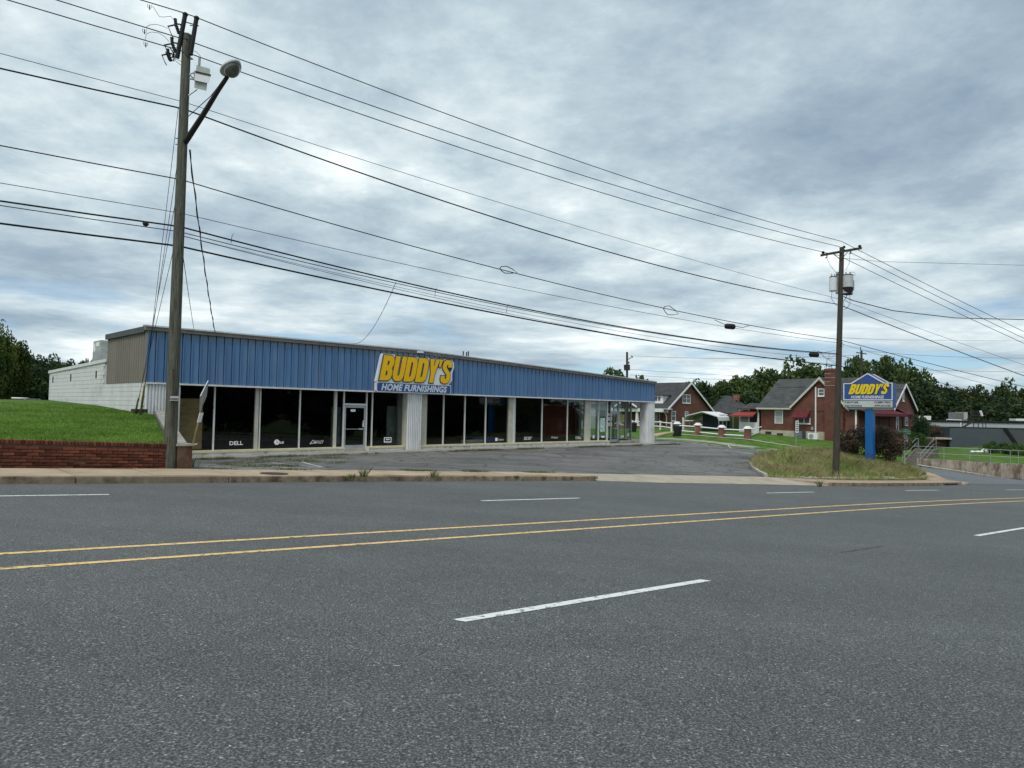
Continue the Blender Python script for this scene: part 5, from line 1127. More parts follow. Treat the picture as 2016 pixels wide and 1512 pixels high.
ins = [(L0 + k, z0 + k), (L1 - k, z0 + k), (L1 - k, z1 - k), (L1 - .42 - k, z1 - k), (cx, zp - k * 1.3), (L0 + .42 + k, z1 - k), (L0 + k, z1 - k)]
for i in range(7): a, b = outl[i], outl[(i + 1) % 7]; c, d = ins[i], ins[(i + 1) % 7]; m.prism([(a[0], -.325, a[1]), (b[0], -.325, b[1]), (d[0], -.325, d[1]), (c[0], -.325, c[1])], [(a[0], -.301, a[1]), (b[0], -.301, b[1]), (d[0], -.301, d[1]), (c[0], -.301, c[1])])
m.build('white_border', 'sign_w', pyl)
m = MB(OP, AZS); 
for sg in (-1, 1):
    a, b = (cx, zp + .02), (cx + sg * (L1 - .42 - cx), z1 + .02); m.prism([(a[0], .2, a[1]), (b[0], .2, b[1]), (b[0], .2, b[1] + .04), (a[0], .2, a[1] + .04)], [(a[0], .34, a[1]), (b[0], .34, b[1]), (b[0], .34, b[1] + .04), (a[0], .34, a[1] + .04)])
m.build('rear_trim', 'sign_w', pyl)
m = MB(OP, AZS); m.box(L0, L1, -.30, .30, zq0, z0 - .012); m.build('reader_cabinet', 'sign_b2', pyl)
m = MB(OP, AZS); m.box(L0 + .01, L1 - .01, -.315, -.302, zq0 + .02, z0 - .04); m.build('reader_panel', 'panel_w', pyl)
m = MB(OP, AZS); m.box(L0 + .17, L1 - .08, -.2, .2, zq0 - .11, zq0 - .005); m.build('lower_rail', 'panel_w', pyl)
letters("BUDDY'S", OP, AZS, ps(1674, 770)[0], ps(1674, 776.5)[1], ps(1748, 770)[0] - ps(1674, 770)[0], ps(1674, 757)[1] - ps(1674, 776.5)[1], .303, 'sign_d', pyl, 'letter_outline', grow=.035, holes=False, sk=.35, ext=.006, stag=.006)
letters("BUDDY'S", OP, AZS, ps(1674, 770)[0], ps(1674, 776.5)[1], ps(1748, 770)[0] - ps(1674, 770)[0], ps(1674, 757)[1] - ps(1674, 776.5)[1], .318, 'sign_y2', pyl, 'letter', sk=.35, ext=.008)
def ptext(body, x0, y0, x1, y1, material, off, **k):
    a = ps(x0, y0); b = ps(x1, y1); text_obj('lettering', body, OP, AZS, a[0], b[1], b[0] - a[0], a[1] - b[1], off, material, pyl, **k)
ptext('HOME FURNISHINGS', 1679, 779, 1744, 785, 'letter_w', .308, shear=.25, offset=.035)
for t_, x0, x1, y0 in (('FURNITURE', 1667, 1694, 790.5), ('ELECTRONICS', 1667, 1701, 797), ('COMPUTERS', 1725, 1757.5, 790.5), ('APPLIANCES', 1725, 1757.5, 797)): ptext(t_, x0, y0, x1, y0 + 3.9, 'black', .319, offset=.03)
# ---------------------------------------------------------------- brick house on the right
def Hs(O_, az): return lambda px, py, off=0.0: plane_hit(px, py, (O_[0] + cos(az) * off, O_[1] - sin(az) * off), az)
def window(parent, O_, az, px0, py0, px1, py1, fl=None, name='window', fw=.07, rail=True, pane_m='pane', sill=True, frame_m='white', mull=False, d=0.04):
    f = fl or Hs(O_, az); l0, z1 = f(px0, py0); l1, z0 = f(px1, py1); l0, l1 = min(l0, l1), max(l0, l1); m = MB(O_, az)
    for a in ((l0, l0 + fw, z0, z1), (l1 - fw, l1, z0, z1), (l0 + fw, l1 - fw, z1 - fw, z1), (l0 + fw, l1 - fw, z0, z0 + fw)): m.box(a[0], a[1], -d, -.002, a[2], a[3])
    if rail: m.box(l0 + fw, l1 - fw, -d * .9, -.003, (z0 + z1) / 2 - .025, (z0 + z1) / 2 + .025)
    if mull: m.box((l0 + l1) / 2 - .05, (l0 + l1) / 2 + .05, -d, -.0035, z0 + fw, z1 - fw)
    o = m.build(name, frame_m, parent)
    m = MB(O_, az); m.box(l0 + fw, l1 - fw, -.018, -.001, z0 + fw, z1 - fw); m.build('pane', pane_m, o)
    if sill: m = MB(O_, az); m.box(l0 - .05, l1 + .05, -.09, -.001, z0 - .07, z0 - .001); m.build('sill', frame_m, o)
    return o
C0 = at(1688, 860, 73); C0v = Vector((C0.x, C0.y, 0)); zg = -1.3
# side facade: its own frame runs from the left corner towards the near corner
lS = -plane_hit(1498, 850, C0v, A - pi / 2)[0]
AZF = A + pi / 2                       # direction of the side facade, left corner -> near corner
CL = C0v + Vector((sin(A - pi / 2), cos(A - pi / 2), 0)) * (-lS)
SL_ = -lS
f_ = Hs(CL, AZF)
house = thing('brick_house', 'red brick house with grey roof and maroon awnings behind the peaked sign', 'house', (CL.x, CL.y, -0.9), az=AZF)
lC = f_(1688, 850)[0]; zE = 2.36; W1 = 9.2
m = MB(CL, AZF); m.box(0, lC, 0, W1, -.15, zE); m.build('wall', 'brick', house)
m = MB(CL, AZF); m.box(-.04, lC + .04, -.04, W1 + .04, -3.2, -.15); m.build('foundation', 'found', house)
rid = plane_hit(1612, 745, CL + Vector((-cos(AZF), sin(AZF), 0)) * 4.6, AZF); zR = rid[1]
def rf(prt, name, mtl, quads, th=.12):
    m = MB(CL, AZF)
    for q in quads: m.prism([(p[0], p[1], p[2] - th) for p in q], q)
    return m.build(name, mtl, prt)
rl0 = plane_hit(1530, 747, CL + Vector((-cos(AZF), sin(AZF), 0)) * 4.6, AZF)[0]
gA, gB_ = f_(1555, 802)[0] + .12, f_(1674, 801)[0] - .12
rf(house, 'roof', 'roof2', [[(-.35, -.45, zE), (gA, -.45, zE), (gA, 4.6, zR), (-.35, 4.6, zR)], [(gA + .002, .25, zE + .4), (gB_, .25, zE + .4), (gB_, 4.6, zR), (gA + .002, 4.6, zR)], [(gB_ + .002, -.45, zE), (lC + .3, -.45, zE), (lC + .3, 4.6, zR), (gB_ + .002, 4.6, zR)], [(-.35, 4.6, zR), (lC + .3, 4.6, zR), (lC + .3, W1 + .45, zE), (-.35, W1 + .45, zE)]])
for l in (0.02, lC - .22):
    m = MB(CL, AZF); m.prism([(l, .1, zE), (l, W1 - .1, zE), (l, 4.6, zR - .15)], [(l + .2, .1, zE), (l + .2, W1 - .1, zE), (l + .2, 4.6, zR - .15)]); m.build('gable_wall', 'brick', house)
g0, g1, g2 = f_(1555, 802), f_(1615.5, 742), f_(1674, 801)
gx0, gx1, gx2 = g0[0], g1[0], g2[0]; gz = g1[1]
m = MB(CL, AZF); m.prism([(gx0 + .1, -.05, zE - .3), (gx2 - .1, -.05, zE - .3), (gx2 - .1, -.05, zE), (gx1, -.05, gz - .15), (gx0 + .1, -.05, zE)], [(gx0 + .1, .2, zE - .3), (gx2 - .1, .2, zE - .3), (gx2 - .1, .2, zE), (gx1, .2, gz - .15), (gx0 + .1, .2, zE)]); m.build('gable_wall', 'brick', house)
rf(house, 'roof', 'roof2', [[(gx0, -.3, zE), (gx1, -.3, gz), (gx1, 4.6, gz), (gx0, .4, zE)], [(gx1, -.3, gz), (gx2, -.3, zE), (gx2, .4, zE), (gx1, 4.6, gz)]], .1)
m = MB(CL, AZF)
for (a, b) in (((gx0, zE), (gx1, gz)), ((gx1, gz), (gx2, zE))): m.prism([(a[0], -.36, a[1] - .3), (b[0], -.36, b[1] - .3), (b[0], -.36, b[1]), (a[0], -.36, a[1])], [(a[0], -.305, a[1] - .3), (b[0], -.305, b[1] - .3), (b[0], -.305, b[1]), (a[0], -.305, a[1])])
m.build('rake_board', 'rake', house)
m = MB(CL, AZF); m.box(-.35, gx0 + .2, -.52, -.452, zE - .18, zE - .02); m.box(-.35, gx0 + .2, -.45, 0, zE - .22, zE - .14); m.build('gutter', 'rake', house)
a = f_(1609, 751); b = f_(1627, 751); m = MB(CL, AZF); m.prism([(a[0], -.09, a[1]), (b[0], -.09, a[1]), ((a[0] + b[0]) / 2, -.09, gz - .35)], [(a[0], -.055, a[1]), (b[0], -.055, a[1]), ((a[0] + b[0]) / 2, -.055, gz - .35)]); m.build('attic_vent', 'white', house)
c0, c1 = f_(1627.5, 800)[0], f_(1651, 800)[0]; zc = f_(1640, 726)[1]
m = MB(CL, AZF); m.box(c0, c1, -.5, -.051, -3, zc - .25); ch = m.build('chimney', 'brick', house); m = MB(CL, AZF); m.box(c0 - .06, c1 + .06, -.56, .1, zc - .25, zc); m.build('chimney_cap', 'brick', ch)
for k in range(4): m = MB(CL, AZF); z = zc - .55 - k * .42; m.box(c0 - .012, c0 + (c1 - c0) * (.5 + .4 * (k % 2)), -.512, -.49, z, z + .035); m.build('mortar_band', 'conc_light', ch)
m = MB(CL, AZF); m.tube([((c0 + c1) / 2 - .6, -.2, zc - .3), ((c0 + c1) / 2 - .5, -.2, zc + 1.1)], .025, 5, world=False); m.build('antenna', 'iron', house)
window(house, CL, AZF, 1525.5, 808, 1541.5, 834, pane_m='pane_l', sill=False)
CLg = CL - Vector((-cos(AZF), sin(AZF), 0)) * .055
window(house, CLg, AZF, 1571, 822, 1595.5, 834.5, rail=False, mull=True)
window(house, CLg, AZF, 1610.5, 765, 1623.5, 780, fw=.09)
def awning(parent, O_, az, px0, px1, py0, py1, dep, material='maroon'):
    f = Hs(O_, az); l0, z1 = f(px0, py0); l1, z0 = f(px1, py1); m = MB(O_, az)
    z0 = z1 - (z1 - z0); m.prism([(l0, -.01, z1), (l0, -dep, z0 + .15), (l0, -dep, z0), (l0, -.01, z0)], [(l1, -.01, z1), (l1, -dep, z0 + .15), (l1, -dep, z0), (l1, -.01, z0)]); return m.build('awning', material, parent)
awning(house, CL, AZF, 1566, 1595, 808, 824, .8)
l, z = f_(1607, 762); m = MB(CL, AZF); m.box(l - .06, l + .06, -.16, -.02, -1.5, z); m.build('white_pipe', 'white', house)
l, z = f_(1493.5, 812); m = MB(CL, AZF); m.box(l - .0, l + .1, -.12, -.02, -1, z); m.build('downspout', 'white', house)
l, z = f_(1686.5, 806); m = MB(CL, AZF); m.box(l - .1, l + .05, -.14, -.02, -1.6, z); m.build('downspout', 'white', house)
l, z = f_(1600, 843); m = MB(CL, AZF); m.box(l - .13, l + .13, -.14, -.02, z - .2, z + .15); m.build('meter', 'galv', house)
for (px, py) in ((1513, 853), (1536, 856.5), (1580, 862)): l, z = f_(px, py); m = MB(CL, AZF); m.box(l - .35, l + .35, -.06, -.041, z - .1, z + .2); m.build('crawl_vent', 'iron', house)
# front facade and the front wing with its gable
FR = Hs(C0v, A); W2a = FR(1757, 820)[0]; W2b = FR(1799, 820)[0]; gp = FR(1778, 759)
m = MB(C0v, A); m.box(.21, W2a, .02, .3, -3, zE - .01) if False else None
zE2 = FR(1800, 806)[1]
m = MB(C0v, A); m.box(W2a, W2b, 0.0, 6.0, -3.0, zE2); m.prism([(W2a, 0, zE2), (W2b, 0, zE2), ((W2a + W2b) / 2, 0, gp[1])], [(W2a, .2, zE2), (W2b, .2, zE2), ((W2a + W2b) / 2, .2, gp[1])]); m.build('front_wing_wall', 'brick', house)
wm = (W2a + W2b) / 2
m = MB(C0v, A)
for a, b in (((W2a - .3, zE2 - .1), (wm, gp[1] + .1)), ((wm, gp[1] + .1), (W2b + .3, zE2 - .1))): m.prism([(a[0], -.3, a[1]), (b[0], -.3, b[1]), (b[0], 7, b[1]), (a[0], 7, a[1])], [(a[0], -.3, a[1] + .12), (b[0], -.3, b[1] + .12), (b[0], 7, b[1] + .12), (a[0], 7, a[1] + .12)])
m.build('roof', 'roof2', house)
m = MB(C0v, A)
for a, b in (((W2a - .3, zE2 - .1), (wm, gp[1] + .1)), ((wm, gp[1] + .1), (W2b + .3, zE2 - .1))): m.prism([(a[0], -.36, a[1] - .18), (b[0], -.36, b[1] - .18), (b[0], -.36, b[1] + .12), (a[0], -.36, a[1] + .12)], [(a[0], -.305, a[1] - .18), (b[0], -.305, b[1] - .18), (b[0], -.305, b[1] + .12), (a[0], -.305, a[1] + .12)])
m.build('rake_board', 'white', house)
m = MB(C0v, A); m.box(.0, W2a, -.02, .3, -3.1, -.5) if False else m.box(0, W2a, 1.2, 1.5, -3.0, zE + .6); m.build('porch_rear_wall', 'brick', house)
m = MB(C0v, A); m.box(0, W2a + 1.5, -1.2, 1.19, -3.2, -.55); m.build('porch_floor', 'brick_post', house)
window(house, C0v, A, 1764, 819, 1769, 853, fw=.16, name='door_frame'); window(house, C0v, A, 1781, 817, 1787, 838); window(house, C0v, A, 1776.3, 772, 1779.7, 790, fw=.1, rail=True)
m = MB(C0v, A); z1 = FR(1760, 806)[1]; m.prism([(-.2, 1.2, z1 + .15), (W2a, 1.2, z1 + .15), (W2a, -1.6, z1 - .55), (-.2, -1.6, z1 - .55)], [(-.2, 1.2, z1 + .2), (W2a, 1.2, z1 + .2), (W2a, -1.6, z1 - .5), (-.2, -1.6, z1 - .5)]); m.box(-.2, W2a, -1.66, -1.605, z1 - .8, z1 - .5); m.build('awning', 'maroon', house)
m = MB(C0v, A); m.prism([(W2a + .02, -.02, z1 + .3), (W2b - .1, -.02, z1 - .55), (W2a + .02, -1.6, z1 - .55)], [(W2a + .02, -.02, z1 + .34), (W2b - .1, -.02, z1 - .50), (W2a + .02, -1.6, z1 - .50)]); m.box(W2a, W2b - .3, -.12, -.01, z1 - .8, z1 - .55); m.build('awning', 'maroon', house)
m = MB(C0v, A)
for x in (.1, 2.6, 5.2, W2a - .1): m.box(x, x + .1, -1.15, -1.05, -.55, z1 - .5)
m.build('porch_post', 'iron', house)
m = MB(C0v, A); a, b = FR(1800, 838), FR(1822, 864); m.tube([(W2b, -1.2, a[1]), (W2b + 3.2, -2.5, a[1] - 2.0)], .04, 5, world=False); m.tube([(W2b, -1.2, a[1] - .5), (W2b + 3.2, -2.5, a[1] - 2.5)], .04, 5, world=False); m.box(W2a, W2b, -1.2, -1.15, a[1] - .05, a[1]); m.build('porch_railing', 'iron', house)
# rear white porch with red awning
rp = thing('back_porch', 'white walled back porch under a plain red awning', 'porch', (CL.x, CL.y, -.7), az=AZF)
p0 = f_(1454, 840)[0]; p1 = f_(1491, 840)[0]
m = MB(CL, AZF); m.box(p0, p1, 0.1, .3, f_(1470, 862)[1] - .3, f_(1470, 831)[1]); m.build('wall', 'white', rp)
m = MB(CL, AZF); m.box(p0 + .1, p1, 2.2, 2.4, -.8, 2.2); m.build('rear_wall', 'dark_in', rp)
for x in (p0, (p0 + p1) / 2, p1 - .1): m = MB(CL, AZF); m.box(x, x + .1, .12, .24, f_(1470, 831)[1], 2.1); m.build('post', 'white', rp)
q0, q1 = f_(1434, 815, .9)[0], f_(1491, 815)[0]; zt_, zb_ = f_(1480, 808)[1], f_(1480, 818.5)[1]
m = MB(CL, AZF); m.prism([(q0 + .1, -.9, zb_), (q1, -.9, zb_), (q1, .35, zt_), (q0 + 1.3, .35, zt_)], [(q0 + .1, -.86, zb_ + .05), (q1, -.86, zb_ + .05), (q1, .35, zt_ + .05), (q0 + 1.3, .35, zt_ + .05)]); m.box(q0 + .1, q1, -.93, -.89, zb_ - .12, zb_ + .04); m.build('awning', 'redawn', rp)
m = MB(CL, AZF); m.prism([(q0 + .8, -.3, zt_ + .15), (q1, -.3, zt_ + .15), (q1, 2.4, zt_ + .8), (q0 + .8, 2.4, zt_ + .8)], [(q0 + .8, -.3, zt_ + .23), (q1, -.3, zt_ + .23), (q1, 2.4, zt_ + .88), (q0 + .8, 2.4, zt_ + .88)]); m.build('roof', 'roof', rp)
# ---------------------------------------------------------------- brick house behind the store
C1 = at(1311, 845, 95); C1v = Vector((C1.x, C1.y, 0)); fE = Hs(C1v, A); AF1 = A - pi / 2
house1 = thing('brick_house', 'red brick house with white trimmed gable beyond the end of the store', 'house', (C1.x, C1.y, -.6), az=A)
fG = Hs(C1v, A); gW = fG(1399, 806)[0]; zE1 = fG(1311, 806)[1]; zP1 = fG(1356, 754)[1]
lf = plane_hit(1205, 805, C1v, AF1)[0]
m = MB(C1v, A); m.box(0, gW, 0, lf, -2.2, zE1); m.prism([(0.05, 0, zE1), (gW - .05, 0, zE1), (gW / 2, 0, zP1 - .15)], [(0.05, .25, zE1), (gW - .05, .25, zE1), (gW / 2, .25, zP1 - .15)]); m.build('wall', 'brick', house1)
m = MB(C1v, A); o_ = .45
for a, b in (((-o_, zE1 - .25), (gW / 2, zP1)), ((gW / 2, zP1), (gW + o_, zE1 - .25))): m.prism([(a[0], -.35, a[1]), (b[0], -.35, b[1]), (b[0], lf + .4, b[1]), (a[0], lf + .4, a[1])], [(a[0], -.35, a[1] + .12), (b[0], -.35, b[1] + .12), (b[0], lf + .4, b[1] + .12), (a[0], lf + .4, a[1] + .12)])
m.build('roof', 'roof', house1)
m = MB(C1v, A)
for a, b in (((-o_, zE1 - .25), (gW / 2, zP1)), ((gW / 2, zP1), (gW + o_, zE1 - .25))): m.prism([(a[0], -.42, a[1] - .15), (b[0], -.42, b[1] - .15), (b[0], -.42, b[1] + .13), (a[0], -.42, a[1] + .13)], [(a[0], -.355, a[1] - .15), (b[0], -.355, b[1] - .15), (b[0], -.355, b[1] + .13), (a[0], -.355, a[1] + .13)])
m.box(-o_, -.0, -.35, .5, zE1 - .42, zE1 - .28); m.box(gW, gW + o_, -.35, .5, zE1 - .42, zE1 - .28); m.build('rake_board', 'white', house1)
m = MB(C1v, A); m.box(-o_ - .08, -o_, -.3, lf, zE1 - .3, zE1 - .12); m.build('gutter', 'white', house1)
window(house1, C1v, A, 1343.5, 776, 1359, 794, mull=True); window(house1, C1v, A, 1322, 809, 1330, 829); window(house1, C1v, A, 1348.5, 810, 1354.5, 819)
AB1 = A + pi / 2; CB = C1v + Vector((sin(AF1), cos(AF1), 0)) * lf
window(house1, CB, AB1, 1292.5, 808, 1299, 829)
m = MB(C1v, A); m.tube([(-.5, -.1, zE1 - .3), (-.1, -.15, zE1 - .9), (-.1, -.15, -1.0)], .07, 6, world=False); m.build('downspout', 'white', house1)
# dormer
fD = Hs(CB, AB1); dOff = Vector((sin(A), cos(A), 0)) * 0.9; fD = Hs(CB + dOff, AB1); d0, dz1 = fD(1268, 779); d1, dz0 = fD(1305, 791)
m = MB(CB + dOff, AB1); m.box(d0, d1, 0, 3.6, dz0 - .4, dz1); dm = m.build('dormer', 'white', house1)
m = MB(CB + dOff, AB1); m.box(d0 - .3, d1 + .3, -.25, 3.9, dz1, dz1 + .12); m.build('dormer_roof', 'roof', dm)
for x0, x1 in ((1289.5, 1294), (1296, 1300)): 
    a = fD(x0, 781); b = fD(x1, 789); m = MB(CB + dOff, AB1); m.box(a[0], b[0], -.03, -.002, b[1], a[1]); m.build('window', 'pane', dm)
# porch on the front with tapered white columns
fP = Hs(CB - Vector((sin(A), cos(A), 0)) * 2.2, AB1); OPo = CB - Vector((sin(A), cos(A), 0)) * 2.2
a0_, zP0 = fP(1200, 803); a1_, _ = fP(1262, 803); zPb = fP(1240, 836)[1]
m = MB(OPo, AB1); m.box(a0_, a1_ + 3.5, 0, 2.1, zPb - 1.6, zPb); m.build('porch_floor', 'brick_post', house1)
m = MB(OPo, AB1); m.box(a0_, a1_ + 3.5, 0, .3, zP0 - .45, zP0); m.box(a0_, a1_ + 3.5, .3, 2.2, zP0 - .1, zP0); m.build('porch_beam', 'white', house1)
for px in (1215, 1252.5, 1275):
    l = fP(px, 820)[0]; m = MB(OPo, AB1); m.prism([(l - .2, .05, zPb + .2), (l + .2, .05, zPb + .2), (l + .2, .4, zPb + .2), (l - .2, .4, zPb + .2)], [(l - .13, .1, zP0 - .46), (l + .13, .1, zP0 - .46), (l + .13, .35, zP0 - .46), (l - .13, .35, zP0 - .46)]); m.box(l - .36, l + .36, -.1, .5, zPb, zPb + .19); m.build('porch_column', 'white', house1)
pa, pb, pc = fP(1210, 803), fP(1233, 788), fP(1256, 803)
m = MB(OPo, AB1); m.prism([(pa[0], -.2, pa[1]), (pc[0], -.2, pa[1]), (pb[0], -.2, pb[1])], [(pa[0], 2.2, pa[1]), (pc[0], 2.2, pa[1]), (pb[0], 2.2, pb[1])]); m.build('porch_gable', 'roof', house1)
m = MB(OPo, AB1)
for a, b in ((pa, pb), (pb, pc)): m.prism([(a[0], -.3, pa[1] + (a[1] - pa[1])), (b[0], -.3, b[1]), (b[0], -.3, b[1] + .22), (a[0], -.3, a[1] + .22)], [(a[0], -.21, a[1]), (b[0], -.21, b[1]), (b[0], -.21, b[1] + .22), (a[0], -.21, a[1] + .22)])
m.build('porch_rake', 'white', house1)
m = MB(OPo, AB1); m.box(a1_, a1_ + 1.2, 2.0, 2.15, zPb, zP0 - .1); m.build('porch_wall', 'porchgrey', house1)
# pale house glimpsed through the corner glass
O5 = at(1120, 850, 112); m = MB(O5, radians(92)); h5 = thing('pale_house', 'pale house seen through the corner shop windows', 'house', (O5.x, O5.y, -.6), az=radians(92))
w5 = 11.0; m.box(0, w5, 0, 8, -2.5, 2.6); m.build('wall', 'lgrey', h5); m = MB(O5, radians(92)); m.prism([(-.4, -.4, 2.6), (w5 + .4, -.4, 2.6), (w5 + .4, 4, 5.0), (-.4, 4, 5.0)], [(-.4, -.4, 2.75), (w5 + .4, -.4, 2.75), (w5 + .4, 4, 5.15), (-.4, 4, 5.15)]); m.build('roof', 'roof2', h5)
for x in (1.2, 4.6, 8.0): m = MB(O5, radians(92)); m.box(x, x + 1.1, -.05, -.002, .2, 1.9); m.build('window', 'pane', h5)
# hip roofed house between
O3 = at(1392, 845, 108); h3 = thing('hip_roof_house', 'house with dark hip roof and small red chimney behind the carport', 'house', (O3.x, O3.y, -.5), az=radians(97)); f3_ = Hs(O3, radians(97))
e0 = f3_(1392, 812); e1 = f3_(1497, 812); r0_ = f3_(1424, 781); m = MB(O3, radians(97)); zq = e0[1]; Wd = e1[0] - e0[0]
m.box(.5, Wd - .5, .5, 9.5, -2.5, zq); m.build('wall', 'dgrey', h3)
xa = plane_hit(1427, 779, O3 + Vector((0, 5, 0)), radians(97)); m = MB(O3, radians(97)); 
m.add([(0, 0, zq), (Wd, 0, zq), (Wd, 10, zq), (0, 10, zq), (3.6, 5, xa[1]), (Wd - 3.6, 5, xa[1]), (0, 0, zq - .2), (Wd, 0, zq - .2), (Wd, 10, zq - .2), (0, 10, zq - .2)], [(0, 1, 5, 4), (1, 2, 5), (2, 3, 4, 5), (3, 0, 4), (0, 6, 7, 1), (1, 7, 8, 2), (2, 8, 9, 3), (3, 9, 6, 0)]); m.build('roof', 'roof', h3)
c3 = plane_hit(1437.5, 789, O3 + Vector((0, 3.6, 0)), radians(97)); c4 = plane_hit(1449.5, 777, O3 + Vector((0, 3.6, 0)), radians(97)); m = MB(O3, radians(97)); m.box(c3[0], c4[0], 3.3, 4.1, zq, c4[1]); m.build('chimney', 'brick_post', h3)
# white metal carport
O4 = at(1348, 845, 82); az4 = radians(118); f4 = Hs(O4, az4); cpt = thing('carport', 'white arched metal carport with open ends between the brick houses', 'carport', (O4.x, O4.y, T1(O4.x, O4.y)), az=az4)
arch = [f4(*q) for q in ((1348.2, 826), (1349.2, 821), (1352.5, 818.5), (1382, 811), (1411, 820), (1413.5, 822.5), (1415, 829))]
m = MB(O4, az4); D4 = 9.0
for i in range(len(arch) - 1):
    a, b = arch[i], arch[i + 1]; m.prism([(a[0], 0, a[1]), (b[0], 0, b[1]), (b[0], 0, b[1] + .07), (a[0], 0, a[1] + .07)], [(a[0], D4, a[1]), (b[0], D4, b[1]), (b[0], D4, b[1] + .07), (a[0], D4, a[1] + .07)])
m.build('roof', 'white', cpt)
for y in (0.05, 2.2, 4.4, 6.6, 8.9):
    m = MB(O4, az4); m.tube([(arch[0][0], y, -.9)] + [(a[0], y, a[1] - .04) for a in arch] + [(arch[-1][0], y, -.9)], .04, 5, world=False); m.build('frame_hoop', 'galv', cpt)
q = O4 + Vector((sin(az4), cos(az4), 0)) * (arch[-1][0] - 1.6) + Vector((-cos(az4), sin(az4), 0)) * 3
m = MB(q, az4); m.box(-.9, 1.2, 0, 2.5, -1.2, f4(1400, 816)[1]); m.build('storage_shed', 'shed', label='dark blue shed standing under the white carport', cat='shed')
O6 = at(1412, 850, 86); m = MB(O6, radians(100)); m.box(0, 2.7, 0, .15, -1.2, 1.45); g6 = thing('glazed_fence', 'dark green panelled screen beside the carport', 'screen', (O6.x, O6.y, -1), az=radians(100)); m.build('panel', 'leaf_dark', g6)
for x in (0, .9, 1.8, 2.65): m = MB(O6, radians(100)); m.box(x, x + .06, -.06, -.002, -1.2, 1.5); m.build('post', 'galv', g6)
# fence with brick piers and white rails
fz = thing('rail_fence', 'low white rail fence between small brick piers on the lawn', 'fence', tuple(at(1472, 864, 69.5)))
PR_ = [at(x, y, Y) for x, y, Y in ((1472, 864, 69.5), (1421, 861, 71.6), (1374, 856, 73.7), (1333, 852, 75.6))]
for p in PR_:
    p.z = T1(p.x, p.y); m = MB(p, A); m.box(-.25, .25, -.25, .25, p.z - .3, p.z + .98); pi_ = m.build('pier', 'brick_post', fz)
    m = MB(p, A); m.prism([(-.33, -.33, p.z + .98), (.33, -.33, p.z + .98), (.33, .33, p.z + .98), (-.33, .33, p.z + .98)], [(-.14, -.14, p.z + 1.24), (.14, -.14, p.z + 1.24), (.14, .14, p.z + 1.24), (-.14, .14, p.z + 1.24)]); m.build('cap', 'white', pi_)
def rail(a, b, z, r=.05): 
    m = MB(); m.tube([Vector((a.x, a.y, a.z + z)), Vector((b.x, b.y, b.z + z))], r * 1.3, 4); m.build('rail', 'white', fz)
for a, b in zip(PR_[:-1], PR_[1:]):
    for z in (.28, .82): rail(a, b, z)
pe = at(1499, 850, 79.5); pe.z = T1(pe.x, pe.y)
for z in (.28, .82): rail(PR_[0], pe, z)
L_ = [at(x, 848, Y) for x, Y in ((1322, 79), (1300, 84), (1270, 88), (1245, 90))]
for p in L_: p.z = T1(p.x, p.y); m = MB(p, A); m.box(-.07, .07, -.07, .07, p.z - .2, p.z + 1.1); m.build('post', 'white', fz)
for a, b in zip(L_[:-1], L_[1:]):
    for z in (.45, .95): rail(a, b, z)
L_ = [at(x, 845, Y) for x, Y in ((1345, 85), (1391, 86), (1414, 87))]
for p in L_: p.z = T1(p.x, p.y); m = MB(p, A); m.box(-.07, .07, -.07, .07, p.z - .2, p.z + 1.5); m.build('post', 'white', fz)
for a, b in zip(L_[:-1], L_[1:]): rail(a, b, 1.1)
# bins, units, small signs
def bin_(px, py, Y, lab):
    p = at(px, py, Y); p.z = T1(p.x, p.y); o = thing('wheelie_bin', lab, 'trash bin', tuple(p), az=A, group='black wheeled bins')
    m = MB(p, A); m.prism([(-.24, -.26, p.z), (.24, -.26, p.z), (.24, .26, p.z), (-.24, .26, p.z)], [(-.3, -.34, p.z + .95), (.3, -.34, p.z + .95), (.3, .34, p.z + .95), (-.3, .34, p.z + .95)]); m.build('body', 'bin', o)
    m = MB(p, A); m.prism([(-.33, -.38, p.z + .955), (.33, -.38, p.z + .955), (.33, .38, p.z + .955), (-.33, .38, p.z + .955)], [(-.3, -.3, p.z + 1.06), (.3, -.3, p.z + 1.06), (.3, .34, p.z + 1.1), (-.3, .34, p.z + 1.1)]); m.build('lid', 'bin', o)
    for x in (-.27, .27): m = MB(p, A); m.tube([(x - .03, .3, p.z + .11), (x + .03, .3, p.z + .11)], .11, 10, world=False); m.build('wheel', 'black', o)
bin_(1334, 855, 73.5, 'black wheeled bin on the grass in front of the left brick pier'); bin_(1246, 857, 80, 'black wheeled bin glimpsed between the glazed corner and the white column')
p = at(1601, 868, 74); p.z = T1(p.x, p.y); au = thing('heat_pump', 'small white outdoor unit at the foot of the white pipe', 'air conditioner', tuple(p), az=AZF)
m = MB(p, AZF); m.box(-.5, .5, -.18, .2, p.z + .08, p.z + .72); m.build('housing', 'white', au, bevel=.02)
m = MB(p, AZF); m.tube([(-.12, -.185, p.z + .4), (-.12, -.21, p.z + .4)], .24, 16, world=False); m.build('fan_grille', 'galv', au); m = MB(p, AZF); m.box(-.5, .5, -.15, .2, p.z - .1, p.z + .07); m.build('feet', 'iron', au)
p = at(1575, 865, 75.5); p.z = T1(p.x, p.y); au = thing('condenser', 'dark boxy air conditioner under the awning window', 'air conditioner', tuple(p), az=AZF)
m = MB(p, AZF); m.box(-.45, .45, -.4, .4, p.z, p.z + .82); m.build('housing', 'dgrey', au, bevel=.02)
for k in range(5): m = MB(p, AZF); m.box(-.4, .4, -.415, -.402, p.z + .12 + k * .14, p.z + .16 + k * .14); m.build('louvre', 'boxgrey', au)
m = MB(p, AZF); m.tube([(0, 0, p.z + .82), (0, 0, p.z + .86)], .34, 14, world=False); m.build('fan_guard', 'black', au)
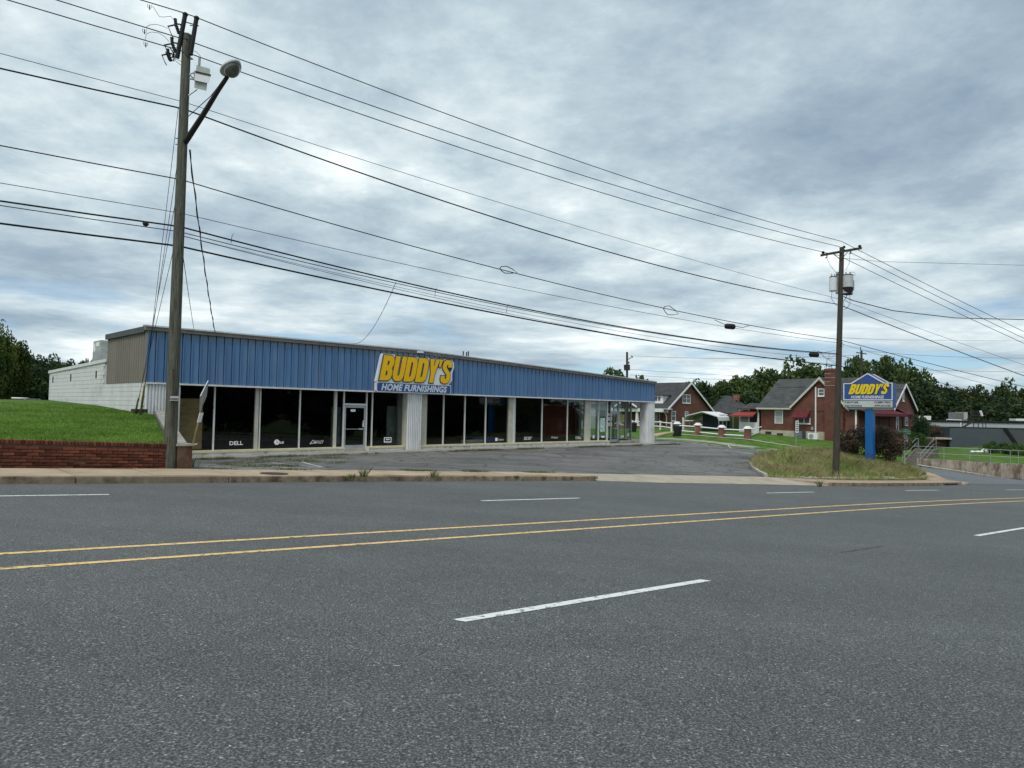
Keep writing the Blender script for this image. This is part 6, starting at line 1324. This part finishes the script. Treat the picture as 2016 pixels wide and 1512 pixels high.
p = hit(1567, 879); o = thing('street_sign', 'narrow white vertical sign on a thin post in the verge', 'sign', tuple(p), az=radians(100))
Yp = p.y; m = MB(); m.tube([p, at(1568.5, 829, Yp)], .03, 6); m.build('post', 'galv', o)
op = Vector((p.x, p.y, 0)); a = plane_hit(1566, 828, op, radians(100)); b = plane_hit(1572, 852, op, radians(100)); m = MB(op, radians(100)); m.box(a[0], b[0], -.07, -.04, b[1], a[1]); m.build('plate', 'sign_w', o)
for k in range(5): m = MB(op, radians(100)); z = b[1] + (a[1] - b[1]) * (.12 + k * .18); m.box(a[0] + .06, b[0] - .05, -.078, -.0705, z, z + .10); m.build('marking', 'black', o)
# stop sign seen from behind with green street name blades
p = at(1781.5, 921, 48.6); p.z = T1(p.x, p.y) - .1; az5 = A + pi / 2 + radians(10); o = thing('stop_sign', 'back of a stop sign with green street name blades on top', 'sign', tuple(p), az=az5); op = Vector((p.x, p.y, 0))
zt_ = at(1782, 845, 48.6).z; m = MB(op, az5); m.tube([(0, 0, p.z), (0, 0, zt_)], .035, 8, world=False); m.build('post', 'galv', o)
zc_ = at(1782, 866, 48.6).z; m = MB(op, az5 - radians(96)); oc = [(.38 * cos(pi / 8 + k * pi / 4), .38 * sin(pi / 8 + k * pi / 4) + zc_) for k in range(8)]; m.extr([(x, z) for x, z in oc], -.05, -.04); m.build('plate', 'galv', o)
for zz_, azz, ln in ((at(1782, 851, 48.6).z, radians(112), .72), (at(1782, 847.5, 48.6).z, radians(70), .6)):
    m = MB(op, azz); m.box(-ln / 2, ln / 2, -.03, -.02, zz_ - .09, zz_ + .1); bl = m.build('name_blade', 'green_sign', o); m = MB(op, azz); m.box(-ln / 2 + .03, ln / 2 - .03, -.035, -.0305, zz_ - .08, zz_ - .07); m.box(-ln / 2 + .03, ln / 2 - .03, -.035, -.0305, zz_ + .08, zz_ + .09); m.build('border', 'sign_w', bl)
# leaning crossing sign by the tall pole, seen edge on
b0 = at(368.5, 919, 18.45); b1 = at(406, 757, 18.45); o = thing('leaning_sign', 'bent roadside sign leaning over beside the tall pole, seen almost edge on', 'sign', tuple(b0)); up5 = (b1 - b0).normalized()
m = MB(); m.tube([b0 - up5 * .2, b0 + (b1 - b0) * .5 + Vector((.02, 0, 0)), b1], .027, 6); m.build('post', 'guard', o)
fw5 = Vector((.12, -.99, 0)); cd = at(401.5, 780, 18.4); hd_ = (at(409.5, 749, 18.4) - at(393, 811, 18.4)); 
a_, b_, c_, d_ = cd + hd_ * .5, cd + fw5 * .36 + Vector((.02, 0, 0)), cd - hd_ * .5, cd - fw5 * .36 + Vector((-.05, 0, 0)); th = Vector((.012, 0, 0))
m = MB(); m.prism([a_ - th, b_ - th, c_ - th, d_ - th], [a_ + th, b_ + th, c_ + th, d_ + th], True); m.build('plate', 'alum', o)
cd = at(394.3, 822, 18.4); hd_ = (at(397, 813, 18.4) - at(391.8, 832, 18.4)) * .5; m = MB(); P4 = [cd + hd_ + fw5 * .15, cd - hd_ + fw5 * .15, cd - hd_ - fw5 * .15, cd + hd_ - fw5 * .15]; m.prism([q - th * .6 for q in P4], [q + th * .6 for q in P4], True); m.build('lower_plate', 'white', o)
# ---------------------------------------------------------------- low grey commercial buildings on the right
O7 = at(1870, 893, 78); az7 = radians(100); f7 = Hs(O7, az7); z7 = f7(1870, 841)[1]; l7 = f7(1975, 860)[0]
g7 = thing('grey_building', 'low dark grey windowless building behind the lawn on the right', 'building', (O7.x, O7.y, -2.2), az=az7)
m = MB(O7, az7); m.box(0, l7, 0, 8, -5, z7); m.build('wall', 'dgrey', g7); m = MB(O7, az7); m.box(l7 + .02, l7 + 14, 0.02, 8, -5, z7 - .02); m.build('wall', 'dgrey2', g7)
m = MB(O7, az7); a = f7(1974, 842); b = f7(1996, 873); m.prism([(a[0], -.12, a[1]), (a[0] + .35, -.12, a[1]), (b[0] + .35, -.12, b[1]), (b[0], -.12, b[1])], [(a[0], -.02, a[1]), (a[0] + .35, -.02, a[1]), (b[0] + .35, -.02, b[1]), (b[0], -.02, b[1])]); m.build('diagonal_conveyor', 'black', g7)
m = MB(O7, az7); m.box(-.05, l7 + 14, -.05, .1, z7, z7 + .06); m.build('parapet_cap', 'iron', g7)
O8 = at(1822, 890, 95); az8 = radians(96); f8 = Hs(O8, az8); z8 = f8(1850, 830.5)[1]
g8 = thing('light_grey_building', 'long pale grey flat roofed building behind the dark grey one', 'building', (O8.x, O8.y, -2.4), az=az8)
m = MB(O8, az8); m.box(0, 26, 0, 20, -6, z8); m.build('wall', 'lgrey', g8); m = MB(O8, az8); m.box(-.1, 26.1, -.12, 20, z8 + .002, z8 + .22); m.build('roof_edge', 'black', g8)
m = MB(O8, az8); a = f8(1890, 840)[0]; m.box(a, a + .14, -.08, -.01, -3, z8); m.build('downpipe', 'white', g8)
def boxpx(name, mtl, x0, y0, x1, y1, dep, lab=None, parent=None, cat=None, off=.5):
    a = Hs(O8, az8)(x0, y0, -off); b = Hs(O8, az8)(x1, y1, -off); m = MB(O8, az8); m.box(a[0], b[0], off, off + dep, b[1], a[1]); return m.build(name, mtl, parent, label=lab, cat=cat)
rv = thing('rooftop_unit', 'large brown and grey air conditioner on the pale grey roof', 'air conditioner', (at(1893, 829, 96).x, at(1893, 829, 96).y, z8 + .22), az=az8)
boxpx('housing', 'porchgrey', 1882, 811.5, 1898, 828.7, 2, parent=rv); boxpx('side_panel', 'lgrey', 1898.1, 811.5, 1905, 828.7, 2, parent=rv); boxpx('coil', 'trim', 1883.5, 813, 1896.5, 827, .1, parent=rv, off=.38)
boxpx('rooftop_unit', 'white', 1814, 818.5, 1833, 828.7, 2, 'plain white box at the left end of the pale grey roof', cat='rooftop unit'); boxpx('rooftop_unit', 'white', 2000, 824, 2030, 829, 1.5, 'small white unit at the right edge of the pale grey roof', cat='rooftop unit')
m = MB(O8, az8); a = f8(1866, 826); b = f8(1896, 828); m.tube([(a[0], .3, z8 + .2), (a[0], .3, a[1]), (b[0], .3, a[1] - .05)], .07, 6, world=False); m.build('roof_pipe', 'white', g8)
pf = thing('steel_platform', 'steel roof platform with railings and a stair on the grey building', 'platform', (at(1928, 829, 90).x, at(1928, 829, 90).y, 0), az=az8); 
m = MB(); bar7 = lambda x0, y0, x1, y1, r=.05, Y=88: m.tube([at(x0, y0, Y), at(x1, y1, Y)], r, 5)
for x in (1917, 1926, 1935, 1941): bar7(x, 811.5, x, 842)
for y in (811.5, 818.5, 829): bar7(1915, y, 1941, y)
bar7(1915, 811.5, 1911, 818); bar7(1911, 818, 1911, 829); m.build('railing', 'iron', pf)
m = MB(); bar7(1917, 829, 1893, 843, .12); bar7(1917, 817, 1893, 832); bar7(1905, 836, 1905, 824); bar7(1894, 842, 1894, 831); m.build('stair', 'iron', pf)
m = MB(); m.tube([at(1930, 809, 87), at(1931.5, 813, 87), at(1933.5, 819, 87)], .14, 8); m.build('white_flue', 'white', pf)
st2 = thing('outside_stair', 'dark steel railings and landing left of the dark grey building', 'stair', (at(1850, 860, 76).x, at(1850, 860, 76).y, -1.5), az=az8)
m = MB(); bar7(1842, 845.5, 1870, 845.5, .04, 80); bar7(1862, 841, 1842, 862, .04, 80); bar7(1870, 841, 1852, 862, .04, 80); bar7(1862, 841, 1862, 858, .04, 80); bar7(1866, 840, 1866, 858, .04, 80); bar7(1842, 845, 1848, 862, .05, 80); m.build('railing', 'iron', st2)
m = MB(at(1836, 862, 78), az8); m.box(0, 2.0, 0, 1.5, at(1840, 864.5, 78).z, at(1840, 861.5, 78).z); m.build('landing', 'conc_light', st2)
m = MB(at(1846, 862, 79), az8); m.box(0, 1.3, 0, 1.5, -4, at(1840, 866, 78).z); m.build('base_wall', 'brick_post', st2)
# railing on the retaining wall and the concrete steps
rg = thing('wall_railing', 'long galvanised pipe railing on top of the stained retaining wall', 'railing', (wa.x, wa.y, WTOP), az=azw)
lw = [ -0.2, 1.9, 3.8, 5.6, 7.6, 9.6, 11.6, 13.6, 15.6]
lw = [(plane_hit(px, 890, Vector((wa.x, wa.y, 0)), azw)[0]) for px in (1818, 1857, 1908, 1949, 1988, 2004)] + [Lw * 1.3, Lw * 1.7, Lw * 2.1]
for l in lw[1:]: m = MB(wa, azw); m.tube([(l, .17, WTOP - .1), (l, .17, WTOP + 1.0)], .022, 6, world=False); m.build('post', 'galv', rg)
for z in (.5, 1.0): m = MB(wa, azw); m.tube([(lw[0] - .6, .17, WTOP + z - .02), (lw[-1], .17, WTOP + z)], .019, 6, world=False); m.build('rail', 'galv', rg)
sb = at(1794, 914, 57.0); azs = radians(52); zs0 = T1(sb.x, sb.y) - .15; stp_ = thing('concrete_steps', 'weathered concrete steps with pipe handrails climbing to the lawn', 'steps', (sb.x, sb.y, zs0), az=azs)
for k in range(8):
    m = MB(sb, azs); m.box(k * .32, 3.6, -.55, .65, zs0 - .3 + k * .155 if k else zs0 - .6, zs0 + (k + 1) * .155); m.build('step', 'step', stp_)
for y in (-.72, .66): m = MB(sb, azs); m.prism([(0, y, zs0 - .5), (3.4, y, zs0 - .5), (3.4, y, zs0 + 1.35), (2.5, y, zs0 + 1.3), (0, y, zs0 + .12)], [(0, y + .10, zs0 - .5), (3.4, y + .10, zs0 - .5), (3.4, y + .10, zs0 + 1.35), (2.5, y + .10, zs0 + 1.3), (0, y + .10, zs0 + .12)]); m.build('cheek', 'step', stp_)
for y in (-.64, .72):
    m = MB(sb, azs)
    for dz in (.82, .42): m.tube([(.1, y, zs0 + .15 + dz), (2.6, y, zs0 + 1.3 + dz), (3.1, y, zs0 + 1.32 + dz)], .018, 6, world=False)
    for x, z in ((.1, .2), (3.1, 1.4)): m.tube([(x, y, zs0 + z - .1), (x, y, zs0 + z + .78)], .022, 6, world=False)
    m.build('handrail', 'galv', stp_)
m = MB()
for i in range(9):
    p = at(1915 + i * 3.6, 889.5 - (i > 5) * 1.2, 62 + rnd.uniform(-.3, .3)); m.ball(p, rnd.uniform(.09, .19), 7, 4, sz=.8 if i < 6 else 1.6, sx=1.4)
m.build('garden_ornaments', 'white', label='row of small white stones and ornaments on the right hand lawn', cat='ornament', kind='stuff')
# ---------------------------------------------------------------- white rail fence on the left hill
p0_, p1_ = at(-40, 783, 56), at(58, 784, 54); lf_ = thing('low_white_fence', 'low white rail at the far edge of the left lawn', 'fence', tuple(p0_))
m = MB(); m.tube([at(-40, 782.5, 56), at(56, 784.5, 54)], .07, 5); m.build('rail', 'white', lf_)
m = MB(); m.prism([at(56, 784, 54), at(80, 785, 53), at(80, 791, 53), at(56, 791, 54)], [at(56, 784, 54.3), at(80, 785, 53.3), at(80, 791, 53.3), at(56, 791, 54.3)], True); m.build('panel', 'lgrey', lf_)
for x in (-30, 10, 50): m = MB(); m.tube([at(x, 783, 55), at(x, 793, 55)], .06, 5); m.build('post', 'white', lf_)
# ---------------------------------------------------------------- vegetation
def leaf_cloud(name, n_cl, n_lf, size, seed, shell=.55, cl_r=(.22, .36), flat=0.85, material='leaf', drop=0.0, quad=True):
    r = np.random.RandomState(seed); V = []
    cs = r.normal(size=(n_cl, 3)); cs /= np.linalg.norm(cs, axis=1)[:, None]; cs *= (shell + (1 - shell) * r.rand(n_cl, 1)) * .80; cs[:, 2] *= flat
    cs *= (0.86 + .28 * r.rand(n_cl, 1))
    rad = r.uniform(cl_r[0], cl_r[1], n_cl)
    P = []; 
    for c, q in zip(cs, rad):
        d = r.normal(size=(n_lf, 3)); d /= np.linalg.norm(d, axis=1)[:, None]; P.append(c + d * q * (.45 + .6 * r.rand(n_lf, 1) ** .5))
    P = np.concatenate(P); n = len(P)
    a = r.normal(size=(n, 3)); a /= np.linalg.norm(a, axis=1)[:, None]; b = np.cross(a, r.normal(size=(n, 3))); b /= np.linalg.norm(b, axis=1)[:, None]
    s = size * r.uniform(.6, 1.35, (n, 1)); 
    V = np.stack([P - a * s, P + b * s * .62, P + a * s, P - b * s * .62], 1).reshape(-1, 3)
    me = bpy.data.meshes.new(name); me.vertices.add(len(V)); me.vertices.foreach_set('co', V.ravel().astype(np.float32))
    me.loops.add(n * 4); me.loops.foreach_set('vertex_index', np.arange(n * 4, dtype=np.int32)); me.polygons.add(n); me.polygons.foreach_set('loop_start', (np.arange(n) * 4).astype(np.int32)); me.polygons.foreach_set('loop_total', np.full(n, 4, np.int32)); me.update()
    me.materials.append(MT[material]); return me
CR = [leaf_cloud('crown', 46, 150, .062, 10 + i) for i in range(4)]
CRL = [leaf_cloud('crown', 50, 230, .045, 30 + i, material='leaf_left') for i in range(2)]
CRD = [leaf_cloud('crown', 46, 150, .062, 50 + i, material='leaf_dark') for i in range(3)]
CRS = [leaf_cloud('crown', 22, 60, .085, 70 + i, shell=.7, cl_r=(.16, .28)) for i in range(2)]
CRP = [leaf_cloud('crown', 60, 130, .040, 80 + i, shell=.5, cl_r=(.18, .30), material='leaf_purple') for i in range(2)]
CRH = leaf_cloud('crown', 120, 120, .030, 90, shell=.86, cl_r=(.14, .2), material='leaf_hedge', flat=1.0)
def trunk_mb(p, h, r, lean=0.0, limbs=4, seed=1):
    q = random.Random(seed); m = MB(); top_ = p + Vector((lean, 0, h)); m.tube([p - Vector((0, 0, .3)), p + Vector((lean * .3, 0, h * .45)), top_], [r * 1.15, r * .8, r * .4], 8)
    for k in range(limbs): 
        a = q.uniform(0, 6.28); st_ = p + Vector((lean * .4, 0, h * q.uniform(.4, .7))); m.tube([st_, st_ + Vector((cos(a) * h * .16, sin(a) * h * .16, h * .18)), st_ + Vector((cos(a) * h * .26, sin(a) * h * .26, h * .42))], [r * .5, r * .35, r * .15], 6)
    return m
TREEN = 0
def tree(px, ytop, Y, wpx, label, protos=CR, group=None, zg_=None, base_frac=.22, name='tree', squash=1.0):
    global TREEN; TREEN += 1
    t_ = at(px, ytop, Y); z0 = T1(t_.x, t_.y) if zg_ is None else zg_; h = t_.z - z0; w_ = wpx / F * Y / 2 * 1.28
    cz = z0 + h * (base_frac + 1) / 2; rz = h * (1 - base_frac) / 2 * 1.14; p = Vector((t_.x, t_.y, z0))
    o = thing(name, label, 'tree', tuple(p), group=group)
    trunk_mb(p, h * .8, max(.12, h * .022), 0, 4, TREEN).build('trunk', 'bark', o)
    me = protos[TREEN % len(protos)]; W = Matrix.Translation((t_.x, t_.y, cz)) @ Matrix.Rotation(TREEN * 1.37, 4, 'Z') @ Matrix.Diagonal((w_ * 1.05, w_ * 1.05, rz * 1.02, 1)); inst('crown', me, o, W); return o
gB = 'trees behind the houses'
TR = [(-18, 626, 46, 74, 'large broad green tree at the left edge of the frame', CRL, 'l'), (24, 664, 52, 62, 'second green tree from the left edge, above the white rail', CRL, 'l'), (66, 694, 66, 62, 'rounded dark tree halfway between the left edge and the store', CRD, 'l'), (104, 702, 76, 56, 'dark tree just left of the white block wall', CRD, 'l'), (140, 706, 92, 44, 'small dark tree top above the white block wall', CRD, 'l'), (166, 703, 95, 22, 'tiny rounded treetop above the middle of the block wall', CRD, 'l'), (184, 700, 97, 16, 'tiny spiky treetop beside the rooftop unit', CRD, 'l'), (45, 712, 60, 80, 'low dark tree mass behind the left lawn', CRD, 'l'), (-70, 690, 60, 120, 'tree partly outside the left edge of the frame', CRL, 'l'), (10, 725, 64, 90, 'dark bushy tree directly behind the white rail', CRD, 'l'), (88, 735, 70, 80, 'shady tree filling the gap beside the block wall', CRD, 'l')]
for px, yt, Y, w_, lab, pr, g in TR: tree(px, yt, Y, w_, lab, pr, 'trees left of the store', zg_=1.2, base_frac=.05)
tree(1201, 714, 104, 60, 'sparse treetop showing above the right half of the store roof', CRS, None, base_frac=.3)
tree(1265, 734, 108, 36, 'small sparse treetop above the right end of the store roof', CRS, None, base_frac=.3)
TB = [(1378, 744, 112, 58, 'bright green tree behind the gable of the far brick house'), (1420, 748, 120, 60, 'thin open tree above the small red chimney'), (1462, 738, 118, 64, 'open crowned tree left of the brick house roof'), (1510, 724, 120, 74, 'dense tree rising behind the grey roof of the brick house'), (1578, 702, 122, 104, 'tallest tree behind the brick house, left of its chimney'), (1635, 726, 120, 70, 'tree behind the brick chimney'),
      (1690, 700, 116, 66, 'tree behind the right pole and the sign peak'), (1742, 706, 118, 72, 'broad tree behind the right half of the peaked sign'), (1793, 708, 120, 78, 'tree standing just right of the peaked sign'), (1840, 742, 122, 70, 'tree sloping down right of the peaked sign'), (1880, 762, 126, 70, 'mid height tree above the large roof unit'), (1922, 762, 124, 52, 'tree directly behind the steel platform'), (1988, 746, 122, 62, 'rounded tree near the right edge of the frame'), (2045, 768, 124, 80, 'tree cut off by the right edge of the frame')]
for i, (px, yt, Y, w_, lab) in enumerate(TB): tree(px, yt, Y, w_, lab, CR if i % 3 else CRD + CR, gB, base_frac=.10 if px > 1500 else .2)
LOW = [(1405, 772, 116, 90), (1480, 770, 114, 90), (1545, 762, 117, 110), (1620, 765, 115, 90), (1710, 752, 112, 100), (1775, 752, 113, 110), (1830, 775, 112, 100), (1872, 782, 110, 100), (1925, 790, 112, 110), (1975, 786, 112, 100), (2025, 792, 112, 110)]
LWL = ['dark low tree behind the hip roofed house', 'dark low tree behind the white back porch', 'dark low tree at the left end of the brick house roof ridge', 'dark low tree behind the brick chimney', 'dark low tree directly behind the peaked sign', 'dark low tree behind the front gable of the right brick house', 'dark low tree above the left end of the pale grey building', 'dark low tree just left of the large roof unit', 'dark low tree right of the steel roof platform', 'dark low tree above the right part of the pale grey building', 'dark low tree at the right edge above the small white roof unit']
for i, (px, yt, Y, w_) in enumerate(LOW): tree(px, yt, Y, w_, LWL[i], CRD, 'dark understorey trees', base_frac=0.0)
tree(1811, 812, 84, 22, 'small yellowish tree at the corner of the brick house', CRS, None, base_frac=.3, name='young_tree')
def bush(px, py, Y, wpx, hpx, me, label, cat='bush', name='bush', depth=1.0, zf=T1, rot=0.0, group=None):
    p = at(px, py, Y); z0 = p.z; w_ = wpx / F * Y / 2; h = hpx / F * Y
    o = thing(name, label, cat, (p.x, p.y, z0), group=group); W = Matrix.Translation((p.x, p.y, z0 + h * .45)) @ Matrix.Rotation(rot, 4, 'Z') @ Matrix.Diagonal((w_ * 1.05, w_ * depth, h * .58, 1)); inst('foliage', me, o, W)
    m = MB(); m.tube([(p.x, p.y, z0 - .2), (p.x + .05, p.y, z0 + h * .4)], [.06, .03], 6); m.build('stem', 'bark', o); return o
bush(1688, 906, 43.6, 88, 74, CRP[0], 'purple brown shrub left of the blue sign post', depth=.8)
bush(1744, 909, 43.2, 98, 82, CRP[1], 'larger purple brown shrub right of the blue sign post', depth=.8)
bush(1672, 893, 46, 40, 36, CRP[1], 'low purple shrub behind the right wooden pole', rot=1.0)
bush(1718, 880, 47, 70, 50, CRP[0], 'purple shrub standing behind the blue sign post', rot=2.0)
bush(1803, 889, 63, 44, 40, CRH, 'rounded green hedge at the top of the concrete steps', 'hedge', 'hedge')
bush(1782, 884, 62, 30, 30, CRH, 'low green hedge behind the stop sign', 'hedge', 'hedge', rot=1)
bush(1962, 903, 62, 58, 36, CRH, 'clipped green hedge in front of the dark grey wall', 'hedge', 'hedge', zf=lambda x, y: WTOP)
bush(2008, 905, 60, 60, 34, CRH, 'clipped green hedge cut off by the right edge of the frame', 'hedge', 'hedge', rot=2, zf=lambda x, y: WTOP)
bush(1815, 862, 74, 36, 42, CRD[0], 'dark leafy shrub at the right corner of the brick house', zf=lambda x, y: -1.4); bush(1840, 862, 76, 28, 30, CRP[0], 'reddish shrub beside the steel stair railing', zf=lambda x, y: -1.4)
bush(1830, 884, 66, 34, 24, CRP[1], 'bare brown ground shrub between hedge and dark grey building', zf=lambda x, y: -1.6)
# ------------ grass blades
def blades(name, pts, hgt, wid, seed, material, lean=.35, label=None, cat=None, n=1, parent=None):
    r = np.random.RandomState(seed); P = np.array(pts, float); k = len(P); H_ = hgt[0] + (hgt[1] - hgt[0]) * r.rand(k); a = r.rand(k) * 6.283; 
    w_ = wid * r.uniform(.6, 1.4, k); dx = np.cos(a) * w_; dy = np.sin(a) * w_; lx = r.normal(size=k) * lean * H_; ly = r.normal(size=k) * lean * H_
    A_ = np.stack([P[:, 0] - dx, P[:, 1] - dy, P[:, 2] - .01], 1); B_ = np.stack([P[:, 0] + dx, P[:, 1] + dy, P[:, 2] - .01], 1)
    C_ = np.stack([P[:, 0] + dx * .6 + lx * .4, P[:, 1] + dy * .6 + ly * .4, P[:, 2] + H_ * .6], 1); D_ = np.stack([P[:, 0] + lx, P[:, 1] + ly, P[:, 2] + H_], 1); E_ = np.stack([P[:, 0] - dx * .6 + lx * .4, P[:, 1] - dy * .6 + ly * .4, P[:, 2] + H_ * .6], 1)
    V = np.stack([A_, B_, C_, D_, E_], 1).reshape(-1, 3); me = bpy.data.meshes.new(name); me.vertices.add(len(V)); me.vertices.foreach_set('co', V.ravel().astype(np.float32))
    me.loops.add(k * 5); me.loops.foreach_set('vertex_index', np.arange(k * 5, dtype=np.int32)); me.polygons.add(k); me.polygons.foreach_set('loop_start', (np.arange(k) * 5).astype(np.int32)); me.polygons.foreach_set('loop_total', np.full(k, 5, np.int32)); me.update(); me.materials.append(MT[material])
    o = bpy.data.objects.new(name, me); put(o, parent); return setp(o, label, cat, None, 'stuff' if label is None or cat == 'grass' else None)
def inpoly(x, y, P):
    c = False; j = len(P) - 1
    for i in range(len(P)):
        if (P[i][1] > y) != (P[j][1] > y) and x < (P[j][0] - P[i][0]) * (y - P[i][1]) / (P[j][1] - P[i][1]) + P[i][0]: c = not c
        j = i
    return c
def scatter(P, n, seed, dens=None, zf=T1, dz=0.03, clump=0):
    r = random.Random(seed); xs = [p[0] for p in P]; ys = [p[1] for p in P]; out_ = []; cache = {}
    while len(out_) < n:
        x = r.uniform(min(xs), max(xs)); y = r.uniform(min(ys), max(ys))
        if not inpoly(x, y, P) or (dens and r.random() > dens(x, y)): continue
        kx, ky = math.floor(x / .5), math.floor(y / .5)
        def zc(i, j):
            if (i, j) not in cache: cache[(i, j)] = zf(i * .5, j * .5)
            return cache[(i, j)]
        fx_, fy_ = x / .5 - kx, y / .5 - ky; z = (zc(kx, ky) * (1 - fx_) + zc(kx + 1, ky) * fx_) * (1 - fy_) + (zc(kx, ky + 1) * (1 - fx_) + zc(kx + 1, ky + 1) * fx_) * fy_
        out_.append((x, y, z + dz))
        for _ in range(clump): dx_, dy_ = r.gauss(0, .05), r.gauss(0, .05); out_.append((x + dx_, y + dy_, z + dz))
    return out_[:n]
from mathutils import noise as mn
def patchy(sc_, thr, soft=.15): return lambda x, y: min(1, max(0.0, (mn.noise(Vector((x * sc_, y * sc_, 3.3))) - thr) / soft + .5))
nearL = [st(-9, 19.35), st(5.35, 19.35), fr(-.15, -1.0), fr(-.25, 6), (-34, 36), (-26, 12)]
blades('lawn_grass', scatter(nearL, 60000, 1, lambda x, y: min(1, (20 / max(12, math.hypot(x, y))) ** 2 * 1.6), TL, 0.0), (.03, .09), .010, 2, 'blade', .5, 'short mown lawn grass behind the brick retaining wall', 'grass')
isd = lambda x, y: 1.0 if to_st(x, y)[1] > kt(to_st(x, y)[0]) + 2.3 else .35 * patchy(.7, .05)(x, y)
blades('tall_dry_grass', scatter(island, 26000, 3, lambda x, y: isd(x, y) * patchy(.45, .0, .5)(x, y), T1, .02, 3), (.12, .42), .010, 4, 'blade_dry', .45, 'dry seeded tall grass on the corner island', 'grass')
blades('tall_green_grass', scatter(island, 30000, 5, lambda x, y: isd(x, y) * (.35 + .65 * min(1, max(0, (x - 15) / 6))), T1, .02, 3), (.10, .32), .010, 6, 'blade_mid', .45, 'greener rough grass on the corner island', 'grass')
strip = [fr(.5, -1.9), fr(20, -1.75), fr(37, -1.95), fr(37, -1.4), fr(20, -1.36), fr(.5, -1.36)]
blades('walkway_weeds', scatter(strip, 5200, 7, patchy(.55, .05, .35), T1, .0, 3), (.03, .14), .008, 8, 'weed', .6, 'weeds growing along the edge of the store walkway', 'grass')
strip2 = [st(6.2, 18.9), st(12, 18.75), st(18, 18.4), st(18, 18.15), st(12, 18.5), st(6.2, 18.7)]
blades('sidewalk_weeds', scatter(strip2, 1500, 9, patchy(.8, .12, .3), T1, .0, 3), (.02, .08), .006, 10, 'weed', .6, 'sparse weeds in the joint behind the sidewalk', 'grass')
lotw = [st(6.3, 19.6), fr(1.5, -4.6), fr(1.5, -1.9), fr(9, -1.9), fr(8, -3.4), st(9.5, 19.2)]
blades('lot_weeds', scatter(lotw, 3600, 11, patchy(.9, .15, .35), T1, .0, 2), (.015, .07), .007, 12, 'weed', .6, 'low weeds creeping over the near corner of the lot', 'grass')
def weed(px, py, s_, seed, lab):
    p = hit(px, py, lambda x, y: zsw(x, y, .15), 10, 60); r = random.Random(seed); pts_ = [(p.x + r.gauss(0, .05) * s_, p.y + r.gauss(0, .05) * s_, p.z) for _ in range(46)]
    o = thing('weed', lab, 'plant', tuple(p), group='weeds growing in the sidewalk'); blades('leaves', pts_, (.08 * s_, .30 * s_), .010, seed, 'weed', .55, parent=o)['kind'] = 'stuff'
    m = MB(); m.tube([p - Vector((0, 0, .03)), p + Vector((.01, 0, .12 * s_))], .006, 5); m.build('stem', 'weed', o)
weed(715, 938, 1.0, 21, 'leafy weed in the sidewalk joint below the entrance door'); weed(853, 939, .85, 22, 'upright weed in the sidewalk below the middle column'); weed(693, 944, .6, 23, 'small low weed at the kerb left of the leafy one'); weed(370, 919, 1.6, 24, 'tuft of grass at the foot of the leaning sign'); weed(362, 920, 1.3, 25, 'tuft of grass between the tall pole and the pier')
weed(1018, 943, .45, 26, 'scrap of weeds on the kerb below the left of the corner windows'); weed(1125, 944, .45, 27, 'scrap of weeds near the rounded end of the kerb'); weed(1614, 958, .9, 28, 'clump of weeds at the kerb beside the right pole'); weed(1818, 932, 1.9, 29, 'tall wiry weed at the right tip of the island')
r = random.Random(5); m = MB()
for i in range(260):
    s = r.uniform(31, 41); t = kt(s) + 1.9 + r.random() ** 1.5 * 1.1; x, y = st(s, t); m.ball((x, y, T1(x, y) + .04), r.uniform(.03, .09), 5, 3, sz=.6)
m.build('loose_stones', 'stone', kind='stuff', label='loose pale stones between the island grass and its sidewalk', cat='gravel')
# unseen trees added behind the viewpoint to darken the reflections in the shop windows
for i in range(19):
    s = -12 + i * 6.4; x, y = st(s + (i % 2) * 1.5, -14.5 - (i % 3) * 2.2 + bend(s) * .5); z0 = -G * s; h = 8.5 + (i * 37 % 5); p = Vector((x, y, z0)); o = thing('reflection_tree', 'unseen tree added behind the viewpoint to darken the window reflections', 'tree', tuple(p), group='added trees behind the viewpoint')
    trunk_mb(p, h * .7, .2, 0, 3, i).build('trunk', 'bark', o); inst('crown', CRD[i % 3], o, Matrix.Translation((x, y, z0 + h * .48)) @ Matrix.Rotation(i, 4, 'Z') @ Matrix.Diagonal((5.2, 5.2, h * .55, 1)))
